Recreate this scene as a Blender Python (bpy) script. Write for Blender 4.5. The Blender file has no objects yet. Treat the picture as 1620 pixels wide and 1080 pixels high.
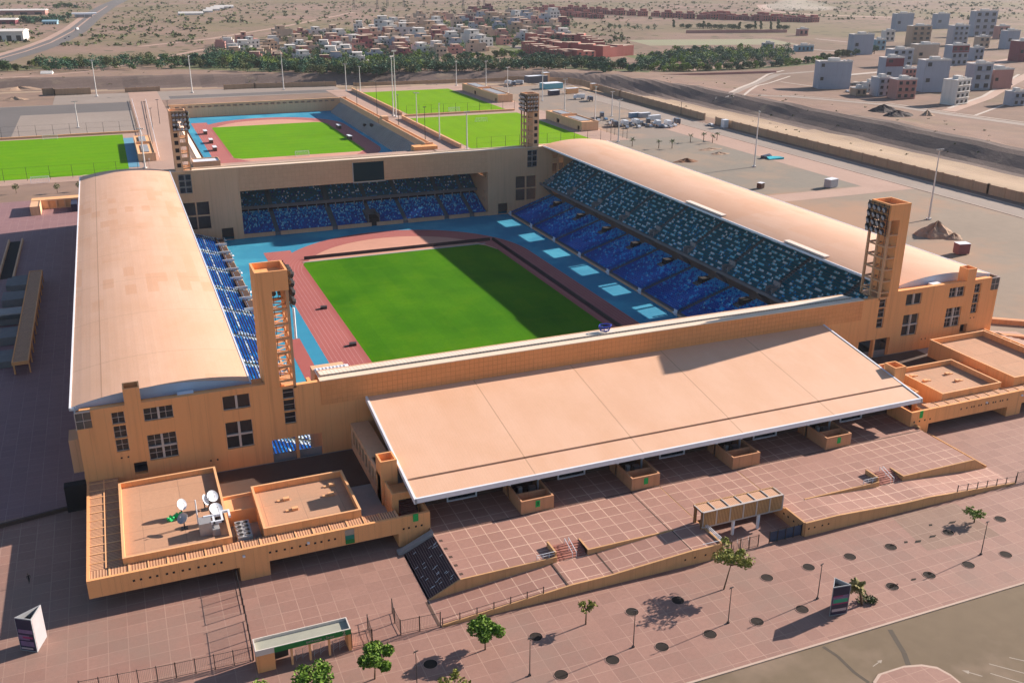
# sports stadium seen from the air: every surface procedural, all coordinates in metres (pitch level = 0, camera above the origin)
HAZE = .00004
import bpy, math, random
from mathutils import Matrix, Vector
random.seed(7)
R_ = math.radians
scene = bpy.context.scene
COL = scene.collection
G = 9.6            # ground level outside the sunken pitch (pitch = 0)
T = 12.0           # raised terrace
CX = 92.45         # stadium axis
# ------------------------------------------------------------------ camera
F, W_, H_ = 1534.07, 1620.0, 1080.0
YAW, PIT, ROL = R_(22.1669), R_(21.3107), R_(-0.2066)
fw = Vector((math.sin(YAW)*math.cos(PIT), math.cos(YAW)*math.cos(PIT), -math.sin(PIT)))
rt = Vector((math.cos(YAW), -math.sin(YAW), 0)); dn = fw.cross(rt)
rt2 = rt*math.cos(ROL)+dn*math.sin(ROL); dn2 = dn*math.cos(ROL)-rt*math.sin(ROL)
cam = bpy.data.cameras.new("camera"); co = bpy.data.objects.new("camera", cam); COL.objects.link(co)
co.matrix_world = Matrix(((rt2.x, -dn2.x, -fw.x, 0), (rt2.y, -dn2.y, -fw.y, 0), (rt2.z, -dn2.z, -fw.z, 100), (0, 0, 0, 1)))
cam.sensor_width = 36; cam.lens = 36*F/W_; cam.clip_start = 1; cam.clip_end = 12000
scene.camera = co
def at(u, v, z=G):
    """surveyed point of the photograph on the level z -> world x, y"""
    d = rt2*((u-810)/F)+dn2*((v-540)/F)+fw
    t = (z-100)/d.z
    return Vector((d.x*t, d.y*t, z))
# ------------------------------------------------------------------ materials
def _nt(name):
    m = bpy.data.materials.new(name); m.use_nodes = True
    nt = m.node_tree; b = nt.nodes["Principled BSDF"]
    return m, nt, b
def N(nt, t, **k):
    n = nt.nodes.new(t)
    for a, v in k.items(): setattr(n, a, v)
    return n
def L(nt, a, b): nt.links.new(a, b)
def rgb(c): return (c[0], c[1], c[2], 1)
def mth(nt, op, a, b=None, c=None):
    n = N(nt, "ShaderNodeMath", operation=op)
    for i, x in enumerate((a, b, c)):
        if x is None: continue
        if isinstance(x, (int, float)): n.inputs[i].default_value = x
        else: L(nt, x, n.inputs[i])
    return n.outputs[0]
def mixc(nt, f, a, b, blend='MIX'):
    n = N(nt, "ShaderNodeMix", data_type='RGBA', blend_type=blend)
    for i, x in ((0, f), (6, a), (7, b)):
        if isinstance(x, (int, float)): n.inputs[i].default_value = x
        elif isinstance(x, tuple): n.inputs[i].default_value = rgb(x)
        else: L(nt, x, n.inputs[i])
    return n.outputs[2]
def noise(nt, vec, scale, detail=4, rough=.55):
    n = N(nt, "ShaderNodeTexNoise"); n.inputs["Scale"].default_value = scale
    n.inputs["Detail"].default_value = detail; n.inputs["Roughness"].default_value = rough
    L(nt, vec, n.inputs["Vector"]); return n.outputs["Fac"]
def ramp(nt, f, lo, hi):
    n = N(nt, "ShaderNodeMapRange"); n.inputs["From Min"].default_value = lo; n.inputs["From Max"].default_value = hi
    L(nt, f, n.inputs["Value"]); return n.outputs["Result"]
def pos(nt):
    g = N(nt, "ShaderNodeNewGeometry"); return g.outputs["Position"]
def sep(nt, v):
    s = N(nt, "ShaderNodeSeparateXYZ"); L(nt, v, s.inputs[0]); return s.outputs
def stretch(nt, v, s):
    n = N(nt, "ShaderNodeVectorMath", operation='MULTIPLY'); L(nt, v, n.inputs[0]); n.inputs[1].default_value = s; return n.outputs[0]
def mat(name, c, c2=None, rough=.85, big=.05, fine=.9, streak=False, spec=.25, metal=0, bump=0, alt=None, altscale=.02, altlo=.5, althi=.62):
    """colour that wanders between c and c2 on a broad and a fine scale"""
    m, nt, b = _nt(name)
    if c2 is None: c2 = tuple(x*.8 for x in c)
    p = pos(nt)
    if streak: p2 = stretch(nt, p, (1, 1, .08))
    else: p2 = p
    f = mth(nt, 'ADD', mth(nt, 'MULTIPLY', noise(nt, p, big, 3), .6), mth(nt, 'MULTIPLY', noise(nt, p2, fine, 4), .4))
    col = mixc(nt, ramp(nt, f, .32, .68), c, c2)
    if streak:      # rain streaks and vertical construction joints
        stn = mth(nt, 'MULTIPLY', ramp(nt, noise(nt, stretch(nt, p, (1, 1, .04)), 1.3, 4, .6), .52, .78), .45)
        col = mixc(nt, stn, col, tuple(x*.62 for x in c2)); sx = sep(nt, p)
        j1, _ = gridlines(nt, sx[0], 2.77, .3, .07); j2, _ = gridlines(nt, sx[1], 2.77, .3, .07)
        g_ = N(nt, "ShaderNodeNewGeometry"); ns_ = sep(nt, g_.outputs["Normal"])
        jj = mth(nt, 'MAXIMUM', mth(nt, 'MULTIPLY', j1, mth(nt, 'GREATER_THAN', mth(nt, 'ABSOLUTE', ns_[1]), .7)), mth(nt, 'MULTIPLY', j2, mth(nt, 'GREATER_THAN', mth(nt, 'ABSOLUTE', ns_[0]), .7)))
        col = mixc(nt, mth(nt, 'MULTIPLY', jj, .35), col, tuple(x*.5 for x in c2))
    if alt:
        col = mixc(nt, ramp(nt, noise(nt, p, altscale, 5, .6), altlo, althi), col, alt)
    L(nt, col, b.inputs["Base Color"])
    b.inputs["Roughness"].default_value = rough; b.inputs["Specular IOR Level"].default_value = spec; b.inputs["Metallic"].default_value = metal
    if bump:
        bp = N(nt, "ShaderNodeBump"); bp.inputs["Strength"].default_value = bump; bp.inputs["Distance"].default_value = .3
        L(nt, noise(nt, p, fine*2, 4), bp.inputs["Height"]); L(nt, bp.outputs[0], b.inputs["Normal"])
    return m
def gridlines(nt, axis_out, size, off, w):
    """1 on the joint lines of a regular division along one axis"""
    a = mth(nt, 'DIVIDE', mth(nt, 'SUBTRACT', axis_out, off), size)
    fr = mth(nt, 'FRACT', a)
    d = mth(nt, 'MINIMUM', fr, mth(nt, 'SUBTRACT', 1.0, fr))
    return mth(nt, 'LESS_THAN', d, w/size/2), mth(nt, 'FLOOR', a)
def cellrand(nt, a, b):
    cb = N(nt, "ShaderNodeCombineXYZ"); L(nt, a, cb.inputs[0]); L(nt, b, cb.inputs[1])
    wn = N(nt, "ShaderNodeTexWhiteNoise", noise_dimensions='3D'); L(nt, cb.outputs[0], wn.inputs["Vector"])
    return wn.outputs["Value"]
def tilemat(name, size, ox, oy, c, c2, line, lw, rough=.75, axes=(0, 1), linefade=.75, dirt=None):
    m, nt, b = _nt(name); p = pos(nt); s = sep(nt, p)
    sx, sy = size if isinstance(size, tuple) else (size, size)
    lx, ix = gridlines(nt, s[axes[0]], sx, ox, lw); ly, iy = gridlines(nt, s[axes[1]], sy, oy, lw)
    ln = mth(nt, 'MAXIMUM', lx, ly)
    r = cellrand(nt, ix, iy)
    f = mth(nt, 'ADD', mth(nt, 'MULTIPLY', r, .45), mth(nt, 'MULTIPLY', noise(nt, p, .05, 4), .75))
    col = mixc(nt, ramp(nt, f, .25, .95), c, c2)
    col = mixc(nt, mth(nt, 'MULTIPLY', ramp(nt, noise(nt, p, 1.7, 5, .65), .35, .8), .35), col, tuple(x*.7 for x in c2))
    worn = mth(nt, 'MULTIPLY', ln, mth(nt, 'MULTIPLY', ramp(nt, noise(nt, p, .09, 3), .25, .6), linefade))
    col = mixc(nt, worn, col, line)
    if dirt: col = mixc(nt, mth(nt, 'MULTIPLY', ramp(nt, noise(nt, p, .05, 6, .65), .5, .72), .75), col, dirt)
    L(nt, col, b.inputs["Base Color"]); b.inputs["Roughness"].default_value = rough; b.inputs["Specular IOR Level"].default_value = .25
    return m
M = {}
M['stucco'] = mat('orange_render', (.82, .40, .172), (.75, .355, .148), .9, .03, .35, True, .15)
M['stucco_top'] = mat('pale_render', (.78, .43, .22), (.68, .36, .17), .9, .05, .6)
M['stucco_far'] = mat('tan_render', (.70, .425, .255), (.63, .375, .22), .9, .05, .4, True)
M['roofdeck'] = tilemat('screed_roof', 6.3, 2.1, 1.2, (.52, .30, .19), (.46, .26, .16), (.22, .13, .09), .12, .9, linefade=.6, dirt=(.36, .25, .17))
M['white'] = mat('white_metal', (.74, .76, .80), (.66, .69, .74), .45, .1, 1, spec=.4)
M['fascia'] = mat('blue_grey_sheet', (.50, .60, .74), (.44, .54, .68), .4, .1, .6, spec=.45)
M['concrete'] = mat('concrete', (.34, .32, .31), (.26, .25, .24), .9, .08, .8)
M['concrete_d'] = mat('weathered_concrete', (.20, .19, .19), (.15, .145, .145), .9, .1, .8)
M['glass'] = mat('dark_glass', (.016, .022, .028), (.026, .034, .042), .25, .2, 1, spec=.35)
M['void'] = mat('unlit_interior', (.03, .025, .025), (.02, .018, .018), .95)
M['frame'] = mat('grey_frame', (.52, .46, .42), (.44, .39, .36), .6)
M['steel_d'] = mat('dark_steel', (.05, .045, .045), (.035, .03, .03), .5, spec=.4)
M['steel'] = mat('galvanised_steel', (.42, .41, .41), (.34, .33, .33), .45, .5, 3, spec=.5, metal=.3)
M['tower_bar'] = mat('tan_painted_steel', (.55, .33, .19), (.48, .28, .15), .6)
M['plaza'] = tilemat('plaza_paving', 2.667, 42.85, 132.0, (.34, .195, .153), (.262, .147, .117), (.46, .305, .24), .11, .7, linefade=.65, dirt=(.25, .175, .14))
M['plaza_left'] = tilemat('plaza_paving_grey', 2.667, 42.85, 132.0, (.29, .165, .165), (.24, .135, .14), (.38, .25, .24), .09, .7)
M['terrace'] = tilemat('terrace_paving', 2.667, 42.85, 132.0, (.385, .212, .165), (.30, .162, .126), (.60, .405, .31), .15, .7, linefade=1.0)
M['track'] = None
M['rubber_b'] = mat('blue_rubber', (.030, .25, .39), (.022, .21, .345), .85, .04, .3, alt=(.05, .33, .46), altscale=.03)
M['rubber_r'] = mat('red_rubber', (.37, .10, .088), (.32, .085, .078), .85, .04, .3)
M['dzone'] = mat('pale_rubber', (.58, .30, .22), (.50, .26, .19), .85, .05, .4)
def lawnmat(name, a, b, axis, w, k=.5, dry=None):
    m, nt, bs = _nt(name); p = pos(nt); s = sep(nt, p)
    fr = mth(nt, 'FRACT', mth(nt, 'DIVIDE', s[axis], w*2))
    st = mth(nt, 'MULTIPLY', mth(nt, 'GREATER_THAN', fr, .5), k)
    f = mth(nt, 'ADD', st, mth(nt, 'MULTIPLY', ramp(nt, noise(nt, p, .045, 4), .3, .7), 1-k))
    col = mixc(nt, f, a, b)
    col = mixc(nt, mth(nt, 'MULTIPLY', ramp(nt, noise(nt, p, 1.3, 4, .7), .4, .75), .35), col, tuple(x*.65 for x in a)); col = mixc(nt, mth(nt, 'MULTIPLY', ramp(nt, noise(nt, p, .11, 5, .65), .5, .75), .35), col, (b[0]*1.5, b[1]*1.02, b[2]))
    if dry: col = mixc(nt, mth(nt, 'MULTIPLY', ramp(nt, noise(nt, p, .02, 4), .5, .7), .5), col, dry)
    L(nt, col, bs.inputs["Base Color"]); bs.inputs["Roughness"].default_value = .9; bs.inputs["Specular IOR Level"].default_value = .04
    return m
M['lawn'] = lawnmat('stadium_turf', (.030, .136, .001), (.070, .205, .002), 0, 5.7, .14)
M['lawn2'] = lawnmat('training_turf', (.10, .265, .002), (.125, .305, .003), 1, 4.5, .3)
M['lawn3'] = lawnmat('bright_turf', (.165, .33, .003), (.14, .295, .003), 0, 6, .3)
M['dirt'] = None
M['asphalt'] = mat('worn_asphalt', (.185, .138, .09), (.145, .108, .07), .9, .06, .5, alt=(.24, .175, .125), altscale=.045, altlo=.46, althi=.6)
M['asph_d'] = mat('grey_asphalt', (.15, .135, .13), (.125, .115, .11), .9, .03, .4)
M['asph_l'] = mat('pale_asphalt', (.30, .25, .215), (.25, .205, .175), .9, .03, .4)
M['lotdirt'] = mat('beaten_earth_lot', (.27, .215, .165), (.22, .175, .135), .95, .02, .3, alt=(.33, .205, .135), altscale=.014, altlo=.48, althi=.6)
M['path'] = mat('pinkish_paving', (.42, .285, .225), (.36, .24, .19), .85, .05, .8)
M['kerb'] = mat('kerb_stone', (.50, .38, .31), (.42, .31, .25), .85)
M['paint'] = mat('worn_white_paint', (.40, .345, .285), (.29, .245, .20), .8, .3, 2)
M['green'] = mat('green_sign', (.02, .20, .05), (.018, .17, .042), .5, .4, 2)
M['green2'] = mat('bright_green', (.02, .42, .10), (.02, .35, .08), .6)
M['black'] = mat('black_soil', (.018, .014, .012), (.03, .022, .018), .95)
M['navy'] = mat('navy_panel', (.02, .022, .05), (.03, .028, .06), .4, .4, 2)
M['screen'] = mat('switched_off_screen', (.004, .022, .032), (.005, .026, .036), .35)
M['teal'] = mat('teal_rail', (.05, .20, .26), (.04, .16, .22), .6)
M['trunk'] = mat('bark', (.12, .075, .045), (.08, .05, .03), .95, .5, 4)
M['rock'] = mat('spoil_earth', (.40, .28, .20), (.28, .19, .135), .95, .3, 1, bump=.6)
# ------------------------------------------------------------------ mesh building
class MB:
    def __init__(s): s.v = []; s.f = []; s.m = []
    def face(s, pts, m=0):
        n = len(s.v); s.v += [tuple(p) for p in pts]; s.f.append(tuple(range(n, n+len(pts)))); s.m.append(m)
    def box(s, x0, x1, y0, y1, z0, z1, m=0, skip=''):
        n = len(s.v)
        s.v += [(x0, y0, z0), (x1, y0, z0), (x1, y1, z0), (x0, y1, z0), (x0, y0, z1), (x1, y0, z1), (x1, y1, z1), (x0, y1, z1)]
        for k, q in (('b', (0, 3, 2, 1)), ('t', (4, 5, 6, 7)), ('f', (0, 1, 5, 4)), ('r', (1, 2, 6, 5)), ('k', (2, 3, 7, 6)), ('l', (3, 0, 4, 7))):
            if k not in skip: s.f.append(tuple(n+i for i in q)); s.m.append(m)
    def prism(s, poly, z0, z1, m=0):
        """poly counter-clockwise in plan; z1 may be a list of heights"""
        n = len(poly); zb = z0 if isinstance(z0, (list, tuple)) else [z0]*n; zt = z1 if isinstance(z1, (list, tuple)) else [z1]*n
        b = [(p[0], p[1], zb[i]) for i, p in enumerate(poly)]; t = [(p[0], p[1], zt[i]) for i, p in enumerate(poly)]
        s.face(t, m); s.face(b[::-1], m)
        for i in range(n):
            j = (i+1) % n; s.face((b[i], b[j], t[j], t[i]), m)
    def profx(s, prof, x0, x1, m=0):
        """(y,z) outline, seen from +x counter-clockwise, drawn out along x"""
        n = len(prof); a = [(x0, p[0], p[1]) for p in prof]; b = [(x1, p[0], p[1]) for p in prof]
        s.face(b, m); s.face(a[::-1], m)
        for i in range(n):
            j = (i+1) % n; s.face((a[i], a[j], b[j], b[i]), m)
    def profy(s, prof, y0, y1, m=0):
        n = len(prof); a = [(p[0], y0, p[1]) for p in prof]; b = [(p[0], y1, p[1]) for p in prof]
        s.face(a, m); s.face(b[::-1], m)
        for i in range(n):
            j = (i+1) % n; s.face((a[j], a[i], b[i], b[j]), m)
    def bar(s, p, q, r, m=0, n=4, r2=None):
        p = Vector(p); q = Vector(q); d = q-p
        if d.length < 1e-6: return
        d.normalize(); u = d.cross(Vector((0, 0, 1)) if abs(d.z) < .95 else Vector((1, 0, 0))).normalized(); w = d.cross(u)
        r2 = r if r2 is None else r2; k = len(s.v)
        for c, rr in ((p, r), (q, r2)):
            for i in range(n):
                a = 2*math.pi*(i+.5)/n; s.v.append(tuple(c+u*(rr*math.cos(a))+w*(rr*math.sin(a))))
        for i in range(n):
            j = (i+1) % n; s.f.append((k+i, k+j, k+n+j, k+n+i)); s.m.append(m)
        s.f.append(tuple(k+i for i in range(n))[::-1]); s.m.append(m); s.f.append(tuple(k+n+i for i in range(n))); s.m.append(m)
    def wall(s, a0, a1, z0, z1, y, th, holes, m=0, axis='x', mr=None, topf=None):
        """upright wall along x (axis x, face at y) or along y (face at x=y) with openings (a0,a1,z0,z1)"""
        mr = m if mr is None else mr
        A = sorted({a0, a1, *[h[0] for h in holes], *[h[1] for h in holes]}); Z = sorted({z0, z1, *[h[2] for h in holes], *[h[3] for h in holes]})
        A = [a for a in A if a0 <= a <= a1]; Z = [z for z in Z if z0 <= z <= z1]
        def solid(i, j):
            if i < 0 or j < 0 or i >= len(A)-1 or j >= len(Z)-1: return False
            ca = (A[i]+A[i+1])/2; cz = (Z[j]+Z[j+1])/2
            return not any(h[0] < ca < h[1] and h[2] < cz < h[3] for h in holes)
        def P(a, d, z): return (a, y+d, z) if axis == 'x' else (y+d, a, z)
        fl = axis != 'x'
        def add(q, mm): s.face(q[::-1] if fl else q, mm)
        for i in range(len(A)-1):
            for j in range(len(Z)-1):
                if not solid(i, j): continue
                p, q, u, w = A[i], A[i+1], Z[j], Z[j+1]
                add([P(p, 0, u), P(q, 0, u), P(q, 0, w), P(p, 0, w)], m)
                add([P(q, th, u), P(p, th, u), P(p, th, w), P(q, th, w)], m)
                if not solid(i-1, j): add([P(p, th, u), P(p, 0, u), P(p, 0, w), P(p, th, w)], mr)
                if not solid(i+1, j): add([P(q, 0, u), P(q, th, u), P(q, th, w), P(q, 0, w)], mr)
                if not solid(i, j-1): add([P(p, th, u), P(q, th, u), P(q, 0, u), P(p, 0, u)], mr)
                if not solid(i, j+1): add([P(p, 0, w), P(q, 0, w), P(q, th, w), P(p, th, w)], mr)
    def mirror(s, cx):
        o = MB(); o.v = [(2*cx-x, y, z) for x, y, z in s.v]; o.f = [tuple(reversed(f)) for f in s.f]; o.m = list(s.m); return o
    def mirror_y(s, cy):
        o = MB(); o.v = [(x, 2*cy-y, z) for x, y, z in s.v]; o.f = [tuple(reversed(f)) for f in s.f]; o.m = list(s.m); return o
    def moved(s, dx, dy, dz):
        o = MB(); o.v = [(x+dx, y+dy, z+dz) for x, y, z in s.v]; o.f = list(s.f); o.m = list(s.m); return o
    def add(s, o):
        n = len(s.v); s.v += o.v; s.f += [tuple(i+n for i in f) for f in o.f]; s.m += o.m
    def mesh(s, name, mats, base=(0, 0, 0), smooth=False):
        me = bpy.data.meshes.new(name)
        b = base
        me.from_pydata([(x-b[0], y-b[1], z-b[2]) for x, y, z in s.v], [], s.f)
        for k in (mats if isinstance(mats, (list, tuple)) else [mats]): me.materials.append(M[k] if isinstance(k, str) else k)
        me.polygons.foreach_set('material_index', s.m)
        if smooth: me.polygons.foreach_set('use_smooth', [True]*len(s.f))
        me.update(); return me
def wl(o):
    p = Vector(o.location)
    while o.parent: o = o.parent; p = p+Vector(o.location)
    return p
def tag(o, label=None, cat=None, group=None, kind=None):
    for k, v in (('label', label), ('category', cat), ('group', group), ('kind', kind)):
        if v: o[k] = v
    return o
def thing(name, label, cat, loc=(0, 0, 0), group=None, rz=0):
    o = bpy.data.objects.new(name, None); COL.objects.link(o); o.location = loc; o.rotation_euler = (0, 0, rz); o.empty_display_size = .5
    return tag(o, label, cat, group)
def part(name, mb, mats, parent, label=None, smooth=False, local=False, kind=None):
    """a mesh under its thing; geometry is given in world coordinates unless local"""
    b = (0, 0, 0) if local else wl(parent)
    o = bpy.data.objects.new(name, mb.mesh(name, mats, b, smooth)); COL.objects.link(o); o.parent = parent
    return tag(o, label, kind=kind)
def solo(name, mb, mats, label, cat, base, group=None, smooth=False, kind=None):
    o = bpy.data.objects.new(name, mb.mesh(name, mats, base, smooth)); COL.objects.link(o); o.location = base
    return tag(o, label, cat, group, kind)
def struct(name, mb, mats, smooth=False):
    o = bpy.data.objects.new(name, mb.mesh(name, mats, (0, 0, 0), smooth)); COL.objects.link(o); o['kind'] = 'structure'; return o
def kids(o): return list(o.children)
def dup(root, loc, rz=None, label=None, sc=None, group=None, parent=None):
    c = root.copy(); COL.objects.link(c)
    if parent is not None: c.parent = parent
    if loc is not None: c.location = loc
    if rz is not None: c.rotation_euler = (0, 0, rz)
    if sc is not None: c.scale = sc if isinstance(sc, (tuple, list)) else (sc, sc, sc)
    if label: c['label'] = label
    if group: c['group'] = group
    for k in kids(root): dup(k, None, parent=c)
    return c
def sheet(x0, x1, y0, y1, z):
    m = MB(); m.face([(x0, y0, z), (x1, y0, z), (x1, y1, z), (x0, y1, z)]); return m
ORD = ['first', 'second', 'third', 'fourth', 'fifth', 'sixth', 'seventh', 'eighth', 'ninth', 'tenth', 'eleventh', 'twelfth', 'thirteenth', 'fourteenth', 'fifteenth', 'sixteenth',
       'seventeenth', 'eighteenth', 'nineteenth', 'twentieth', 'twenty-first', 'twenty-second', 'twenty-third', 'twenty-fourth', 'twenty-fifth', 'twenty-sixth']
def leafmat(name, c, c2):
    m, nt, b = _nt(name); g = N(nt, "ShaderNodeNewGeometry"); 
    f = mth(nt, 'ADD', mth(nt, 'MULTIPLY', g.outputs["Random Per Island"], .7), mth(nt, 'MULTIPLY', noise(nt, g.outputs["Position"], .35, 3), .5))
    L(nt, mixc(nt, ramp(nt, f, .15, .95), c, c2), b.inputs["Base Color"]); b.inputs["Roughness"].default_value = .7; b.inputs["Specular IOR Level"].default_value = .2
    return m

def slatmat(name, axis, c, dark, pitch, ratio):
    m, nt, b = _nt(name); p = pos(nt); s = sep(nt, p)
    fr = mth(nt, 'FRACT', mth(nt, 'DIVIDE', s[axis], pitch)); gap = mth(nt, 'LESS_THAN', fr, ratio)
    col = mixc(nt, ramp(nt, noise(nt, p, .7, 4), .3, .7), c, tuple(q*.82 for q in c)); col = mixc(nt, gap, col, dark)
    L(nt, col, b.inputs["Base Color"]); b.inputs["Roughness"].default_value = .8; return m

def ribmat():
    m, nt, b = _nt('pale_ribbed_sheet'); p = pos(nt); s = sep(nt, p)
    ln, _ = gridlines(nt, s[0], .75, 0, .22)
    c = mixc(nt, ramp(nt, noise(nt, p, .2, 4), .3, .7), (.76, .66, .54), (.68, .57, .45)); c = mixc(nt, mth(nt, 'MULTIPLY', ln, .45), c, (.42, .34, .27))
    L(nt, c, b.inputs["Base Color"]); b.inputs["Roughness"].default_value = .6; return m

def roofmat(name, lines_x, ystep, yoff, patch):
    m, nt, b = _nt(name); p = pos(nt); s = sep(nt, p)
    base = mixc(nt, ramp(nt, noise(nt, stretch(nt, p, (1, .12, 1)), .16, 5, .6), .3, .7), (.70, .445, .308), (.655, .395, .262))
    base = mixc(nt, mth(nt, 'MULTIPLY', ramp(nt, noise(nt, stretch(nt, p, (.5, .3, 1)), .22, 6, .7), .42, .75), .65), base, (.60, .345, .205))
    _, ix = gridlines(nt, s[0], 2.4, 0, .1); _, iy = gridlines(nt, s[1], 7.5, 1.0, .1)
    rr = cellrand(nt, ix, iy); zone = ramp(nt, noise(nt, p, .02, 3), .44, .60)
    pm = mth(nt, 'MULTIPLY', mth(nt, 'GREATER_THAN', rr, .66), mth(nt, 'MULTIPLY', zone, patch))
    base = mixc(nt, pm, base, (.60, .315, .175))
    _, i2 = gridlines(nt, s[0], 7.2, 2, .1); _, j2 = gridlines(nt, s[1], 18, 5, .1)
    pm = mth(nt, 'MULTIPLY', mth(nt, 'GREATER_THAN', cellrand(nt, i2, j2), .62), mth(nt, 'MULTIPLY', ramp(nt, noise(nt, p, .012, 2), .45, .62), patch))
    base = mixc(nt, pm, base, (.645, .335, .185))
    ln, _ = gridlines(nt, s[1], ystep, yoff, .16)
    for lx in lines_x:
        ln = mth(nt, 'MAXIMUM', ln, mth(nt, 'LESS_THAN', mth(nt, 'ABSOLUTE', mth(nt, 'SUBTRACT', s[0], lx)), .11))
    seam, _ = gridlines(nt, s[0], .6, 0, .05)
    base = mixc(nt, mth(nt, 'MULTIPLY', seam, .2), base, (.42, .25, .15))
    base = mixc(nt, mth(nt, 'MULTIPLY', ln, .55), base, (.30, .17, .10))
    L(nt, base, b.inputs["Base Color"]); b.inputs["Roughness"].default_value = .55; b.inputs["Specular IOR Level"].default_value = .3
    return m

M['skylight'] = mat('translucent_sheet', (.80, .68, .58), (.76, .62, .52), .5)
M['dugout'] = mat('brown_panel', (.10, .06, .045), (.08, .05, .04), .8)
M['concrete_s'] = mat('step_concrete', (.13, .17, .18), (.11, .14, .15), .9)
M['roof_l'] = roofmat('peach_roof_left', [-8.2], 25.5, 8, .55)
M['roof_r'] = roofmat('peach_roof_right', [], 400, 8, .3)
M['cladding'] = tilemat('panel_cladding', (.98, .98), 29.3, 27.5, (.76, .335, .135), (.70, .30, .115), (.42, .16, .065), .07, .85, axes=(0, 2), linefade=.9)
M['cladding_far'] = tilemat('panel_cladding_far', (1.6, 1.6), 29.3, 27.5, (.68, .40, .235), (.62, .36, .21), (.5, .275, .155), .09, .85, axes=(0, 2), linefade=.9)
M['cglass'] = mat('corner_glass', (.07, .085, .085), (.05, .06, .065), .15, .4, 2, spec=.6)
M['cream'] = mat('cream_coping', (.74, .60, .46), (.68, .54, .41), .7, .1, 1)
M['ribbed'] = ribmat()
M['lens'] = mat('lamp_glass', (.42, .44, .46), (.30, .32, .34), .15, 1, 4, spec=.7)
M['canopy'] = roofmat('peach_canopy', [59.5, 80.7, 102.0, 123.2], 900, 0, 0)
M['kiosk'] = mat('tan_render', (.56, .29, .155), (.51, .255, .135), .9, .1, .5, True)
M['stucco_w'] = mat('ochre_wall', (.60, .345, .165), (.52, .29, .135), .9, .06, .5, True, alt=(.44, .26, .13), altscale=.08, altlo=.55, althi=.7)
M['stucco_w2'] = M['stucco_w']
M['step_red'] = mat('red_brown_steps', (.33, .14, .11), (.28, .12, .09), .8)
M['stair_dark'] = mat('dark_stair_stone', (.115, .066, .058), (.095, .054, .05), .8, .4, 2)
M['stair_nosing'] = mat('stair_nosing', (.30, .20, .20), (.26, .17, .17), .8)
M['slat_v'] = slatmat('timber_slats', 0, (.56, .31, .13), (.20, .10, .04), .3, .35)
M['slat_t'] = slatmat('timber_slats_top', 0, (.58, .33, .20), (.36, .19, .11), .35, .3)
M['slat_x'] = slatmat('roof_slats', 0, (.66, .36, .20), (.24, .10, .05), .42, .40)
M['slat_y'] = slatmat('roof_slats_side', 1, (.66, .36, .20), (.24, .10, .05), .42, .42)
M['teal_sign'] = mat('teal_sign', (.02, .22, .16), (.02, .18, .13), .5)
M['green3'] = mat('bright_green_sheet', (.03, .55, .16), (.02, .42, .12), .6)
M['leaf_g'] = leafmat('fresh_leaves', (.075, .16, .018), (.15, .24, .03))
M['leaf_y'] = leafmat('yellow_green_leaves', (.13, .15, .025), (.24, .24, .05))
M['leaf_d'] = leafmat('dark_leaves', (.028, .065, .022), (.06, .11, .035))
M['leaf_o'] = leafmat('olive_leaves', (.06, .085, .03), (.115, .13, .05))
M['leaf_p'] = leafmat('dry_fronds', (.12, .11, .03), (.22, .19, .06))
M['leaf_t'] = leafmat('blue_green_leaves', (.022, .075, .045), (.045, .12, .065))
M['leaf_l'] = leafmat('light_leaves', (.12, .19, .03), (.20, .26, .05))
M['pillar'] = mat('grey_pillar', (.36, .37, .38), (.30, .31, .32), .5)
M['mauve'] = mat('mauve_print', (.20, .13, .24), (.14, .09, .17), .5, .5, 2)
M['magenta'] = mat('magenta_print', (.30, .03, .12), (.25, .03, .1), .5)
M['emerald'] = mat('emerald_print', (.03, .34, .20), (.03, .28, .16), .5)
M['pinkish'] = mat('pale_print', (.36, .34, .36), (.42, .31, .32), .5, .6, 2)
M['mast'] = mat('white_painted_mast', (.62, .60, .58), (.55, .53, .51), .5)
M['stucco_b'] = mat('boundary_render', (.43, .29, .19), (.36, .235, .15), .95, .05, .5, True)
M['v_tq'] = mat('turquoise_sheet', (.16, .42, .50), (.13, .36, .44), .5)
M['v_mar'] = mat('maroon_sheet', (.22, .09, .10), (.18, .07, .08), .6)
M['v_tarp'] = mat('turquoise_tarp', (.03, .42, .50), (.03, .34, .42), .5)
M['asph_h'] = mat('dark_spoil', (.05, .045, .05), (.08, .065, .06), .95, .2, 1)
M['rust'] = mat('rusty_scrap', (.25, .12, .06), (.15, .08, .05), .9, .5, 2)
M['h_tq'] = mat('house_bluish', (.22, .36, .44), (.18, .30, .37), .8)
M['white_warm'] = mat('warm_white_metal', (.66, .60, .54), (.58, .52, .46), .6, .3, 2)
M['gate_roof'] = mat('grey_green_roof', (.36, .36, .29), (.30, .30, .25), .8, .2, 1)
M['pit_rim'] = mat('pit_rim', (.42, .26, .21), (.36, .22, .18), .9)

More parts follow.
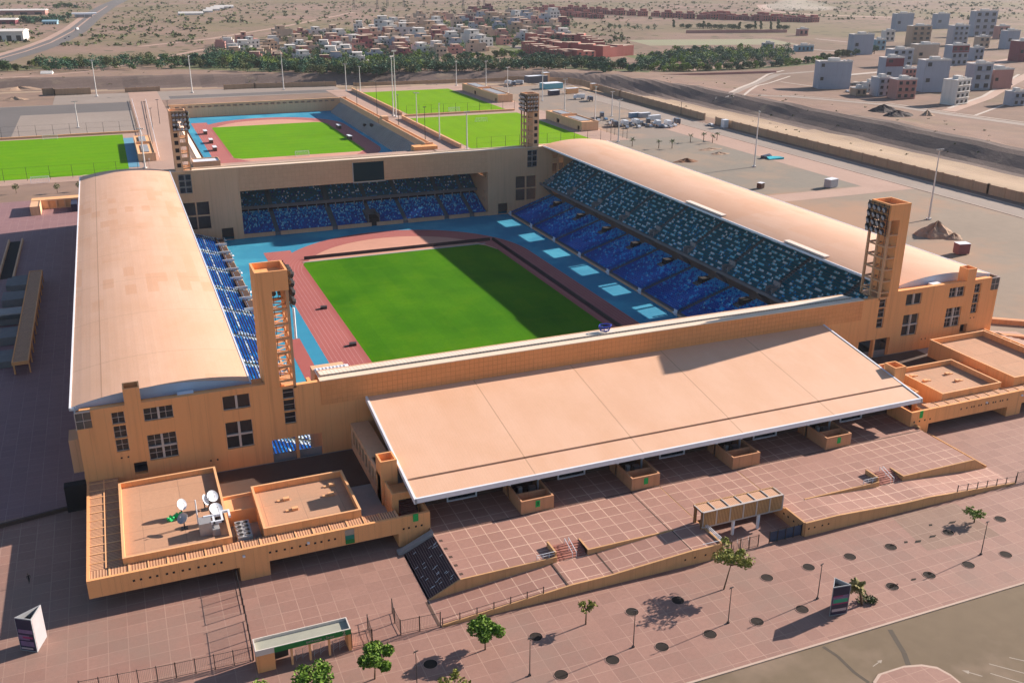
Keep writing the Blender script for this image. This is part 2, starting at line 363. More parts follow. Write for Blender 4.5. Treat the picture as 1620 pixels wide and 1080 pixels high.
SEATS = {'blue': (.004, .10, .44), 'navy': (.003, .06, .28), 'mid': (.02, .34, .70), 'pale': (.22, .66, .82), 'teal': (.008, .15, .21), 'white': (.72, .82, .86)}
for k, c in SEATS.items(): M['seat_'+k] = mat('seat_'+k+'_plastic', c, tuple(x*.85 for x in c), .5, .3, 2, spec=.3)
for c, nm in (((.62, .63, .65), 'v_white'), ((.30, .33, .38), 'v_grey'), ((.07, .08, .11), 'v_dark'), ((.10, .22, .36), 'v_blue'), ((.42, .08, .06), 'v_red')): M[nm] = mat(nm, c, tuple(x*.9 for x in c), .35, .5, 2, spec=.5)
PAL = {'white': (.62, .59, .56), 'cream': (.52, .39, .30), 'pink': (.46, .23, .20), 'maroon': (.19, .055, .07), 'grey': (.33, .36, .43), 'tan': (.45, .31, .22), 'terracotta': (.34, .105, .09)}
for k, c in PAL.items(): M['h_'+k] = mat('house_'+k, c, tuple(x*.85 for x in c), .9, .08, .6, True)
# ------------------------------------------------------------------ light
SUN = Vector((2.22, .32, 1.0)).normalized()
w = bpy.data.worlds.new("World"); scene.world = w; w.use_nodes = True
wn = w.node_tree; bg = wn.nodes["Background"]
sky = wn.nodes.new("ShaderNodeTexSky"); sky.sky_type = 'NISHITA'; sky.sun_disc = False
sky.sun_elevation = math.asin(SUN.z); sky.sun_rotation = math.atan2(SUN.x, SUN.y); sky.altitude = 450; sky.air_density = 1.0; sky.dust_density = 1.0; sky.ozone_density = 1.7
wn.links.new(sky.outputs[0], bg.inputs[0]); bg.inputs[1].default_value = .068
sl = bpy.data.lights.new("sun", 'SUN'); sl.energy = 5.0; sl.angle = R_(.53); sl.color = (1.0, .87, .76)
so = bpy.data.objects.new("sun", sl); COL.objects.link(so); so.rotation_euler = (-SUN).to_track_quat('-Z', 'Y').to_euler(); so.location = (400, 100, 300)
vs = scene.view_settings; vs.view_transform = 'Standard'; vs.look = 'None'; vs.gamma = 1; vs.exposure = EXPO = 1.05
scene.cycles.max_bounces = 6; scene.cycles.diffuse_bounces = 3; scene.cycles.use_adaptive_sampling = True; scene.cycles.adaptive_threshold = .02
# ------------------------------------------------------------------ terrain
BANK = [(412, -400), (404, 250), (400, 520), (392, 640), (372, 738), (330, 782), (217, 806), (66, 846), (-52, 862), (-320, 905), (-2500, 1200)]
def bank_d(x, y):
    """distance across the dry river: 0 at the foot of the far bank, growing outward"""
    best = 1e9; sg = 1
    for (ax, ay), (bx, by) in zip(BANK, BANK[1:]):
        dx, dy = bx-ax, by-ay; l2 = dx*dx+dy*dy
        t = max(0, min(1, ((x-ax)*dx+(y-ay)*dy)/l2)); px, py = ax+t*dx, ay+t*dy
        d = math.hypot(x-px, y-py)
        if d < best: best = d; sg = -1 if dx*(y-py)-dy*(x-px) > 0 else 1
    return sg*best
def sstep(a, b, t): t = max(0, min(1, (t-a)/(b-a))); return t*t*(3-2*t)
BASE = G-.15
from mathutils import noise as mnoise
def terrain(x, y):
    if y < 100 and x < 330: return BASE
    d = bank_d(x, y)
    if d < -75 or d > 160: return BASE
    h = 0
    if d < 0: h = -4.2*sstep(-48, -6, d)
    elif d < 26: h = -4.2+7.4*sstep(0, 26, d)
    else: h = 3.2*(1-sstep(26, 120, d))
    if -20 < d < 60: h += .8*mnoise.noise(Vector((x*.045, y*.045, 1)))*sstep(-20, -6, d)*(1-sstep(30, 60, d))
    return BASE+h
def lines(a, b, st): 
    n = max(1, round((b-a)/st)); return [a+(b-a)*i/n for i in range(n)]
def atg(u, v, up=0):
    z = BASE
    for _ in range(5): p = at(u, v, z); z = terrain(p.x, p.y)+up
    return at(u, v, z)
H1 = (-12.4, 197.3, 168.2, 408.0); H2 = (36.0, 152.5, 477.5, 701.0)
XS = lines(-9000, -3000, 1500)+lines(-3000, -600, 300)+lines(-600, -100, 40)+lines(-100, H1[0], 20)+lines(H1[0], H2[0], 12)+lines(H2[0], H2[1], 12)+lines(H2[1], H1[1], 12)+lines(H1[1], 320, 12)+lines(320, 480, 5)+lines(480, 700, 20)+lines(700, 3000, 230)+lines(3000, 9000, 1500)+[9000]
YS = lines(-1500, 0, 300)+lines(0, H1[2], 20)+lines(H1[2], H1[3], 12)+lines(H1[3], H2[2], 12)+lines(H2[2], H2[3], 12)+lines(H2[3], 770, 10)+lines(770, 960, 5)+lines(960, 1200, 30)+lines(1200, 3000, 150)+lines(3000, 11000, 1000)+[11000]
gm = MB(); nx = len(XS)
for y in YS:
    for x in XS: gm.v.append((x, y, terrain(x, y)))
for j in range(len(YS)-1):
    for i in range(nx-1):
        cx, cy = (XS[i]+XS[i+1])/2, (YS[j]+YS[j+1])/2
        if any(h[0] < cx < h[1] and h[2] < cy < h[3] for h in (H1, H2)): continue
        d = bank_d(cx, cy)
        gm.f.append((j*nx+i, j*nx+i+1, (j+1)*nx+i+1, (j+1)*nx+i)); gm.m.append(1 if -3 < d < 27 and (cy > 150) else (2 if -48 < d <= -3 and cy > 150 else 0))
def dirtmat():
    m, nt, b = _nt('dry_plain'); p = pos(nt); s = sep(nt, p)
    base = mixc(nt, ramp(nt, noise(nt, p, .006, 6, .6), .35, .65), (.28, .185, .15), (.205, .15, .115))
    base = mixc(nt, mth(nt, 'MULTIPLY', ramp(nt, noise(nt, p, .022, 6, .65), .48, .66), .55), base, (.19, .135, .10))
    base = mixc(nt, mth(nt, 'MULTIPLY', ramp(nt, noise(nt, stretch(nt, p, (1, .6, 1)), .016, 5, .6), .56, .68), .5), base, (.20, .19, .085))
    base = mixc(nt, mth(nt, 'MULTIPLY', ramp(nt, noise(nt, p, .09, 4, .6), .45, .75), .5), base, (.33, .22, .155))
    town = mth(nt, 'MULTIPLY', ramp(nt, s[0], 425, 560), ramp(nt, noise(nt, p, .012, 5, .65), .30, .62))
    base = mixc(nt, mth(nt, 'MULTIPLY', town, .7), base, (.17, .118, .09))
    far = ramp(nt, s[1], 850, 1100)
    scrub = mth(nt, 'MULTIPLY', ramp(nt, noise(nt, p, .0035, 5, .6), .42, .60), far)
    base = mixc(nt, mth(nt, 'MULTIPLY', scrub, .75), base, (.17, .145, .08))
    v = N(nt, "ShaderNodeTexVoronoi"); v.inputs["Scale"].default_value = .055; L(nt, stretch(nt, p, (1, .55, 1)), v.inputs["Vector"])
    bush = mth(nt, 'MULTIPLY', mth(nt, 'LESS_THAN', v.outputs["Distance"], .27), mth(nt, 'GREATER_THAN', noise(nt, p, .012, 4), .47))
    base = mixc(nt, mth(nt, 'MULTIPLY', mth(nt, 'MULTIPLY', bush, far), .8), base, (.085, .085, .045))
    L(nt, base, b.inputs["Base Color"]); b.inputs["Roughness"].default_value = .95; b.inputs["Specular IOR Level"].default_value = .1
    return m
M['dirt'] = dirtmat()
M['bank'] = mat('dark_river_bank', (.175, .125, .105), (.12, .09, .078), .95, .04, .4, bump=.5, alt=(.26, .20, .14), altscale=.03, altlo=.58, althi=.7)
M['sandbank'] = mat('pale_river_sand', (.38, .28, .19), (.30, .215, .145), .95, .03, .3, alt=(.30, .22, .16), altscale=.05, altlo=.55, althi=.66)
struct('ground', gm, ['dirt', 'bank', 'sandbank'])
# paved and planted surfaces
def flat(name, x0, x1, y0, y1, z, m): return struct(name, sheet(x0, x1, y0, y1, z), m)
pz = MB(); pz.box(-95, 330, 88.6, 168.0, G-.4, G, 0, 'b')
struct('plaza', pz, 'plaza')
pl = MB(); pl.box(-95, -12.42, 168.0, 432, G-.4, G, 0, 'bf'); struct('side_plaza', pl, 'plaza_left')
kb = MB(); kb.box(-95, 330, 88.25, 88.6, G-.4, G+.012); struct('kerb', kb, 'kerb')
flat('parking_road', -140, 420, 20, 88.25, G-.135, 'asphalt')
# planted island with rounded corner, markings and tar seams on the parking road
is_ = MB(); a = at(1375, 1074); poly = [(85.2, 70), (96.2, 70), (96.2, 76.5), (95.6, 78.4), (94.0, 79.6), (91.5, 80.3), (87, 80.3), (85.2, 79.3)]
is_.prism(poly, G-.13, G+.0); ins = MB(); ins.prism([(x+(.3 if x < 90 else -.3), y-.3) for x, y in poly], G, G+.006)
struct('parking_island', is_, 'kerb'); struct('island_paving', ins, 'plaza')
mk = MB()
def stripe(p, q, wd, z=G-.13, o=mk):
    p = Vector((p[0], p[1], 0)); q = Vector((q[0], q[1], 0)); d = (q-p).normalized(); n = Vector((-d.y, d.x, 0))*wd/2
    o.face([(p.x-n.x, p.y-n.y, z), (q.x-n.x, q.y-n.y, z), (q.x+n.x, q.y+n.y, z), (p.x+n.x, p.y+n.y, z)])
for a, b in (((1565, 1048), (1640, 1068)), ((1567, 1063), (1650, 1088)), ((1597, 1038), (1650, 1050))): stripe(at(*a), at(*b), .16)
def arrow(u, v, ang, k=1.0):
    c = at(u, v); ca, sa = math.cos(ang), math.sin(ang)
    def q(x, y): return (c.x+k*(x*ca-y*sa), c.y+k*(x*sa+y*ca), G-.13)
    mk.face([q(-2.2, -.12), q(.2, -.12), q(.2, .12), q(-2.2, .12)]); mk.face([q(.2, -.55), q(1.5, 0), q(.2, .55)])
arrow(1535, 1062, R_(130), .7); arrow(1390, 1046, R_(15), .6)
struct('road_markings', mk, 'paint')
sm = MB(); 
def seam(pts, wd):
    for a, b in zip(pts, pts[1:]): stripe(at(*a), at(*b), wd, G-.131, sm)
seam([(1408, 994), (1420, 1014), (1430, 1030), (1438, 1052)], .75); seam([(1302, 1021), (1325, 1036), (1352, 1062), (1375, 1078)], .55)
struct('tar_seams', sm, mat('tar', (.075, .06, .045), (.095, .075, .055), .8))
# surroundings
M['grass_d'] = mat('garden_grass', (.10, .13, .05), (.17, .15, .07), .95, .02, .2)
M['grass_p'] = mat('pale_field', (.22, .24, .14), (.26, .22, .15), .95, .01, .1)
M['kerb_p'] = mat('pale_kerb', (.50, .43, .38), (.42, .36, .31), .9)
flat('training_walkway', 13.5, 34, 408.1, 790, G-.06, 'path')
flat('north_car_park', -36, 165, 737, 788, G-.10, 'asph_l'); flat('north_car_park_lane', 40, 160, 741, 757, G-.08, 'asph_d')
flat('west_car_park', -74, 12.5, 598, 736, G-.10, 'asph_l'); flat('west_car_park_lane', -74, 12.5, 690, 734, G-.08, 'asph_d'); flat('west_car_park_side_lane', -74, -53, 598, 690, G-.08, 'asph_d')
flat('west_field_border', -95, 13.4, 466, 597, G-.06, 'path'); flat('west_pitch_lawn', -64, 4.3, 478.5, 591, G-.02, 'lawn2')
flat('west_pitch_side', 4.3, 9.2, 490, 578, G-.02, mat('teal_rubber', (.12, .30, .42), (.10, .26, .36)))
flat('field_paths', 153, 263, 474, 752, G-.06, 'path')
flat('north_pitch_lawn', 176, 243, 609.5, 729, G-.02, 'lawn3'); flat('east_pitch_lawn', 172, 244, 478.5, 592, G-.02, 'lawn3')
flat('east_lot', 198, 318, 168.1, 730, G-.10, 'lotdirt'); flat('east_lot_grey', 238, 300, 333, 474, G-.085, mat('grey_lot', (.22, .195, .16), (.19, .165, .135), .95, .03, .4, alt=(.26, .20, .15), altscale=.03))
flat('east_lot_path', 236, 318, 319, 331, G-.07, 'path'); flat('east_lot_edge_path', 300, 318, 331, 520, G-.075, 'path')
flat('east_road', 319, 333.5, 120, 745, G-.08, 'asph_l'); ek = MB(); ek.box(318.4, 319, 120, 745, G-.3, G+.02); ek.box(333.5, 334, 120, 745, G-.3, G+.02); struct('east_road_kerb', ek, 'kerb')
cy_ = MB(); c_ = at(940, 178); cy_.face([(c_.x-28, c_.y-120, G-.09), (c_.x+34, c_.y-120, G-.09), (c_.x+46, c_.y+150, G-.09), (c_.x-20, c_.y+150, G-.09)])
struct('works_yard', cy_, mat('works_yard', (.25, .205, .17), (.21, .17, .14), .95, .03, .4, alt=(.31, .22, .16), altscale=.03))
def strip(name, uv, wd, m, z=BASE+.10):
    o = MB(); up = z-BASE; P = [atg(*p) for p in uv]; Q = []
    for a, b in zip(P, P[1:]):
        k = max(1, int((b-a).length/14)); Q += [a.lerp(b, i/k) for i in range(k)]
    P = Q+[P[-1]]
    n = []
    for i, p in enumerate(P):
        d = (P[min(i+1, len(P)-1)]-P[max(i-1, 0)]).normalized(); n.append(Vector((-d.y, d.x, 0))*wd/2)
    for i in range(len(P)-1):
        q = [P[i]-n[i], P[i+1]-n[i+1], P[i+1]+n[i+1], P[i]+n[i]]; o.face([(k.x, k.y, terrain(k.x, k.y)+up) for k in q])
    return struct(name, o, m)
strip('highway', [(-40, 108), (0, 93), (40, 82), (80, 68), (115, 50), (145, 26), (170, 10), (205, -6), (240, -20)], 36, 'asph_d', BASE+.1)
strip('highway_median', [(-40, 108), (0, 93), (40, 82), (80, 68), (115, 50), (145, 26), (170, 10)], 3, 'path', BASE+.18)
strip('highway_verge', [(-40, 100), (0, 87), (40, 75), (75, 62), (105, 46), (137, 22)], 9, 'path', BASE+.14)
strip('town_road', [(1132, 149), (1160, 150), (1250, 153), (1400, 166), (1500, 181), (1640, 200)], 11, 'asph_l')
strip('town_road_branch', [(1160, 147), (1195, 132), (1230, 118), (1330, 110)], 7, 'asph_l', BASE+.08)
strip('town_street', [(1500, 176), (1560, 155), (1600, 132), (1640, 112)], 9, 'path', BASE+.1)
strip('town_back_street', [(1540, 112), (1590, 96), (1640, 88)], 12, 'path', BASE+.08)
strip('park_path', [(1090, 112), (1180, 100), (1300, 92)], 9, 'path', BASE+.07)
strip('villa_street', [(735, 30), (752, 52), (790, 66), (850, 84)], 14, 'asph_l', BASE+.08)
strip('plain_track', [(220, 74), (330, 62), (440, 44), (560, 20)], 9, 'path', BASE+.07)
strip('river_track', [(0, 126), (60, 121), (150, 112), (330, 77)], 8, 'path', BASE+.07)
strip('dust_track', [(1205, 8), (1216, 18), (1290, 24), (1420, 28)], 26, 'path', BASE+.06)

for i_, (uv, wd) in enumerate((([(0, 112), (60, 107), (150, 101), (300, 98)], 26), ([(300, 104), (460, 111), (620, 114), (780, 108), (900, 105)], 60), ([(905, 108), (1030, 113)], 40), ([(1040, 113), (1200, 108), (1310, 98)], 16), ([(1000, 92), (1100, 90), (1190, 84)], 60), ([(735, 38), (765, 56), (800, 70), (850, 86)], 40))):
    strip('grass_belt', uv, wd, 'grass_d', BASE+.04)
strip('pale_green_field', [(1010, 68), (1100, 67), (1240, 66)], 90, 'grass_p', BASE+.03)
for uv, wd in (([(1150, 150), (1215, 118), (1240, 112)], 2.5), ([(1176, 152), (1198, 136), (1250, 121)], 2.0), ([(1250, 151), (1400, 163), (1500, 178), (1620, 194)], 2.0), ([(1235, 130), (1290, 138)], 2.0), ([(1500, 172), (1555, 153), (1590, 132), (1612, 118)], 2.5), ([(1543, 183), (1600, 162)], 2.0), ([(1350, 130), (1400, 135)], 6), ([(1430, 118), (1500, 112)], 5), ([(1330, 120), (1420, 112), (1500, 98), (1545, 78)], 7), ([(1460, 120), (1530, 95), (1560, 70)], 6), ([(1230, 74), (1300, 80), (1360, 82)], 5), ([(1290, 62), (1350, 68)], 4)):
    strip('pale_kerb_line', uv, wd, 'kerb_p', BASE+.16)
# ------------------------------------------------------------------ the pitch
flat('bowl_floor', 20, 166, 168.2, 408, 0, 'rubber_b')
def oval(cx, y0, y1, r, z, n=40):
    p = [(cx+r*math.cos(math.pi*i/n), y1+r*math.sin(math.pi*i/n)) for i in range(n+1)]+[(cx+r*math.cos(math.pi+math.pi*i/n), y0+r*math.sin(math.pi+math.pi*i/n)) for i in range(n+1)]
    return [(x, y, z) for x, y in p]
def lanes_mat(name, cx, y0, y1, r_in):
    m, nt, b = _nt(name); p = pos(nt); s = sep(nt, p)
    dy = mth(nt, 'MAXIMUM', mth(nt, 'MAXIMUM', mth(nt, 'SUBTRACT', s[1], y1), mth(nt, 'SUBTRACT', y0, s[1])), 0.0)
    dx = mth(nt, 'SUBTRACT', s[0], cx)
    r = mth(nt, 'SQRT', mth(nt, 'ADD', mth(nt, 'MULTIPLY', dx, dx), mth(nt, 'MULTIPLY', dy, dy)))
    ln, _ = gridlines(nt, r, 1.22, r_in, .08)
    f = ramp(nt, noise(nt, p, .05, 4), .3, .7)
    col = mixc(nt, f, (.37, .10, .088), (.32, .084, .076)); col = mixc(nt, mth(nt, 'MULTIPLY', ln, .6), col, (.60, .38, .34))
    L(nt, col, b.inputs["Base Color"]); b.inputs["Roughness"].default_value = .85; return m
PX = 91.5
def arena(prefix, PX, ya, yb, z, lawn_x, lawn_y, lawnm, left_ext):
    tm = lanes_mat(prefix+'track_rubber', PX, ya, yb, 36.5)
    t = MB(); t.face(oval(PX, ya, yb, 46.3, z+.02)); t.face([(PX-46.4, yb-2, z+.024), (PX-36.6, yb-2, z+.024), (PX-36.6, yb+left_ext, z+.024), (PX-46.4, yb+left_ext, z+.024)])
    t.face([(PX-46.4, ya-left_ext, z+.024), (PX-36.6, ya-left_ext, z+.024), (PX-36.6, ya+2, z+.024), (PX-46.4, ya+2, z+.024)])
    struct(prefix+'running_track', t, tm)
    d = MB(); d.face(oval(PX, ya, yb, 36.5, z+.04)); struct(prefix+'end_zones', d, 'dzone')
    s = MB(); s.face([(PX-36.6, ya-4, z+.045), (lawn_x[0], ya-4, z+.045), (lawn_x[0], yb+8, z+.045), (PX-36.6, yb+8, z+.045)])
    s.face([(lawn_x[1], ya-4, z+.045), (PX+36.6, ya-4, z+.045), (PX+36.6, yb+8, z+.045), (lawn_x[1], yb+8, z+.045)]); struct(prefix+'touchline_strip', s, 'rubber_r')
    lx0, lx1 = lawn_x; ly0, ly1 = lawn_y; c = 4
    g = MB(); g.face([(lx0, ly0+c, z+.06), (lx0+c, ly0, z+.06), (lx1-c, ly0, z+.06), (lx1, ly0+c, z+.06), (lx1, ly1-9, z+.06), (lx1-2.2, ly1-2.5, z+.06), (lx1-4.5, ly1, z+.06), (lx0+1.0, ly1, z+.06), (lx0, ly1-2, z+.06)])
    struct(prefix+'lawn', g, lawnm)
arena('', PX, 237.8, 322.2, 0, (56.0, 127.4), (225, 336.2), 'lawn', 32)
k = MB(); k.box(56.3, 126.0, 336.25, 337.2, .05, .12, 0); struct('lawn_kerb', k, 'concrete')
r = MB(); r.face([(37.2, 190, .02), (41.2, 190, .02), (41.2, 262, .02), (37.2, 262, .02)]); struct('jumping_runway', r, 'rubber_r')
# dark perimeter advertising boards behind the far goal line and along the right touchline
ab = MB(); ab.profx([(339.6, .06), (340.6, .06), (340.5, 1.1), (340.25, 1.1)], 57.5, 129.2, 0)
solo('advertising_board', ab, mat('dark_board', (.030, .008, .008), (.022, .008, .008), .5), 'long dark advertising board behind the far goal line', 'advertising board', (93, 340, .06))
ab = MB(); ab.profy([(130.0, .06), (131.0, .06), (130.8, 1.0), (130.5, 1.0)], 212, 340.7, 0)
solo('advertising_board', ab, mat('dark_board_shade', (.032, .010, .014), (.022, .008, .010), .5), 'long dark advertising board along the shaded right touchline', 'advertising board', (130.5, 280, .06))
def goal(x, y, z, s, label):
    m = MB(); w2 = 3.66
    for sx in (-w2, w2): m.bar((x+sx, y, z), (x+sx, y, z+2.44), .1); m.bar((x+sx, y, z+2.44), (x+sx, y+s*1.0, z+2.3), .06); m.bar((x+sx, y+s*1.0, z+2.3), (x+sx, y+s*2.2, z), .06)
    m.bar((x-w2, y, z+2.44), (x+w2, y, z+2.44), .1); m.bar((x-w2, y+s*2.2, z+.05), (x+w2, y+s*2.2, z+.05), .06); m.bar((x-w2, y+s, z+2.3), (x+w2, y+s, z+2.3), .06)
    g = thing('goal', label, 'goal', (x, y, z)); part('goal_frame', m, 'white', g)
    n = MB()
    for i in range(13):
        xx = x-w2+i*w2*2/12; n.bar((xx, y+s*1.0, z+2.3), (xx, y+s*2.2, z), .03)
    for i in range(5): n.bar((x-w2, y+s*(1+.24*i), z+2.3-.46*i), (x+w2, y+s*(1+.24*i), z+2.3-.46*i), .03)
    part('net', n, 'white', g)
# small gear on the left lanes
for i, (u, v) in enumerate(((512, 488), (558, 546))):
    p = at(u, v, 0); b = MB(); b.prism([(p.x-1.1, p.y-.7), (p.x+.9, p.y-.9), (p.x+1.2, p.y+.5), (p.x-.8, p.y+.8)], .03, .8); b.prism([(p.x-2.6, p.y-1.0), (p.x-1.0, p.y-.6), (p.x-1.0, p.y+.1), (p.x-2.4, p.y-.4)], .03, .25)
    solo('equipment_bag', b, 'steel_d', ('dark equipment bag lying on the red lanes, nearer the far left corner of the turf', 'dark equipment bag lying on the red lanes, closest to the near wall')[i], 'bag', (p.x, p.y, .03), 'equipment bags on the left lanes')
# ------------------------------------------------------------------ seats
def seatmesh(axis):
    m = MB()
    if axis == 'x': m.box(-.24, .24, -.22, .22, .36, .45); m.box(.14, .24, -.22, .22, .45, .86)     # faces -x, climbs to +x
    elif axis == '-x': m.box(-.24, .24, -.22, .22, .36, .45); m.box(-.24, -.14, -.22, .22, .45, .86)
    else: m.box(-.22, .22, -.24, .24, .36, .45); m.box(-.22, .22, .14, .24, .45, .86)
    return m
def place_seats(parent, spots, axis, kinds, noun):
    """spots: list of (x,y,z,kind); the hundred nearest stand as their own objects, the rest as one mass"""
    spots.sort(key=lambda s: s[0]**2+s[1]**2+(100-s[2])**2)
    base = seatmesh(axis); protos = {}
    for x, y, z, k in spots[:100]:
        me = protos.get(k)
        if me is None: me = protos[k] = base.mesh('seat', 'seat_'+k)
        o = bpy.data.objects.new('seat', me); COL.objects.link(o); o.parent = parent; o.location = Vector((x, y, z))-wl(parent)
    ks = sorted({s[3] for s in spots}); ix = {k: i for i, k in enumerate(ks)}
    o = MB(); nv = len(base.v)
    for n, (x, y, z, k) in enumerate(spots[100:]):
        b = n*nv; o.v += [(vx+x, vy+y, vz+z) for vx, vy, vz in base.v]
        o.f += [tuple(i+b for i in f) for f in base.f]; o.m += [ix[k]]*len(base.f)
    part('remaining_seats', o, ['seat_'+k for k in ks], parent, kind='stuff')
rs = random.Random(11)
# ------------------------------------------------------------------ covered side stands
Y0, Y1 = 170.0, 378.0
def arc_roof(side):
    """section in x for the left stand, mirrored for the right one"""
    n = 18; xo, xi, z, rise = -13.3, 17.0, 28.0, 1.8
    c = (xi-xo)/2; Rr = (c*c+rise*rise)/(2*rise)
    top = []
    for i in range(n+1):
        x = xo+(xi-xo)*i/n; top.append((x, z+math.sqrt(Rr*Rr-(x-(xo+c))**2)-(Rr-rise)))
    return top
def build_stand(side):
    left = side == 'left'
    mx = (lambda m: m) if left else (lambda m: m.mirror(CX))
    X = (lambda x: x) if left else (lambda x: 2*CX-x)
    lab = {'left': 'long covered stand on the left with peach arched roof and sunlit blue seats', 'right': 'long covered stand on the right with peach arched roof over shaded blue and teal seats'}[side]
    st = thing('covered_stand', lab, 'grandstand', (X(-1), 274, 0), 'covered stands along the pitch')
    top = arc_roof(side)
    r = MB(); n = len(top)
    for i in range(n-1):
        a, b = top[i], top[i+1]
        r.face([(a[0], Y0, a[1]), (b[0], Y0, b[1]), (b[0], Y1, b[1]), (a[0], Y1, a[1])])
        r.face([(b[0], Y0+.4, b[1]-.35), (a[0], Y0+.4, a[1]-.35), (a[0], Y1-.4, a[1]-.35), (b[0], Y1-.4, b[1]-.35)])
    part('roof', mx(r), 'roof_l' if left else 'roof_r', st, smooth=True)
    for y, dd in ((Y0, .18), (Y1-.18, .18)):
        f = MB(); pr = [(top[0][0], top[0][1]-.75)]+[(top[-1][0], top[-1][1]-.75)]+[(x, z-.02) for x, z in reversed(top)]
        f.profy(pr, y, y+dd); part('gable_fascia', mx(f), 'fascia', st)
    e = MB(); e.box(-13.62, -13.3, Y0-.5, Y1+.4, 27.5, 28.08); part('outer_gutter', mx(e), 'white', st)
    e = MB(); e.box(17.0, 17.3, Y0-.5, Y1+.4, 27.45, 28.08); part('inner_gutter', mx(e), 'white', st)
    # structure: raking frames below the roof
    fr = MB()
    for y in range(180, 378, 12):
        fr.bar((-11.4, y, 25.5), (16.6, y, 27.4), .28); fr.bar((-11.4, y, 26.9), (16.6, y, 27.6), .18)
        for q in range(7): fr.bar((-11.4+q*4, y, 25.6+.27*q), (-9.4+q*4, y, 27.0+.04*q), .1)
    part('roof_trusses', mx(fr), 'white', st)
    # back wall with the open gaps that let low sun through, outer columns
    bw = MB(); gaps = [(y+.8, y+12.2, 19.8, 26.1) for y in YGAP] if not left else [(y, y+10, 22, 25.5) for y in range(186, 370, 24)]
    bw.wall(168.5, 377.3, 0, 26.2, -12.6, .6, gaps, 0, 'y')
    for y in range(172, 376, 12): bw.box(-12.9, -12.6, y-.5, y+.5, G, 26.1)
    part('back_wall', mx(bw), 'stucco', st)
    # lower tier (concrete steps) and front wall
    lt = MB(); pr = [(33.0, 0), (33.0, .66)]
    for i in range(24):
        x = 32.6-i*.8; z = .7+i*.26; pr += [(x, z-.05), (x-.8, z-.05)] if i == 0 else [(x, z-.05), (x-.8, z-.05)]
    pr += [(12.5, 6.6), (12.5, 0)]
    lt.profy([(a, b) for a, b in pr][::-1], 168.6, 377.2); part('lower_tier', mx(lt), 'concrete_d', st)
    fw_ = MB(); fw_.box(33.05, 33.5, 183, 377, 0, .55); part('front_wall', mx(fw_), 'stucco_far', st)
    cc = MB(); cc.box(-12.0, 12.5, 172.6, 377.2, 6.0, 6.6); part('concourse_floor', mx(cc), 'concrete_d', st)
    ut = MB(); pr = [(18.7, 11.5), (18.7, 12.5), (18.4, 12.5), (18.4, 11.75)]
    for i in range(24):
        x = 17.9-i*.8; z = 11.9+i*.5; pr += [(x, z-.05), (x-.8, z-.05)]
    pr += [(-1.3, 22.8), (17.2, 11.4)]
    ut.profy(pr[::-1], 172.6, 377.2); part('upper_tier', mx(ut), 'concrete_d', st)
    for y in list(range(178, 377, 22)):
        us = MB(); us.profy([(12.2, 6.7), (13.4, 6.7), (17.4, 10.6), (15.5, 10.9)], y-.3, y+.3); part('raker_beam', mx(us), 'concrete_d', st); us = MB(); us.box(3.0, 3.6, y-.3, y+.3, 6.6, 19.0); part('column', mx(us), 'concrete_d', st)
    aisles = AIS
    for y in aisles:
        rail = MB()
        for s in (() if left else (-.75, .75)):
            rail.bar((32.2, y+s, 1.6), (14.5, y+s, 7.5), .06)
            rail.bar((17.6, y+s, 12.6), (0, y+s, 23.4), .06)
        if not left: part('aisle_rails', mx(rail), 'teal', st)
    for y in aisles:
        st_ = MB()
        for i in range(46):
            x = 32.4-i*.4; z = .72+i*.13
            st_.box(x-.4, x, y-.6, y+.6, z-.1, z+.06)
        part('aisle_steps', mx(st_), 'concrete_s', st)
    for y in aisles:
        vm = MB(); vm.box(14.6, 17.2, y-1.6, y-1.3, 12.0, 13.9); vm.box(14.6, 17.2, y+1.3, y+1.6, 12.0, 13.9); vm.box(14.3, 14.6, y-1.6, y+1.6, 12.5, 15.3)
        part('stair_walls', mx(vm), 'concrete', st)
    for y in [a+11 for a in aisles[:-1]]:
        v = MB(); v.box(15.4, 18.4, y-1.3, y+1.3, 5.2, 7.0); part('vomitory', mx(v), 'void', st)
    for y in aisles: gate = MB(); gate.box(33.6, 34.3, y-.9, y+.9, .9, 1.05); gate.box(33.5, 33.65, y-.9, y+.9, 0.02, 1.95); part('pitch_gate', mx(gate), 'white', st)
    spots = []
    def runs(p_on, lo, hi, glo, ghi):
        on = rs.random() < p_on; n = rs.randint(lo, hi)
        while True:
            yield on
            n -= 1
            if n <= 0: on = not on; n = rs.randint(lo, hi) if on else rs.randint(glo, ghi)
    for i in range(23):
        f = i/22; ru = runs(.5, 1+int(3*f), 2+int(7*f), 1+int(2*(1-f)), 2+int(14*(1-f)))
        if left and i > 20: break
        x = 32.1-i*.8; z = .65+i*.26; y = 171.0 if left else 184.0
        while y < 376.4:
            if all(abs(y-a) > .85 for a in aisles) and not (not left and i > 14 and any(abs(y-a-11) < 1.7 for a in aisles)):
                q = rs.random(); f = i/22
                if left: k = 'white' if (i in (0, 1, 8) and q < .45) or (min(abs(y-a) for a in aisles) < 2.6 and q < .55) else ('blue' if q < .86 else 'mid')
                else: k = 'mid' if next(ru) and q < .35+.6*f else ('blue' if q < .96 else 'navy')
                if not left and q > 1-.03*f: k = 'pale'
                spots.append((X(x), y, z, k))
            y += .56
    if not left:
        for i in range(23):
            x = 17.4-i*.8; z = 11.85+i*.5; y = 184.0; ru = runs(.4, 2, 5, 2, 6) if i % 2 == 0 else runs(.1, 1, 2, 8, 30)
            while y < 376.4:
                if all(abs(y-a) > .95 for a in aisles) and not (i < 4 and any(abs(y-a) < 1.8 for a in aisles)):
                    q = rs.random(); k = ('white' if q < .45 else 'pale') if next(ru) else ('teal' if q < .93 else 'mid')
                    spots.append((X(x), y, z, k))
                y += .56
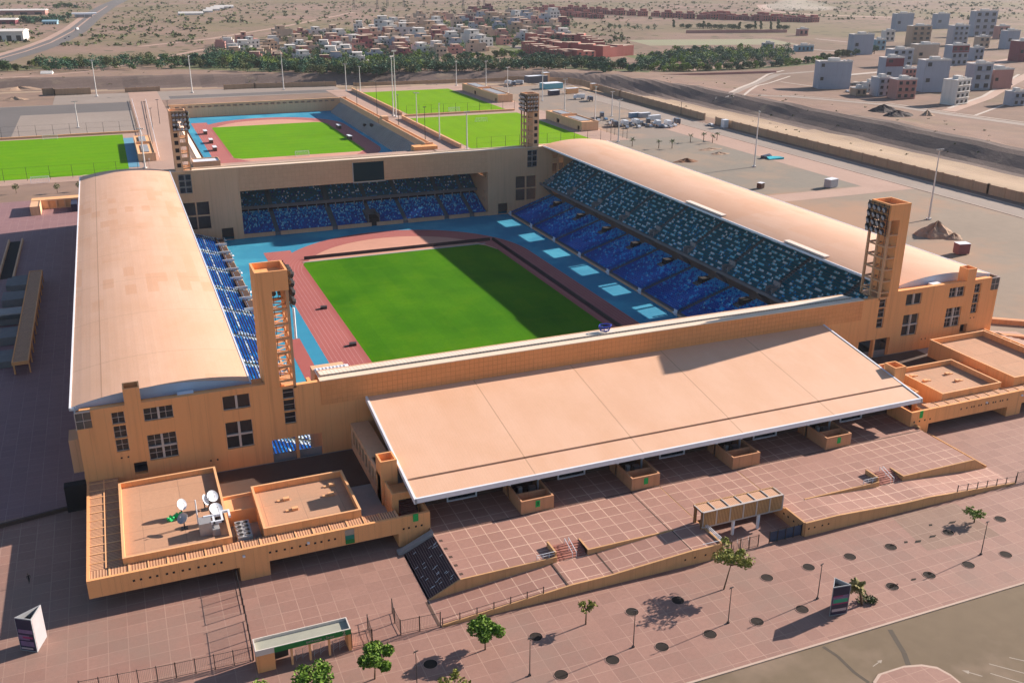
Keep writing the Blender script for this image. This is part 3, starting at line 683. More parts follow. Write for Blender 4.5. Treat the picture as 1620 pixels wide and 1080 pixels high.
    place_seats(st, spots, '-x' if left else 'x', None, 'seat')
    if left:      # dug-out boxes between the seats and the running track
        for i, y in enumerate(range(286, 374, 11)):
            d = MB(); d.box(30.2, 33.0, y+.4, y+10.2, 1.6, 1.7); d.box(30.2, 30.4, y+.4, y+10.2, 1.7, 2.6)
            part('bench_bay', d, 'dugout', st)
            d = MB(); d.box(29.2, 33.3, y-.14, y+.14, 1.95, 2.75); part('divider', d, 'white', st)
    else:
        for p, q in (((1090, 318), (1147, 341)), ((1250, 380), (1312, 406))):
            d = MB(); d.box(2*CX-17.0+.1, 2*CX-17.0+1.9, at(*q, 28.5).y, at(*p, 28.5).y, 28.3, 28.72); part('skylight', d, 'skylight', st)
    return st
YGAP = [362.5-23.2*i for i in range(7)]
AIS = [194.5+22.4*i for i in range(9)]
build_stand('left'); build_stand('right')
# ------------------------------------------------------------------ near end stand: the long front facade
FY = 166.3; FT = 1.0
ns = thing('end_stand', 'near end stand with the long orange front wall, square windows and pale ribbed roof strip', 'grandstand', (CX, FY, G))
mirx = lambda a, b: (2*CX-b, 2*CX-a)
WIN = [(-1.8, 3.1, 24.8, 27.3, 2, 1, 1), (-1.8, 3.1, 17.1, 22.1, 2, 2, 1), (-7.0, -4.9, 25.1, 27.4, 1, 1, 1), (-7.0, -4.9, 22.4, 24.8, 1, 1, 1), (-7.0, -4.9, 19.8, 22.2, 1, 1, 1),
       (11.6, 16.4, 24.5, 27.3, 2, 1, 0), (11.6, 16.4, 16.7, 22.1, 2, 2, 0), (22.3, 24.4, 25.0, 27.3, 1, 1, 2), (22.3, 24.4, 22.5, 24.8, 1, 1, 2), (22.3, 24.4, 19.9, 22.3, 1, 1, 2), (11.6, 16.4, 9.9, 12.2, 2, 1, 0)]
VOID = [(19.6, 24.0, 8.1, 17.1), (24.5, 28.9, 8.1, 17.1)]
holes = [w[:4] for w in WIN]+VOID
ARCH = (-4.6, -2.4, 14.9, 17.2)
fw1 = MB(); fw1.wall(-12.7, 19.3, 5, 28.5, FY, FT, [h for h in holes if h[1] < 19.3]+[ARCH, (-12.7, -10.2, 25.2, 28.5)], 0)
fw1.wall(19.3, 38.2, 5, 27.5, FY, FT, [h for h in holes if h[0] > 19.3], 0)
part('front_wall', fw1, 'stucco', ns); part('front_wall', fw1.mirror(CX), 'stucco', ns)
mid = MB(); mid.wall(38.2, 2*CX-38.2, 5, 27.5, FY, FT, [(a, a+5.6, T, 16.5) for a in (45.4, 66.7, 88.0, 109.3, 130.6)], 0); part('front_wall', mid, 'stucco', ns)
cl = MB(); cl.box(29.3, 2*CX-29.3, FY-.12, FY-.002, 22.7, 27.5); part('panel_band', cl, 'cladding', ns)
# recessed windows: frame, mullions and glass
def window(x0, x1, z0, z1, nx, nz, style, y, parent, d=.5):
    f = MB(); t = .09
    y0, y1 = y+d-.1, y+d+.02
    f.box(x0, x0+t, y0, y1, z0, z1); f.box(x1-t, x1, y0, y1, z0, z1); f.box(x0+t, x1-t, y0, y1, z0, z0+t); f.box(x0+t, x1-t, y0, y1, z1-t, z1)
    for i in range(1, nx): xx = x0+(x1-x0)*i/nx; f.box(xx-.2, xx+.2, y-.004+.1, y1+.3, z0+t, z1-t)
    for j in range(1, nz):
        zz = z0+(z1-z0)*j/nz
        for i in range(nx):
            a = x0+(x1-x0)*i/nx+(.2 if i else t); b = x0+(x1-x0)*(i+1)/nx-(.2 if i < nx-1 else t)
            f.box(a, b, y+.1, y1+.2, zz-.16, zz+.16)
    if style:
        for i in range(nx):
            for j in range(nz):
                a = x0+(x1-x0)*i/nx; b = x0+(x1-x0)*(i+1)/nx; c = z0+(z1-z0)*j/nz; e = z0+(z1-z0)*(j+1)/nz
                if style == 1: f.box((a+b)/2-.04, (a+b)/2+.04, y0+.02, y1-.01, c+t, e-t)
                f.box(a+t, b-t, y0+.03, y1-.02, (c+e)/2-.04, (c+e)/2+.04)
    o = part('window', f, 'frame', parent)
    g = MB(); g.box(x0+.02, x1-.02, y1, y1+.05, z0+.02, z1-.02); part('pane', g, 'glass', o)
for w in WIN:
    window(*w, FY, ns); a, b = mirx(w[0], w[1]); window(a, b, *w[2:], FY, ns)
for mirror in (0, 1):
    mm = (lambda m: m.mirror(CX)) if mirror else (lambda m: m)
    g = MB(); g.wall(-12.7, -10.2, 25.2, 28.2, FY+.05, .1, [], 0); g.wall(FY+.15, FY+3, 25.2, 28.2, -12.7, .1, [], 0, 'y'); o = part('corner_window', mm(g), 'cglass', ns)
    f = MB(); f.box(-12.75, -10.2, FY-.03, FY+.2, 28.2, 28.42); f.box(-12.75, -10.2, FY-.03, FY+.05, 26.65, 26.75); f.box(-12.78, -12.66, FY-.03, FY+.05, 25.1, 28.2); f.box(-11.5, -11.42, FY-.03, FY+.04, 25.2, 28.2); f.box(-12.75, -12.55, FY+.2, FY+3, 28.2, 28.42); part('frame', mm(f), 'frame', o)
    # chimney-like shaft and its cap, parapet returns, hidden side wall
    c = MB(); c.wall(-4.6, -1.9, 24, 31.5, FY-.02, .25, [], 0); c.wall(-4.6, -1.9, 24, 31.5, FY+2.6, .25, [], 0); c.wall(FY+.23, FY+2.6, 24, 31.5, -4.6, .25, [], 0, 'y'); c.wall(FY+.23, FY+2.6, 24, 31.5, -2.15, .25, [], 0, 'y'); c.box(-4.35, -2.15, FY+.23, FY+2.6, 30.4, 30.6)
    part('roof_shaft', mm(c), 'stucco', ns)
    s = MB(); s.box(-12.7, -12.1, FY+FT, 172, 5, 25.1); s.box(29.2, 29.9, FY+FT, 182, 0, 22); s.box(-12.1, 19.2, 168.0, 171.8, 27.0, 27.6); part('side_wall', mm(s), 'stucco', ns)
    s = MB()
    for x0 in (-12.1, -8, 4, 18.2): s.box(x0, x0+.4, FY+FT, 171.8, 5, 27.0)
    s.box(-12.1, 19.2, FY+FT, 171.8, 14.6, 14.9); s.box(-12.1, 19.2, FY+FT+2.5, FY+FT+2.8, 5, 27.0); part('inner_floor', mm(s), 'concrete_d', ns)
    v = MB()
    v.box(19.4, 29.2, FY+FT+.02, FY+FT+.3, 11.2, 13.6); v.box(19.4, 29.2, FY+FT+.02, FY+FT+.3, 7.0, 9.0); v.box(19.4, 29.2, FY+FT+.31, FY+2.4, 11.6, 12.0); part('gallery_parapet', mm(v), 'concrete', ns)
    e = MB(); e.box(4.2, 7.0, FY+.6, FY+3.2, 27.6, 28.2); part('roof_plant', mm(e), 'white', ns)
    h = MB()
    for x, z in ((-6.4, 18.6), (-5.3, 18.6), (8.4, 15.1), (9.6, 15.1)): h.box(x-.16, x+.16, FY-.004, FY+.02, z-.16, z+.16)
    part('vent_holes', mm(h), 'void', ns)
# ribbed pale roof strips of the near end stand
rb = MB(); rb.profx([(FY+3.4, 26.7), (FY+6.3, 26.5), (FY+6.3, 26.95), (FY+3.4, 27.3)], 30.0, 2*CX-30.0); rb.box(30.0, 2*CX-30.0, FY+FT, FY+3.4, 26.5, 26.7, 1)
part('roof_strip', rb, ['ribbed', 'concrete_d'], ns)
cp = MB(); cp.box(29.2, 2*CX-29.2, FY-.15, FY+1.6, 27.5, 27.66); part('coping', cp, 'cream', ns)
ib = MB(); ib.wall(41.3, 2*CX-41.3, 22.0, 26.55, FY+6.0, .6, [], 0); ib.box(29.9, 2*CX-29.9, FY+6.31, FY+6.6, 26.56, 27.0); part('inner_beam', ib, 'stucco_far', ns)
tier = MB(); pr = [(186, 0), (186, 1.3)]
for i in range(16): y = 185.6-i*.9; pr += [(y, 1.4+i*.4), (y-.9, 1.4+i*.4)]
pr += [(168, 8), (168, 0)]; tier.profx(pr, 42, 2*CX-42); part('lower_tier', tier, 'concrete_d', ns)
vt = MB(); vt.box(30.0, 36.5, 172.6, 184.0, 0, 6.2); vt.box(29.6, 36.0, 173.5, 178, 6.2, 26.0); part('stair_block', vt, 'stucco_far', ns)
wv = MB(); wv.box(29.9, 36.6, FY+1.2, FY+9.5, 26.0, 26.25)
for k in range(9): wv.box(30.2+.7*k, 30.5+.7*k, FY+1.4, FY+9.3, 26.25, 26.4)
part('ribbed_vent_roof', wv, 'white', ns)
# a blue satellite-like drum and cabinet on the roof edge
b = MB(); c0 = at(957, 521, 27.6)
for i in range(6):
    a = i*math.pi/3; b.bar((c0.x+1.0*math.cos(a), c0.y+.8*math.sin(a), 27.4), (c0.x+1.5*math.cos(a), c0.y+1.1*math.sin(a), 28.5), .12, 0)
    a2 = a+math.pi/3; b.bar((c0.x+1.5*math.cos(a), c0.y+1.1*math.sin(a), 28.5), (c0.x+1.5*math.cos(a2), c0.y+1.1*math.sin(a2), 28.5), .13, 0); b.bar((c0.x+1.0*math.cos(a), c0.y+.8*math.sin(a), 27.5), (c0.x+1.0*math.cos(a2), c0.y+.8*math.sin(a2), 27.5), .12, 0)
    b.face([(c0.x, c0.y, 27.9), (c0.x+1.35*math.cos(a), c0.y+1.0*math.sin(a), 28.3), (c0.x+1.35*math.cos(a2), c0.y+1.0*math.sin(a2), 28.3)], 1)
solo('camera_cradle', b, [mat('blue_paint', (.03, .05, .42), (.02, .04, .34), .4), 'navy'], 'small blue metal cradle standing on the roof edge of the near end stand', 'cradle', (c0.x, c0.y, 27.4))
# ------------------------------------------------------------------ far end stand
BY = 377.4
fs = thing('end_stand', 'far end stand with the dark scoreboard, tan beam and two tiers of blue seats', 'grandstand', (CX, BY, 0))
OX0, OX1 = 41.5, 142.6
bl = MB(); hl = [(33.3, 37.7, 0.05, 4.7), (20.2, 24.7, 10.6, 15.6), (25.2, 29.7, 10.6, 15.6), (20.2, 24.7, 5.2, 10.1), (25.2, 29.7, 5.2, 10.1), (19.8, 24.4, 19.2, 26.5)]
bl.wall(-12.6, OX0, 0, 27.6, BY, 1.0, hl, 0); part('front_wall', bl, 'stucco_far', fs)
br = MB(); hr = [mirx(h[0], h[1])+h[2:] for h in hl]+[(172.2, 174.6, 16, 20.5), (172.2, 174.6, 22.5, 24.2), (175.2, 177.6, 17, 22.5), (172.0, 174.3, 10.0, 12.4), (175.2, 177.3, 10, 12.4)]
br.wall(OX1, 197.5, 0, 27.6, BY, 1.0, hr, 0); part('front_wall', br, 'stucco_far', fs)
bm = MB(); bm.wall(OX0, OX1, 18.5, 27.6, BY, 1.0, [(85.7, 98.2, 18.7, 26.3)], 0); bm.box(OX0, OX1, BY+1.0, BY+4.2, 18.5, 18.9); part('beam', bm, 'stucco_far', fs)
pb = MB(); pb.box(41.6, 85.5, BY-.1, BY-.003, 18.6, 27.3); pb.box(98.4, 142.5, BY-.1, BY-.003, 18.6, 27.3); part('panel_band', pb, 'cladding_far', fs)
sc = MB(); sc.box(85.7, 98.2, BY+.25, BY+.7, 18.7, 26.3); scb = part('scoreboard', sc, 'screen', fs)
q = MB(); q.box(85.3, 98.6, BY-.2, BY-.003, 18.2, 18.55); q.box(85.35, 85.7, BY-.2, BY+.4, 18.7, 26.3); part('frame', q, 'steel', scb)
rf = MB(); rf.box(-12.6, 197.5, BY+1.0, BY+5.4, 26.9, 27.2); rf.box(-12.6, 197.5, BY+5.4, BY+5.9, 19.0, 27.6); part('roof_strip', rf, 'cream', fs)
cp = MB(); cp.box(-12.6, 197.5, BY-.15, BY+1.05, 27.6, 27.72); part('coping', cp, 'cream', fs)
rw_ = MB(); rw_.box(-12.6, OX0-.65, BY+5.4, BY+5.9, 0, 18.99); part('rear_wall', rw_, 'concrete_d', fs); rw_ = MB(); rw_.box(OX1+.65, 197.5, BY+5.4, BY+5.9, 0, 18.99); part('rear_wall', rw_, 'concrete_d', fs)
rr = MB(); rr.box(OX0-1, OX1+1, BY+4.2, BY+30, 18.6, 19.0); rr.box(OX0-1, OX1+1, BY+29.6, BY+30.2, 0, 18.6); part('added_shade_roof', rr, 'concrete', fs)  # unseen roof with back wall, added to keep the far tiers in shade
sw = MB(); sw.wall(BY+1.0, BY+30, 0, 18.5, OX0-.6, .6, [(BY+6, BY+7, 13, 15), (BY+7.5, BY+8.5, 13, 15), (BY+9, BY+10, 13, 15)], 0, 'y'); part('side_wall', sw, 'stucco_far', fs)
sw = MB(); sw.wall(BY+1.0, BY+30, 0, 18.5, OX1, .6, [(BY+3+1.8*i, BY+4.2+1.8*i, 15.8, 18.1) for i in range(5)]+[(BY+3.2, BY+4.0, 5.5, 7.6), (BY+4.5, BY+5.3, 5.5, 7.6), (BY+3.2, BY+4.0, 8.6, 10), (BY+4.5, BY+5.3, 9.1, 10)], 0, 'y'); part('side_wall', sw, 'stucco_far', fs)
lt = MB(); pr = [(BY+.9, 0), (BY+.9, 1.1)]
for i in range(16): y = BY+1.2+i*.85; z = 1.2+i*.34; pr += [(y, z-.05), (y+.85, z-.05)]
pr += [(BY+20, 6.6), (BY+20, 0)]; lt.profx(pr, OX0, OX1); part('lower_tier', lt, 'concrete_d', fs)
fw2 = MB()
FAIS = [54.5, 77.2, 93.2, 106.5, 124.3, 135.5]
xs = [OX0]+sum(([a-1.1, a+1.1] for a in FAIS), [])+[OX1]
for a, b in zip(xs[::2], xs[1::2]): fw2.box(a, b, BY+.3, BY+.85, 0, 1.5)
part('front_wall', fw2, 'stucco_far', fs)
ut = MB(); pr = [(BY+13.2, 8.1), (BY+13.2, 9.4), (BY+13.4, 9.4), (BY+13.4, 8.5)]
for i in range(15): y = BY+13.8+i*.85; z = 8.7+i*.5; pr += [(y, z-.05), (y+.85, z-.05)]
pr += [(BY+27, 15.6), (BY+14.4, 8.1)]; ut.profx(pr, OX0, OX1); part('upper_tier', ut, 'concrete_d', fs)
pl_ = MB()
x = OX0+4
while x < OX1: pl_.box(x-.16, x+.16, BY+13.4, BY+13.8, 5.8, 8.2); x += 3.9
part('press_row_posts', pl_, 'concrete', fs)
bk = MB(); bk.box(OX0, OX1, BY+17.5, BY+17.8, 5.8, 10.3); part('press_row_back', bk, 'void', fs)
for a in FAIS:
    if a == 93.2: continue
    an = MB()
    for i in range(32): an.box(a-.7, a+.7, BY+1.2+i*.42, BY+1.64+i*.42, 1.0+i*.17, 1.22+i*.17)
    part('aisle_steps', an, 'concrete_s', fs)
for a in FAIS: an = MB(); an.profx([(BY+13.6, 8.75), (BY+26.6, 16.35), (BY+26.6, 16.5), (BY+13.6, 8.9)], a-.8, a+.8); part('aisle_steps', an, 'concrete_s', fs)
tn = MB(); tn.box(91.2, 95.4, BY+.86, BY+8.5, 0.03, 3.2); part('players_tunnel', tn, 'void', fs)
tw_ = MB(); tw_.box(90.9, 91.2, BY+.5, BY+9.0, 0.03, 4.6); tw_.box(95.4, 95.7, BY+.5, BY+9.0, 0.03, 4.6); part('tunnel_walls', tw_, 'concrete_d', fs)
spots = []
for i in range(16):
    x = OX0+.6
    while x < OX1-.4:
        if all(abs(x-a) > .95 for a in FAIS) and not (90.6 < x < 96 and i < 10):
            qn = rs.random(); f = i/15; spots.append((x, BY+1.5+i*.85, 1.15+i*.34, 'pale' if qn < .05+.17*f else ('mid' if qn < .15+.50*f else ('blue' if qn < .8 else 'navy'))))
        x += .56
for i in range(15):
    x = OX0+.6
    while x < OX1-.4:
        if all(abs(x-a) > .95 for a in FAIS):
            qn = rs.random(); spots.append((x, BY+14.1+i*.85, 8.65+i*.5, 'teal' if qn < .70 else ('mid' if qn < .86 else ('white' if qn < .91 else 'navy'))))
        x += .56
place_seats(fs, spots, 'y', None, 'seat')
# ------------------------------------------------------------------ floodlight towers
def tower(sx, sy, label):
    """built for the near left corner; sx, sy mirror it"""
    y0 = FY-.006
    def mm(m):
        if sy:
            o = MB(); o.v = [(x, BY-.006+6.5-(y-y0), z) for x, y, z in m.v]; o.f = [tuple(reversed(f)) for f in m.f]; o.m = list(m.m); m = o
        return m.mirror(CX) if sx else m
    bx = (22 if not sx else 2*CX-22); by = (FY+3 if not sy else BY+3)
    t = thing('floodlight_tower', label, 'floodlight tower', (bx, by, 27.5), 'four corner floodlight towers')
    s = MB(); s.box(19.3, 22.0, y0, y0+6.5, 27.52, 45.9)
    if not sy: s.box(19.31, 21.99, FY+FT, y0+6.49, 17.5, 27.5)
    part('shaft', mm(s), 'stucco' if not sy else 'stucco_far', t)
    h = MB()
    h.wall(19.3, 25.0, 45.9, 49.6, y0, .35, [], 0); h.wall(19.3, 25.0, 45.9, 49.6, y0+6.15, .35, [], 0); h.wall(y0+.35, y0+6.15, 45.9, 49.6, 19.3, .35, [], 0, 'y'); h.wall(y0+.35, y0+6.15, 45.9, 49.6, 24.65, .35, [], 0, 'y')
    h.box(19.65, 24.65, y0+.35, y0+6.15, 45.9, 48.5); part('head', mm(h), 'stucco' if not sy else 'stucco_far', t)
    c = MB()
    for yy in (y0+.25, y0+3.2, y0+6.2): c.box(24.4, 24.9, yy-.25, yy+.25, 27.0, 45.89)
    part('columns', mm(c), 'tower_bar', t)
    b = MB(); lv = [28.6+2.75*i for i in range(7)]
    for z in lv[:6]:
        for yy in (y0+.25, y0+6.2): b.box(22.0, 24.4, yy-.2, yy+.2, z-.18, z+.18)
        b.box(24.45, 24.85, y0+.5, y0+5.95, z-.18, z+.18)
        b.bar((22.0, y0+1.7, z+.02), (24.6, y0+.3, z+.02), .13); b.bar((22.0, y0+1.7, z+.02), (24.6, y0+3.2, z+.02), .13); b.bar((22.0, y0+4.8, z+.02), (24.6, y0+3.2, z+.02), .13); b.bar((22.0, y0+4.8, z+.02), (24.6, y0+6.2, z+.02), .13)
    b.box(22.3, 24.9, y0, y0+6.5, 27.0, 27.35)
    part('braces', mm(b), 'tower_bar', t)
    ld = MB()
    for dy in (0, .5): ld.bar((22.6, y0+2.9+dy, 27.4), (22.6, y0+2.9+dy, 45.8), .05)
    for k in range(46): ld.bar((22.6, y0+2.9, 27.6+.4*k), (22.6, y0+3.4, 27.6+.4*k), .03)
    part('ladder', mm(ld), 'steel_d', t)
    # two banks of lamps on the faces turned to the pitch
    f = MB(); lamps = []
    for z in (42.4, 44.1, 45.8, 47.5, 49.1):
        f.bar((25.35, y0+.2, z), (25.35, y0+6.9, z), .09); f.bar((19.9, y0+6.9, z), (25.4, y0+6.9, z), .09)
    for k in range(5):
        f.bar((25.35, y0+.4+k*1.55, 42.2), (25.35, y0+.4+k*1.55, 49.4), .08); f.bar((20.1+k*1.3, y0+6.9, 42.2), (20.1+k*1.3, y0+6.9, 49.4), .08)
    f.bar((24.9, y0+1, 46.2), (25.35, y0+1, 46.2), .1); f.bar((24.9, y0+5.5, 46.2), (25.35, y0+5.5, 46.2), .1); f.bar((21, y0+6.5, 46.2), (21, y0+6.9, 46.2), .1)
    part('lamp_rack', mm(f), 'steel_d', t)
    for j, z in enumerate((43.2, 44.9, 46.6, 48.3)):
        for k in range(4):
            m = MB(); yy = y0+1.15+k*1.55
            m.bar((25.45, yy, z+.15), (26.0, yy+.1, z-.1), .52, 0, 10, .66); m.bar((26.01, yy+.1, z-.105), (26.06, yy+.11, z-.125), .6, 1, 10)
            part('floodlight', mm(m), ['steel_d', 'lens'], t)
            m = MB(); xx = 20.6+k*1.3
            m.bar((xx, y0+7.0, z+.15), (xx, y0+7.5, z-.1), .46, 0, 10, .58); m.bar((xx, y0+7.51, z-.105), (xx, y0+7.56, z-.125), .52, 1, 10)
            part('floodlight', mm(m), ['steel_d', 'lens'], t)
    if sy:
        for z in lv[:6]: h = MB(); h.box(20.0, 21.4, y0+6.49, y0+6.53, z+.5, z+2.0); part('shaft_opening', mm(h), 'void', t)
        for z in (36.9, 31.4): h = MB(); h.box(22.0, 24.4, y0+6.1, y0+6.3, z, z+1.2); part('landing_panel', mm(h), 'tower_bar', t)
    if sy:      # glazed stair landings under the tower
        for i in range(2):
            for j in range(3):
                w0 = 19.9+i*2.3; z0 = 19.3+j*2.4
                f = MB(); f.box(w0, w0+2.15, BY+.3, BY+.42, z0, z0+.14); f.box(w0, w0+2.15, BY+.3, BY+.42, z0+2.0, z0+2.14); f.box(w0, w0+.14, BY+.3, BY+.42, z0+.14, z0+2.0); f.box(w0+2.01, w0+2.15, BY+.3, BY+.42, z0+.14, z0+2.0)
                if sx: f = f.mirror(CX)
                o = part('window', f, 'steel', t)
                g = MB(); g.box(w0+.1, w0+2.05, BY+.5, BY+.55, z0+.1, z0+2.05); g = g.mirror(CX) if sx else g; part('pane', g, 'glass', o)
    if not sx and not sy:
        l = MB(); l.bar((25.6, y0+.4, 36.5), (25.6, y0+.4, 42.3), .22, 0, 8); part('cable_duct', l, 'white', t)
    return t
tower(0, 0, 'orange floodlight tower at the near left corner, seen from its solid back'); tower(1, 0, 'orange floodlight tower at the near right corner with open braced side and lamp racks')
tower(0, 1, 'tan floodlight tower at the far left corner in front of the small track'); tower(1, 1, 'tan floodlight tower at the far right corner in front of the bright green pitches')
# ------------------------------------------------------------------ entrance canopy
cn = thing('entrance_canopy', 'huge sloping peach canopy with white edges over the front entrances', 'canopy', (91.3, 151, T))
def cz(y): return 18.0+(y-135.0)*5.0/31.3
pn = MB()
def slab(x0, x1, ya, yb, up, th):
    pn.profx([(ya, cz(ya)+up-th), (yb, cz(yb)+up-th), (yb, cz(yb)+up), (ya, cz(ya)+up)], x0, x1)
slab(38.0, 144.6, 140.1, FY-.13, 0, .5); slab(38.0, 144.6, 135.0, 139.7, -.1, .5)
part('roof_sheet', pn, 'canopy', cn)
gt = MB(); gt.profx([(139.7, cz(139.7)-.9), (140.1, cz(140.1)-.9), (140.1, cz(140.1)-.5), (139.7, cz(139.7)-.6)], 38.1, 144.5); part('gutter', gt, 'dugout', cn)
eg = MB(); eg.box(37.8, 144.8, 134.6, 135.0, 17.1, 17.98)
for xa, xb in ((37.6, 38.0), (144.6, 145.0)): eg.profx([(134.6, cz(134.6)-.9), (FY-.13, cz(FY)-.9), (FY-.13, cz(FY)+.12), (134.6, cz(134.6)+.05)], xa, xb)
part('edge_trim', eg, 'white', cn)
bb = MB()
for k in range(14):
    x = 39+k*8.1; bb.profx([(136, cz(136)-1.5), (FY-.13, cz(FY)-1.5), (FY-.13, cz(FY)-.52), (136, cz(136)-.62)], x, x+.35)
part('rafters', bb, 'concrete', cn)
KX = [(55.9, 62.0), (77.3, 83.0), (98.6, 104.6), (120.0, 126.0)]
for a, b in KX:
    for x in (a, b-.45):
        c = MB(); c.box(x, x+.45, 138.6, 139.05, T, cz(138.6)-.62); part('column', c, 'white', cn)
ew = MB(); ew.wall(38.1, 144.5, T, 18.3, 141.6, .4, [(a, a+5.6, T, 15.2) for a in (45.4, 66.7, 88.0, 109.3, 130.6)], 0); part('entrance_wall', ew, 'dugout', cn)
for a in (45.4, 66.7, 88.0, 109.3, 130.6):
    f = MB(); f.box(a, a+.25, 141.35, 141.7, T, 15.2); f.box(a+5.35, a+5.6, 141.35, 141.7, T, 15.2); f.box(a+.25, a+5.35, 141.35, 141.7, 14.95, 15.2); f.box(a+.25, a+5.35, 141.35, 141.7, T, T+.22)
    o = part('entrance_door', f, 'white', cn); g = MB(); g.box(a+.25, a+5.35, 141.6, 141.65, T+.22, 14.95); part('pane', g, 'glass', o)
# ticket kiosks in front of the canopy
txt_cache = {}
def text_mb(s, size, bold=0):
    cu = bpy.data.curves.new('lettering', 'FONT'); cu.body = s; cu.size = size; cu.align_x = 'CENTER'; cu.align_y = 'CENTER'; cu.extrude = .01; cu.offset = bold
    o = bpy.data.objects.new('lettering', cu); COL.objects.link(o)
    dg = bpy.context.evaluated_depsgraph_get(); me = bpy.data.meshes.new_from_object(o.evaluated_get(dg))
    m = MB(); m.v = [tuple(v.co) for v in me.vertices]; m.f = [tuple(p.vertices) for p in me.polygons]; m.m = [0]*len(m.f)
    bpy.data.objects.remove(o); bpy.data.curves.remove(cu); bpy.data.meshes.remove(me); return m
def upright(m, x, y, z):
    o = MB(); o.v = [(x+a, y-c, z+b) for a, b, c in m.v]; o.f = m.f; o.m = m.m; return o
KL = ['ticket kiosk with green plate, first from the left under the canopy edge', 'ticket kiosk with green plate, second from the left, beside the dark paving joint', 'ticket kiosk without green plate, third from the left under the canopy edge', 'ticket kiosk with green plate, last on the right under the canopy edge']
for i, (a, b) in enumerate(KX):
    k = thing('ticket_kiosk', 'open-topped tan '+KL[i], 'kiosk', ((a+b)/2, 136, T), 'ticket kiosks under the canopy')
    m = MB(); y0, y1 = 132.7, 141.3
    m.wall(a, b, T, 14.5, y0, .3, [], 0); m.wall(y0+.3, y1, T, 14.5, a, .3, [], 0, 'y'); m.wall(y0+.3, y1, T, 14.5, b-.3, .3, [], 0, 'y'); m.wall(a+.3, b-.3, T, 14.3, 135.6, .25, [], 0)
    part('walls', m, 'kiosk', k)
    f = MB(); f.box(a+.3, b-.3, y0+.3, y1, T+.02, T+.12); part('floor', f, 'dugout', k)
    f = MB(); f.box(a+1.5, a+2.2, 137.5, 138.1, T+.12, T+2.3); f.box(b-2.0, b-.8, 138.5, 139.4, T+.12, T+1.3); part('turnstile', f, 'steel', k)
    if i != 2:
        s = MB(); s.box((a+b)/2-.42, (a+b)/2+.42, y0-.05, y0-.003, 12.9, 14.15); p = part('gate_plate', s, 'green2', k)
        if i == 0: part('lettering', upright(text_mb('8', 1.0), (a+b)/2, y0-.055, 13.52), 'black', p)
# ------------------------------------------------------------------ raised terrace, ramps, stairs
def tz(x):      # outer ramp profile
    P = [(34.8, G+.02), (56, 11.15), (62, 11.15), (77, T), (106, T), (120.7, 11.15), (126.6, 11.15), (147.5, G+.02)]
    for (a, za), (b, zb) in zip(P, P[1:]):
        if a <= x <= b: return za+(zb-za)*(x-a)/(b-a)
    return G
te = MB()
te.prism([(40, 119), (56.3, 119), (56.3, 122.2), (61.7, 122.2), (61.7, 119), (77, 119), (82.7, 119), (82.7, 135), (99.3, 135), (99.3, 119), (120.9, 119), (120.9, 122.2), (126.4, 122.2), (126.4, 119), (143.7, 119), (143.7, 166.2), (40, 166.2)], G-.2, T)
struct('terrace', te, ['terrace'])
rp = MB(); xs = [34.8, 45, 56, 62, 70, 77, 82.6]
def ramp_pts(xs):
    for a, b in zip(xs, xs[1:]): rp.face([(a, 112.3, tz(a)), (b, 112.3, tz(b)), (b, 118.99, tz(b)), (a, 118.99, tz(a))])
ramp_pts(xs); ramp_pts([99.4, 106, 113, 120.7, 126.6, 137, 147.5]); struct('ramp', rp, 'terrace')
# retaining walls
rw = thing('retaining_wall', 'long tan retaining wall along the outer ramp, left of the tunnel entrance', 'wall', (58, 112, G))
def sidewall(xs, y0, y1, up, o, zb=G-.1, zf=tz):
    for a, b in zip(xs, xs[1:]): o.prism([(a, y0), (b, y0), (b, y1), (a, y1)], zb, [zf(a)+up, zf(b)+up, zf(b)+up, zf(a)+up])
m = MB(); sidewall(xs, 112.0, 112.3, .25, m); m.box(82.6, 82.9, 112.3, 117.0, G-.1, T+.25); m.box(82.6, 82.89, 117.0, 134.9, G-.1, T-.03); part('wall', m, 'stucco_w', rw)
h = MB()
for x in (75.8, 77.6, 79.6, 81.2): h.box(x-.16, x+.16, 111.98, 112.05, 10.75, 11.05)
part('drain_holes', h, 'void', rw)
rw2 = thing('retaining_wall', 'long tan retaining wall along the outer ramp, right of the tunnel entrance', 'wall', (124, 112, G))
m = MB(); sidewall([99.3, 106, 113, 120.7, 126.6, 137, 147.5], 112.0, 112.3, .25, m); m.box(99.1, 99.4, 112.3, 117.6, G-.1, T+.25); m.box(99.11, 99.4, 117.6, 134.9, G-.1, T-.03); part('wall', m, 'stucco_w', rw2)
h = MB()
for x in (100.0, 101.2, 102.8, 104.1): h.box(x-.16, x+.16, 111.98, 112.05, 10.9, 11.2)
for y in (113.5, 114.9, 116.4, 117.6): h.box(99.05, 99.12, y-.16, y+.16, 10.9, 11.2)
part('drain_holes', h, 'void', rw2)
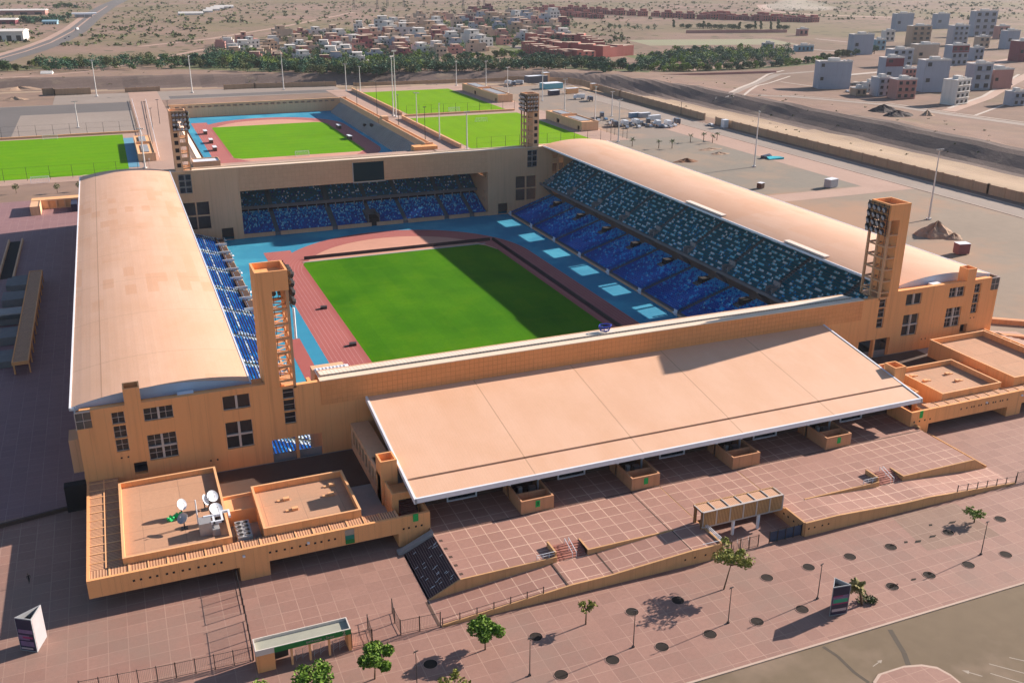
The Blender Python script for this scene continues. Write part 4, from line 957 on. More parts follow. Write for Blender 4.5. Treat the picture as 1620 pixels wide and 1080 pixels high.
# inner walls between ramp and terrace
for nm, lab, xa, xb in (('retaining_wall', 'tan wall dropping from the terrace to the left ramp, left of its small steps', 40, 56.3), ('retaining_wall', 'tan wall block on the left ramp, right of its small steps, tapering to nothing', 61.7, 77.6),
                        ('retaining_wall', 'tan wall on the right ramp, left of its small steps, starting as a point', 104.3, 120.9), ('retaining_wall', 'tan wall dropping from the terrace to the right ramp, right of its small steps', 126.4, 147.0)):
    m = MB(); n = 6; xs2 = [xa+(xb-xa)*i/n for i in range(n+1)]
    if xa == 40:
        m.prism([(34.9, 118.72), (40, 118.72), (40, 118.98), (34.9, 118.98)], G-.1, [G+.12, T+.12, T+.12, G+.12])
        m.box(40, 56.3, 118.72, 118.98, G-.1, T+.12); m.box(56.0, 56.3, 118.98, 122.3, 10.5, T+.9)
    elif xa == 126.4:
        m.box(126.4, 143.7, 118.72, 118.98, G-.1, T+.12); m.prism([(143.7, 118.72), (147.2, 118.72), (147.2, 118.98), (143.7, 118.98)], G-.1, [T+.12, G+.1, G+.1, T+.12]); m.prism([(143.7, 118.98), (147.3, 118.98), (147.3, 133), (143.7, 133)], G-.1, [T-.01, G, G, T-.01]); m.box(126.4, 126.7, 118.98, 122.3, 10.5, T+.12)
    elif xa == 61.7: m.box(61.7, 77.6, 118.72, 118.98, G, T+.12); m.box(61.7, 62.0, 118.98, 122.3, 10.5, T+.12)
    else: m.box(104.3, 120.9, 118.72, 118.98, G, T+.12); m.box(120.6, 120.9, 118.98, 122.3, 10.5, T+.9)
    solo(nm, m, 'stucco_w', lab, 'wall', ((xa+xb)/2, 118.85, G))
# small steps with handrails
for lab, xa, xb in (('small flight of six terrace steps with pale handrails on the left ramp', 56.35, 61.65), ('small flight of six terrace steps with pale handrails on the right ramp', 120.95, 126.35)):
    s = thing('steps', lab, 'steps', ((xa+xb)/2, 120, 11.15))
    m = MB()
    for i in range(6): m.box(xa, xb, 119.0+i*.5, 122.2, 11.0+i*.142, 11.15+(i+1)*.142-.002)
    part('treads', m, 'step_red', s)
    r = MB(); xm = (xa+xb)/2+.4
    for dx in (-.35, .35):
        r.bar((xm+dx, 118.9, 12.1), (xm+dx, 122.0, 12.95), .05); r.bar((xm+dx, 118.9, 11.2), (xm+dx, 118.9, 12.1), .05); r.bar((xm+dx, 122.0, 12.0), (xm+dx, 122.0, 12.95), .05); r.bar((xm+dx, 120.4, 11.6), (xm+dx, 120.4, 12.5), .05)
    part('handrail', r, 'white', s)
    r = MB(); r.bar((xa-3.4, 119.2, T+.9), (xa-.2, 119.2, T+.9), .05); r.bar((xa-3.4, 119.2, T+.45), (xa-.2, 119.2, T+.45), .04)
    for k in range(4): r.bar((xa-3.4+k*1.06, 119.2, T), (xa-3.4+k*1.06, 119.2, T+.9), .05)
    part('handrail', r, 'white', s)
# dark wide stair down to the lower plaza
ws = thing('stairs', 'wide dark ribbed stair going down from the terrace to the lower plaza on the left', 'stairs', (37.2, 125.5, G))
m = MB(); n = 15
for i in range(n):
    x1 = 40-i*5.3/n; x0 = x1-5.3/n; z = T-(T-G)*(i+1)/n; m.box(x0, x1-.002*0, 119.0, 132.2, G-.05, z+(0), 0, 'b'); m.box(x0+.02, x0+.07, 119.0, 132.2, z, z+.012, 1, 'b')
part('treads', m, ['stair_dark', 'stair_nosing'], ws)
m = MB(); m.prism([(34.6, 132.2), (40, 132.2), (40, 133.3), (34.6, 133.3)], G-.05, [G+.5, T+.5, T+.5, G+.5]); m.box(33.9, 34.6, 132.2, 133.3, G-.05, G+.5); part('flank_wall', m, 'concrete', ws)
g = MB()
rg2 = random.Random(4)
for k in range(26): 
    x = 35+rg2.random()*4.6; y = 119.6+rg2.random()*12; z = G+(T-G)*(x-34.7)/5.3
    g.bar((x, y, z+.05), (x+.5, y+.05, z+.33), .035)
part('step_lights', g, 'white', ws)
bd = MB()
for y in (120.2, 122.7, 125.2, 127.7, 130.2): bd.box(40.35, 40.9, y-.3, y+.3, T, T+.02)
struct('paving_studs', bd, 'dugout')
jt = MB(); jt.box(76.9, 77.1, 119.2, 132.6, T+.001, T+.012); jt.box(55.2, 55.45, 112.4, 118.7, 11.16, 11.175); jt.box(63.0, 63.25, 112.4, 118.7, 11.22, 11.235); jt.box(34.3, 34.7, 112.4, 118.6, G+.01, G+.03); jt.box(77.2, 77.4, 112.4, 118.7, T+.002, T+.014)
struct('paving_joints', jt, 'dugout')
dr = MB(); dr.box(40.2, 143.5, 132.35, 132.62, T+.001, T+.012); struct('drain_channel', dr, 'dugout')
# dividing wall, right end of the terrace
m = MB(); m.prism([(143.7, 133), (144.0, 133), (144.0, 134.4), (143.7, 134.4)], G-.1, T+.4); m.box(147.3, 147.6, 119, 134, G-.05, G+.35)
solo('side_wall', m, 'stucco_w', 'low tan wall edging the slope at the right end of the terrace', 'wall', (145.5, 130, G))
# tunnel entrance through the terrace: floor, back, timber-clad bridge box
tu = thing('tunnel_bridge', 'timber-slatted bridge box over the dark tunnel mouth in the middle of the front wall', 'bridge', (90.5, 118.5, G))
m = MB(); m.box(82.9, 99.1, 134.9, 135.0, G-.1, T-.02); m.box(82.9, 99.1, 120.0, 134.9, T-.5, T-.001+.0); part('deck', m, 'dugout', tu)
dk = MB(); dk.box(82.9, 99.1, 119.99, 134.9, T-.002, T+.004); struct('tunnel_roof_paving', dk, 'terrace')
m = MB(); m.box(82.0, 98.0, 117.0, 117.25, 12.6, 15.3); m.box(82.0, 98.0, 119.8, 120.05, 14.7, 15.3); m.box(82.0, 82.25, 117.25, 119.8, 14.9, 15.3); m.box(97.75, 98.0, 117.25, 119.8, 12.6, 15.3); m.box(82.0, 82.4, 119.4, 119.8, T, 14.9); m.box(82.0, 82.4, 117.25, 117.7, T, 14.9); part('slatted_box', m, 'slat_v', tu)
m = MB(); m.box(82.25, 97.75, 117.25, 119.8, 15.1, 15.2); part('slatted_top', m, 'slat_t', tu)
m = MB()
for k in range(7): x = 82.0+k*16/6; m.box(x-.12 if 0 < k < 6 else x-(.12 if k else 0), x+.12, 116.93, 117.0-.002, 12.55, 15.32); m.box(x-.09, x+.09, 117.26, 119.79, 15.2, 15.33)
m.box(82, 98, 116.93, 117.3, 12.4, 12.58); m.box(82, 98, 116.9, 117.26, 15.302, 15.4); part('frame', m, 'frame', tu)
for x in (88.3, 93.4):
    m = MB(); m.box(x-.2, x+.2, 117.0, 117.4, G, 12.4); part('post', m, 'white', tu)
m = MB(); m.box(83.5, 98.5, 125, 125.3, G, T-.5); m.box(84, 98, 134, 134.3, G, T-.5); part('tunnel_back', m, 'void', tu)
# ------------------------------------------------------------------ gatehouse wings left and right of the canopy
def gatehouse(mirror):
    CM = 91.4
    mm = (lambda m: m.mirror(CM)) if mirror else (lambda m: m)
    lab = 'low orange gatehouse at the right end of the canopy, with two flat roofs' if mirror else 'low orange gatehouse at the left end of the canopy, with dishes on its roof'
    g = thing('gatehouse', lab, 'gatehouse', ((2*CM-13 if mirror else 13), 150, G), 'gatehouses flanking the canopy')
    y0, y1, zt = 134.5, 166.2, 15.0
    m = MB()
    m.wall(-12.6, 40.2, G-.1, zt+.15, y0, .5, [(-12.6, 9.1, G-.1, 12.1), (13.7, 34.7, G-.1, 12.15)] if not mirror else [(13.4, 35.2, G-.1, 11.9), (-12.6, 9.4, G-.1, 12.1)], 0)
    if not mirror: m.v = [(x, y, z) if not (z < G and -12.7 < x < -9) else (x, y, z) for x, y, z in m.v]
    m.wall(y0+.5, y1, 12.1, zt+.15, -12.6, .4, [], 0, 'y'); m.wall(y0+.5, 141.2, G-.1, zt+.15, 39.8, .4, [], 0, 'y')
    m.box(9.1 if not mirror else 9.4, 13.7 if not mirror else 13.4, y0+.5, y0+4, G-.1, 12.1); m.box(34.7, 35.2, y0+.5, 150, G-.1, 14)
    part('walls', mm(m), 'stucco', g)
    if not mirror:
        m = MB(); m.box(-12.55, -9.41, y0-.001, y0+.49, G-.12, 12.05, 0); part('corner_void', m, 'void', g) if False else None
    m = MB(); m.box(-12.2, 39.8, y0+.5, y1, 12.1, 12.6); part('floor_slab', mm(m), 'concrete', g)
    m = MB(); m.box(-12, 34.7, 158, 158.4, G-.1, 12.1); m.box(-8, 30, 150, 150.4, G-.1, 12.1); part('inner_wall', mm(m), 'dugout', g)
    # slatted roof strips over front walk and left side
    m = MB(); m.box(-12.2, 35.0, y0+.5, 137.3, zt-.15, zt); part('slatted_roof', mm(m), 'slat_x', g)
    m = MB(); m.box(-12.2, -9.95, 137.31, y1, zt-.15, zt); m.box(-9.75, -7.5, 137.31, y1, zt-.15, zt); part('slatted_roof', mm(m), 'slat_y', g)
    m = MB()
    for k in range(18): x = -12.2+k*2.77; m.box(x-.1, x+.1, y0+.5, 137.3, zt+.001, zt+.1)
    m.box(-9.95, -9.75, 137.3, y1, zt-.1, zt+.12)
    for k in range(11): y = 139.2+k*2.6; m.box(-12.2, -9.95, y-.1, y+.1, zt+.001, zt+.1); m.box(-9.75, -7.5, y-.1, y+.1, zt+.001, zt+.1)
    part('roof_ribs', mm(m), 'stucco_top', g)
    # block A
    def flatroof(x0, x1, ya, yb, zf, zp, t=.35):
        b = MB(); b.wall(x0, x1, 12.6, zp, ya, t, [], 0); b.wall(x0, x1, 12.6, zp, yb-t, t, [], 0); b.wall(ya+t, yb-t, 12.6, zp, x0, t, [], 0, 'y'); b.wall(ya+t, yb-t, 12.6, zp, x1-t, t, [], 0, 'y')
        part('parapet', mm(b), 'stucco', g)
        c = MB(); e = .04
        for q in ((x0-e, x1+e, ya-e, ya+t), (x0-e, x1+e, yb-t, yb+e), (x0-e, x0+t, ya+t, yb-t), (x1-t, x1+e, ya+t, yb-t)): c.box(*q, zp+.001, zp+.05)
        part('coping', mm(c), 'stucco_top', g)
        b = MB(); b.box(x0+t, x1-t, ya+t, yb-t, zf-.3, zf); part('flat_roof', mm(b), 'roofdeck', g)
    if not mirror:
        flatroof(-7.4, 8.7, 137.3, 161.8, 15.2, 16.1); flatroof(13.6, 29.3, 137.3, 151.6, 15.3, 16.4)
    else:
        flatroof(-7.4, 9.5, 137.3, 161.8, 15.6, 16.9)
        flatroof(13.2, 29.6, 137.3, 151.4, 15.3, 16.4); flatroof(29.0, 32.4, 151.5, 154.6, 15.5, 16.6)
    m = MB(); m.box(8.7, 13.6, 146.4, 151.5, 12.6, 14.9); m.wall(8.7, 13.6, 12.6, 15.4, 146.3, .3, [], 0); m.wall(8.7, 13.6, 12.6, 15.4, 151.4, .3, [], 0); part('link_roof', mm(m), 'stucco_top', g)
    m = MB(); m.box(13.6, 34.4, 151.7, 165.8, 12.6, 12.7); m.box(8.9, 13.6, 151.8, 165.8, 12.6, 12.7); part('yard_floor', mm(m), 'dugout', g)
    # tower-like shaft, stair box, loggia beside the canopy
    m = MB(); m.wall(34.4, 37.3, T, 21.0, 143.5, .3, [], 0); m.wall(34.4, 37.3, T, 21.0, 146.5, .3, [], 0); m.wall(143.8, 146.5, T, 21.0, 34.4, .3, [], 0, 'y'); m.wall(143.8, 146.5, T, 21.0, 37.0, .3, [], 0, 'y'); m.box(34.7, 37.0, 143.8, 146.5, 19.6, 19.8); part('shaft', mm(m), 'stucco_top' if False else 'stucco', g)
    m = MB(); m.wall(34.9, 39.5, T, 17.3, 138.6, .3, [(36.0, 39.4, T, 16.0)], 0); m.wall(138.9, 143.4, T, 17.3, 34.9, .3, [], 0, 'y'); m.box(35.2, 39.5, 138.9, 143.4, 16.2, 16.4); part('stair_box', mm(m), 'stucco', g)
    m = MB(); m.box(35.2, 39.8, 135.0, 141.0, T+.6, T+.7); part('stair_floor', mm(m), 'dugout', g)
    m = MB()
    for i in range(8): m.box(36.2, 39.2, 138.0+i*.35, 141.0, T+.7+i*.2, T+.9+i*.2)
    part('inner_steps', mm(m), 'step_red', g)
    m = MB(); m.wall(144, 166.2, G, 18.0, 34.4, .4, [(146.2+2.4*i, 147.8+2.4*i, 14.4, 17.2) for i in range(8)]+[(150, 151.6, G, 12.2), (158, 159.6, G, 12.2)], 0, 'y'); m.box(34.8, 37.9, 151.6, 166.2, 17.7, 18.0); part('loggia_wall', mm(m), 'stucco_far', g)
    m = MB()
    hx = [-6.2, -5.2, -3.9, -2.9, -1.5, -.5, .8, 1.8, 3.1, 4.1, 5.4, 6.5, 13.9, 14.9, 16.2, 17.3, 18.6, 19.6, 21.0, 22.0, 23.2, 24.2, 35.6, 36.5, 37.7, 38.7]
    if mirror: hx = [13.9+1.0*i+(.35 if i % 2 else 0) for i in range(12)]+[24.2+2.6, 35.0, 36.4, 37.8, 39.2, -6.2, -5.2, -2.9, -1.5]
    for x in hx: z = 13.7 if (x < 30 and not mirror) or (mirror and x < 30) else 12.9; m.box(x-.17, x+.17, y0-.02, y0+.06, z-.17, z+.17)
    part('square_holes', mm(m), 'void', g)
    for x, z, wd, ht, k in ((26.6, 13.6, 2.1, 2.5, 'sign'), (37.7, 14.6, .45, .7, 'plate')) if not mirror else ((37.6, 14.4, .4, .8, 'plate'),):
        m = MB()
        if k == 'sign': m.box(x-.75, x+.75, y0-.08, y0-.003, 13.9, 14.9, 1); m.box(x-.75, x+.75, y0-.08, y0-.003, 13.12, 13.85, 0); m.box(x-.75, x+.75, y0-.08, y0-.003, 12.3, 13.07, 2)
        else: m.prism([(x-wd, y0-.08), (x+wd, y0-.08), (x+wd, y0-.003), (x-wd, y0-.003)], z-ht, z+ht)
        part('green_sign' if k == 'sign' else 'gate_plate', mm(m), ['teal_sign', 'paint', 'green'] if k == 'sign' else ['green2'], g)
    m = MB()
    for x in (9.9, 19.9): m.box(x-.2, x+.2, y0-.3, y0-.003, 13.9, 14.2)
    part('wall_lamp', mm(m), 'white', g)
    # rooflights and duct stubs on block B
    m = MB()
    for x, y in ((18.2, 146.5), (19.0, 142.8), (25.6, 145.3), (26.4, 148.4)): m.box(x, x+1.0, y, y+.7, 15.3, 15.75); m.box(x-1.0, x, y+.1, y+.6, 15.3, 15.5)
    part('roof_vents', mm(m), 'stucco_top', g)
    return g
gatehouse(False); gatehouse(True)
# dishes, cabinets and pipes on the left gatehouse roof
def dish(u, v, r, az, el, label, col='white'):
    p = at(u, v, 17.0); d = thing('satellite_dish', label, 'satellite dish', (p.x, p.y, 15.2), 'dishes on the left flat roof')
    n = Vector((math.cos(az)*math.cos(el), math.sin(az)*math.cos(el), math.sin(el))); u1 = n.cross(Vector((0, 0, 1))).normalized(); u2 = u1.cross(n); c = Vector((p.x, p.y, 17.0))
    m = MB(); R, A_ = 5, 20
    def q(i, a, th): rr = r*i/R; return tuple(c+u1*(rr*math.cos(a))+u2*(rr*math.sin(a))+n*(.32*r*(i/R)**2-th))
    for i in range(R):
        for k in range(A_):
            a, b = 2*math.pi*k/A_, 2*math.pi*(k+1)/A_
            m.face([q(i, a, 0), q(i+1, a, 0), q(i+1, b, 0), q(i, b, 0)]); m.face([q(i, b, .06), q(i+1, b, .06), q(i+1, a, .06), q(i, a, .06)])
    for k in range(A_): a, b = 2*math.pi*k/A_, 2*math.pi*(k+1)/A_; m.face([q(R, a, .06), q(R, b, .06), q(R, b, 0), q(R, a, 0)])
    part('reflector', m, col, d, smooth=True)
    s = MB(); s.bar((p.x, p.y, 15.2), tuple(c-n*.1), .1, 0, 6); s.box(p.x-.5, p.x+.5, p.y-.5, p.y+.5, 15.2, 15.3); part('mast', s, 'steel_d', d)
    f = MB(); f.bar(tuple(c+u2*(-r*.9)+n*.25), tuple(c+n*r*.9), .04); f.bar(tuple(c+n*r*.85), tuple(c+n*r*1.05), .12, 0, 6); part('feed_arm', f, 'steel', d)
dish(286, 798, .95, R_(-45), R_(30), 'white satellite dish standing alone near the roof middle, above the green cover'); dish(290, 820, .95, R_(-140), R_(45), 'grey satellite dish beside the green cover', 'steel')
dish(323, 791, .95, R_(-20), R_(25), 'narrow tilted white satellite dish, left one of the pair by the back parapet'); dish(335, 785, 1.0, R_(-55), R_(40), 'round white satellite dish nearest the back parapet'); dish(341, 806, 1.1, R_(-60), R_(50), 'large pale satellite dish above the white ducts')
p = at(277, 818, 15.4); m = MB(); rg3 = random.Random(5)
for k in range(14):
    a = rg3.random()*6.28; x = p.x+rg3.uniform(-.9, 1.1); y = p.y+rg3.uniform(-.5, .7); m.bar((x, y, 15.22), (x+.4*math.cos(a), y+.4*math.sin(a), 15.8), .4, 0, 6, .15)
solo('green_cover', m, 'green3', 'crumpled bright green cover lying on the flat roof by the grey dish', 'cover', (p.x, p.y, 15.2))
p = at(337, 826, 16.2); d = thing('air_handler', 'grey rooftop air handling box with white looping ducts by the parapet', 'air handler', (p.x, p.y, 15.2))
m = MB(); m.box(p.x-2.2, p.x-.3, p.y-2.0, p.y+.3, 15.2, 17.4); m.box(p.x-.3, p.x+.8, p.y-2.6, p.y-1.0, 15.2, 16.4); part('cabinet', m, 'steel', d)
m = MB(); z = 17.3
for a, b in (((-1.2, .2), (1.4, .2)), ((1.4, .2), (1.4, -1.9)), ((1.4, -1.9), (-.2, -1.9)), ((.1, -.4), (.1, -1.9)), ((1.4, .9), (2.6, .9)), ((2.6, .9), (2.6, -.9)), ((1.4, .2), (1.4, .9))): m.box(p.x+min(a[0], b[0])-.16, p.x+max(a[0], b[0])+.16, p.y+min(a[1], b[1])-.16, p.y+max(a[1], b[1])+.16, z-.2+rg3.random()*.02, z+.2+rg3.random()*.02)
m.bar((p.x-2.2, p.y+2.2, 15.2), (p.x-2.2, p.y+2.2, 19.6), .1, 0, 6); part('ducts', m, 'white', d)
c = thing('chiller', 'pale rooftop chiller with eight round fans in the dark roof well', 'chiller', (10.9, 139.8, 12.7))
m = MB(); m.box(9.6, 11.9, 137.9, 143.0, 12.7, 15.3); m.box(9.3, 11.7, 137.6, 138.1, 12.7, 14.7); part('casing', m, 'steel', c)
for i in range(4):
    for j in range(2):
        m = MB(); x, y = 10.2+j*1.1, 138.6+i*1.2; m.bar((x, y, 15.3), (x, y, 15.42), .47, 0, 14); m.bar((x, y, 15.42), (x, y, 15.43), .38, 1, 14); part('fan', m, ['steel', 'void'], c)
# ------------------------------------------------------------------ front plaza: gate, fences, lamps, pits, trees, panels, person
ge = thing('entrance_gate', 'ticket gate building with green sign band and number 2 on the front plaza', 'gate', (14.9, 113.2, G))
gx0, gx1, gy0, gy1, gt = 8.3, 21.4, 111.9, 114.7, 13.3
m = MB(); m.wall(gx0, gx1, 12.4, gt, gy0, .15, [], 0); m.wall(gx0, gx1, 12.4, gt, gy1-.15, .15, [], 0); m.wall(gy0+.15, gy1-.15, 12.4, gt, gx0, .15, [], 0, 'y'); m.wall(gy0+.15, gy1-.15, 12.4, gt, gx1-.15, .15, [], 0, 'y'); part('parapet', m, 'white_warm', ge)
m = MB(); m.box(gx0+.15, gx1-.15, gy0+.15, gy1-.15, 12.4, 12.85); part('roof', m, 'gate_roof', ge)
m = MB(); m.box(gx0+.1, gx0+2.5, gy0+.02, gy1-.1, G, 12.4); part('ticket_booth', m, 'stucco', ge); m = MB(); m.box(gx1-.45, gx1-.05, gy0+.02, gy1-.1, G, 12.4); part('wall', m, 'stucco', ge)
for x in (13.1, 15.6, 18.3): m = MB(); m.box(x-.15, x+.15, gy0+.05, gy0+.4, G, 12.4); part('post', m, 'stucco_top', ge)
m = MB(); m.box(gx0+2.5, gx1, gy0-.06, gy0-.002, 12.42, 13.22); sgn = part('sign_band', m, 'green', ge)
tb = MB(); tb.add(upright(text_mb('2', .95, .02), gx1-1.0, gy0-.07, 12.83)); tb.add(upright(text_mb('ENTRANCE', .42, .01), 16.2, gy0-.07, 12.8)); tb.add(upright(text_mb('\uFEDE\uFEA7\uFEAA\uFEE3', .6, .01), 18.3, gy0-.07, 12.83))
part('lettering', tb, 'paint', sgn)
for x in (13.2, 15.7, 18.4):
    for k in range(2):
        m = MB(); xx = x+.5+k*.9
        for z in range(5): m.bar((xx, gy0+.7, G+.3+z*.35), (xx+.8, gy0+1.3, G+.3+z*.35), .035)
        m.bar((xx, gy0+.7, G), (xx, gy0+.7, G+1.9), .05); part('turnstile', m, 'steel', ge)
m = MB(); m.box(gx0+2.6, gx0+4.6, gy1-.5, gy1-.3, G, 12.3); part('rear_panel', m, 'steel_d', ge)
def fence(pts, h, label, step=2.4, dense=.22, base=G, mid=True, zf=None):
    f = thing('fence', label, 'fence', (pts[0][0], pts[0][1], base), 'dark metal fences on the front plaza')
    po = MB(); ba = MB()
    for (ax, ay), (bx, by) in zip(pts, pts[1:]):
        Ln = math.hypot(bx-ax, by-ay); n = max(1, round(Ln/step))
        Z = lambda t: base if zf is None else zf(ax+(bx-ax)*t)
        for i in range(n+1):
            t = i/n; x, y = ax+(bx-ax)*t, ay+(by-ay)*t; po.box(x-.06, x+.06, y-.06, y+.06, Z(t), Z(t)+h+.12)
        for z in (.2, h*.98): ba.bar((ax, ay, Z(0)+z), (bx, by, Z(1)+z), .035)
        nb = int(Ln/dense) if dense else 0
        for i in range(nb): t = (i+.5)/nb; x, y = ax+(bx-ax)*t, ay+(by-ay)*t; ba.bar((x, y, Z(t)+.2), (x, y, Z(t)+h), .014, 0, 3)
    part('posts', po, 'steel_d', f); part('bars', ba, 'steel_d', f); return f
fence([(8.5, 138.0), (8.4, 126.1)], 2.6, 'dark metal fence running from the gatehouse opening toward the gate')
fence([(8.4, 124.2), (8.2, 114.9)], 2.6, 'dark metal fence joining the back left corner of the gate building')
fence([(8.1, 114.8), (-2.0, 115.2), (-14, 116.2)], 2.4, 'low dark metal fence running left from the gate to the picture edge')
fence([(21.5, 112.4), (24.4, 112.1), (24.6, 115.6)], 2.5, 'short angled dark fence right of the gate building')
fence([(28.7, 112.7), (28.6, 115.5), (28.9, 117.9)], 2.5, 'open dark gate leaf standing across the paving below the dark stair')
fence([(28.7, 112.6), (31.5, 112.4), (34.6, 112.2)], 2.5, 'dark fence panel joining the left end of the ramp wall')
fence([(34.9, 112.15), (51, 112.15)], 1.1, 'thin railing standing on the left end of the ramp wall', 2.6, 0, G+.3, zf=lambda x: tz(x)+.25)
fence([(133, 112.15), (147.4, 112.15)], 1.3, 'thin railing standing on the right end of the ramp wall', 2.3, 0, G+.3, zf=lambda x: tz(x)+.25)
fence([(147.5, 112.1), (160, 112.1)], 2.4, 'dark fence continuing right from the end of the ramp wall')
fence([(83.1, 112.5), (90.2, 112.5)], 2.2, 'dark fence across the left half of the tunnel mouth', 1.8, .2)
fence([(92.5, 112.6), (99.0, 112.6)], 2.2, 'dark fence with blue mesh across the right half of the tunnel mouth', 1.8, .12)
m = MB(); m.box(92.5, 99.0, 112.66, 112.7, G+.2, G+2.1); solo('mesh_screen', m, mat('blue_mesh', (.06, .10, .19), (.05, .08, .15), .5), 'blue mesh screen across the right half of the tunnel mouth', 'screen', (95.7, 112.7, G+.2))
m = MB()
for k in range(5): m.bar((84.5+k*1.1, 113.4, G+.9), (85.3+k*1.1, 114.6, G+.9), .04); m.bar((84.5+k*1.1, 113.4, G), (84.5+k*1.1, 113.4, G+1.0), .04)
solo('barrier', m, 'steel', 'pale metal crowd barriers inside the left half of the tunnel mouth', 'barrier', (86.5, 114, G))
r = thing('terrace_railing', 'pale double railing at the left rim of the tunnel mouth', 'railing', (82.7, 116, T))
m = MB()
for x in (82.65, 82.95): m.bar((x, 112.2, 12.9), (x, 117.2, 12.9), .05); m.bar((x, 112.2, 12.6), (x, 117.2, 12.6), .04)
for k in range(5): m.bar((82.65, 112.2+k*1.2, T+.2), (82.65, 112.2+k*1.2, 12.9), .04)
m.bar((79.0, 112.15, 12.9), (82.65, 112.15, 12.9), .05)
part('rails', m, 'white', r)
# left side: tall rail frames seen by their long shadows
# lamp posts
def lampproto(h=6.2):
    t = thing('street_lamp', 'lamp', 'street lamp', (0, 0, 0)); m = MB(); m.bar((0, 0, 0), (0, 0, h), .085, 0, 6, .05); m.box(-.16, .16, -.16, .16, 0, .25); part('pole', m, 'steel_d', t, local=True)
    m = MB(); m.box(-.3, .3, -.07, .07, h, h+.08); m.bar((-.4, 0, h-.12), (.4, 0, h), .04); part('lamp_head', m, 'steel_d', t, local=True); return t
LP = [((838, 1068), 'slim lamp post nearest the bottom edge, right of the round green trees'), ((1001.7, 1023), 'slim lamp post right of the thin young tree'), ((1151.7, 985), 'slim lamp post in front of the large leaning tree'),
      ((1293, 946.7), 'slim lamp post left of the dark advertising pillar'), ((1551.7, 876.7), 'slim lamp post at the right beyond the palm'), ((660, 1090), 'slim lamp post cut by the bottom edge beside a tree pit')]
lp0 = None
for (uv, lab) in LP:
    p = at(*uv)
    if lp0 is None: lp0 = lampproto(); lp0.location = p; lp0['label'] = lab; lp0['group'] = 'slim lamp posts on the front plaza'
    else: dup(lp0, p, random.random()*.4, lab)
# tree pits
PIT = [(681, 1050), (847.7, 1006.7), (1000, 967.3), (1072.3, 949.3), (1047.3, 1022.7), (969, 1043.3), (887.7, 1066.7), (1123.3, 1002.7), (1197.7, 982.7), (1269, 963.3), (1213.3, 913.3), (1279.3, 896.7), (1344.7, 880), (1409.3, 864.7), (1582.3, 820.7), (1591, 876.7), (1532, 893), (1470, 909.3), (1411.7, 927.3), (1500, 842), (1650, 803), (1650, 860)]
def pitproto():
    t = thing('tree_pit', 'pit', 'tree pit', (0, 0, 0)); m = MB(); n = 18
    P = [(math.cos(2*math.pi*i/n), math.sin(2*math.pi*i/n)) for i in range(n)]
    for i in range(n):
        a, b = P[i], P[(i+1) % n]
        m.face([(a[0]*.98, a[1]*.98, .05), (a[0]*1.05, a[1]*1.05, .05), (b[0]*1.05, b[1]*1.05, .05), (b[0]*.98, b[1]*.98, .05)]); m.face([(a[0]*1.05, a[1]*1.05, .05), (a[0]*1.05, a[1]*1.05, 0), (b[0]*1.05, b[1]*1.05, 0), (b[0]*1.05, b[1]*1.05, .05)]); m.face([(a[0]*.98, a[1]*.98, .01), (a[0]*.98, a[1]*.98, .05), (b[0]*.98, b[1]*.98, .05), (b[0]*.98, b[1]*.98, .01)])
    part('rim', m, 'pit_rim', t, local=True)
    m = MB(); m.face([(a*.98, b*.98, .012) for a, b in P]); part('soil', m, 'black', t, local=True); return t
pits = sorted(PIT, key=lambda q: q[0]); rowA = sorted([q for q in PIT if at(*q).y < 101], key=lambda q: q[0]); rowB = sorted([q for q in PIT if at(*q).y >= 101], key=lambda q: q[0])
pp = None
for row, nm in ((rowA, 'row nearest the road'), (rowB, 'row nearer the ramp wall')):
    for i, q in enumerate(row):
        lab = 'round empty black tree pit, %s from the left in the %s' % (ORD[i], nm); p = at(*q)
        if pp is None: pp = pitproto(); pp.location = p; pp['label'] = lab; pp['group'] = 'round tree pits in the front plaza'
        else: dup(pp, p, None, lab)
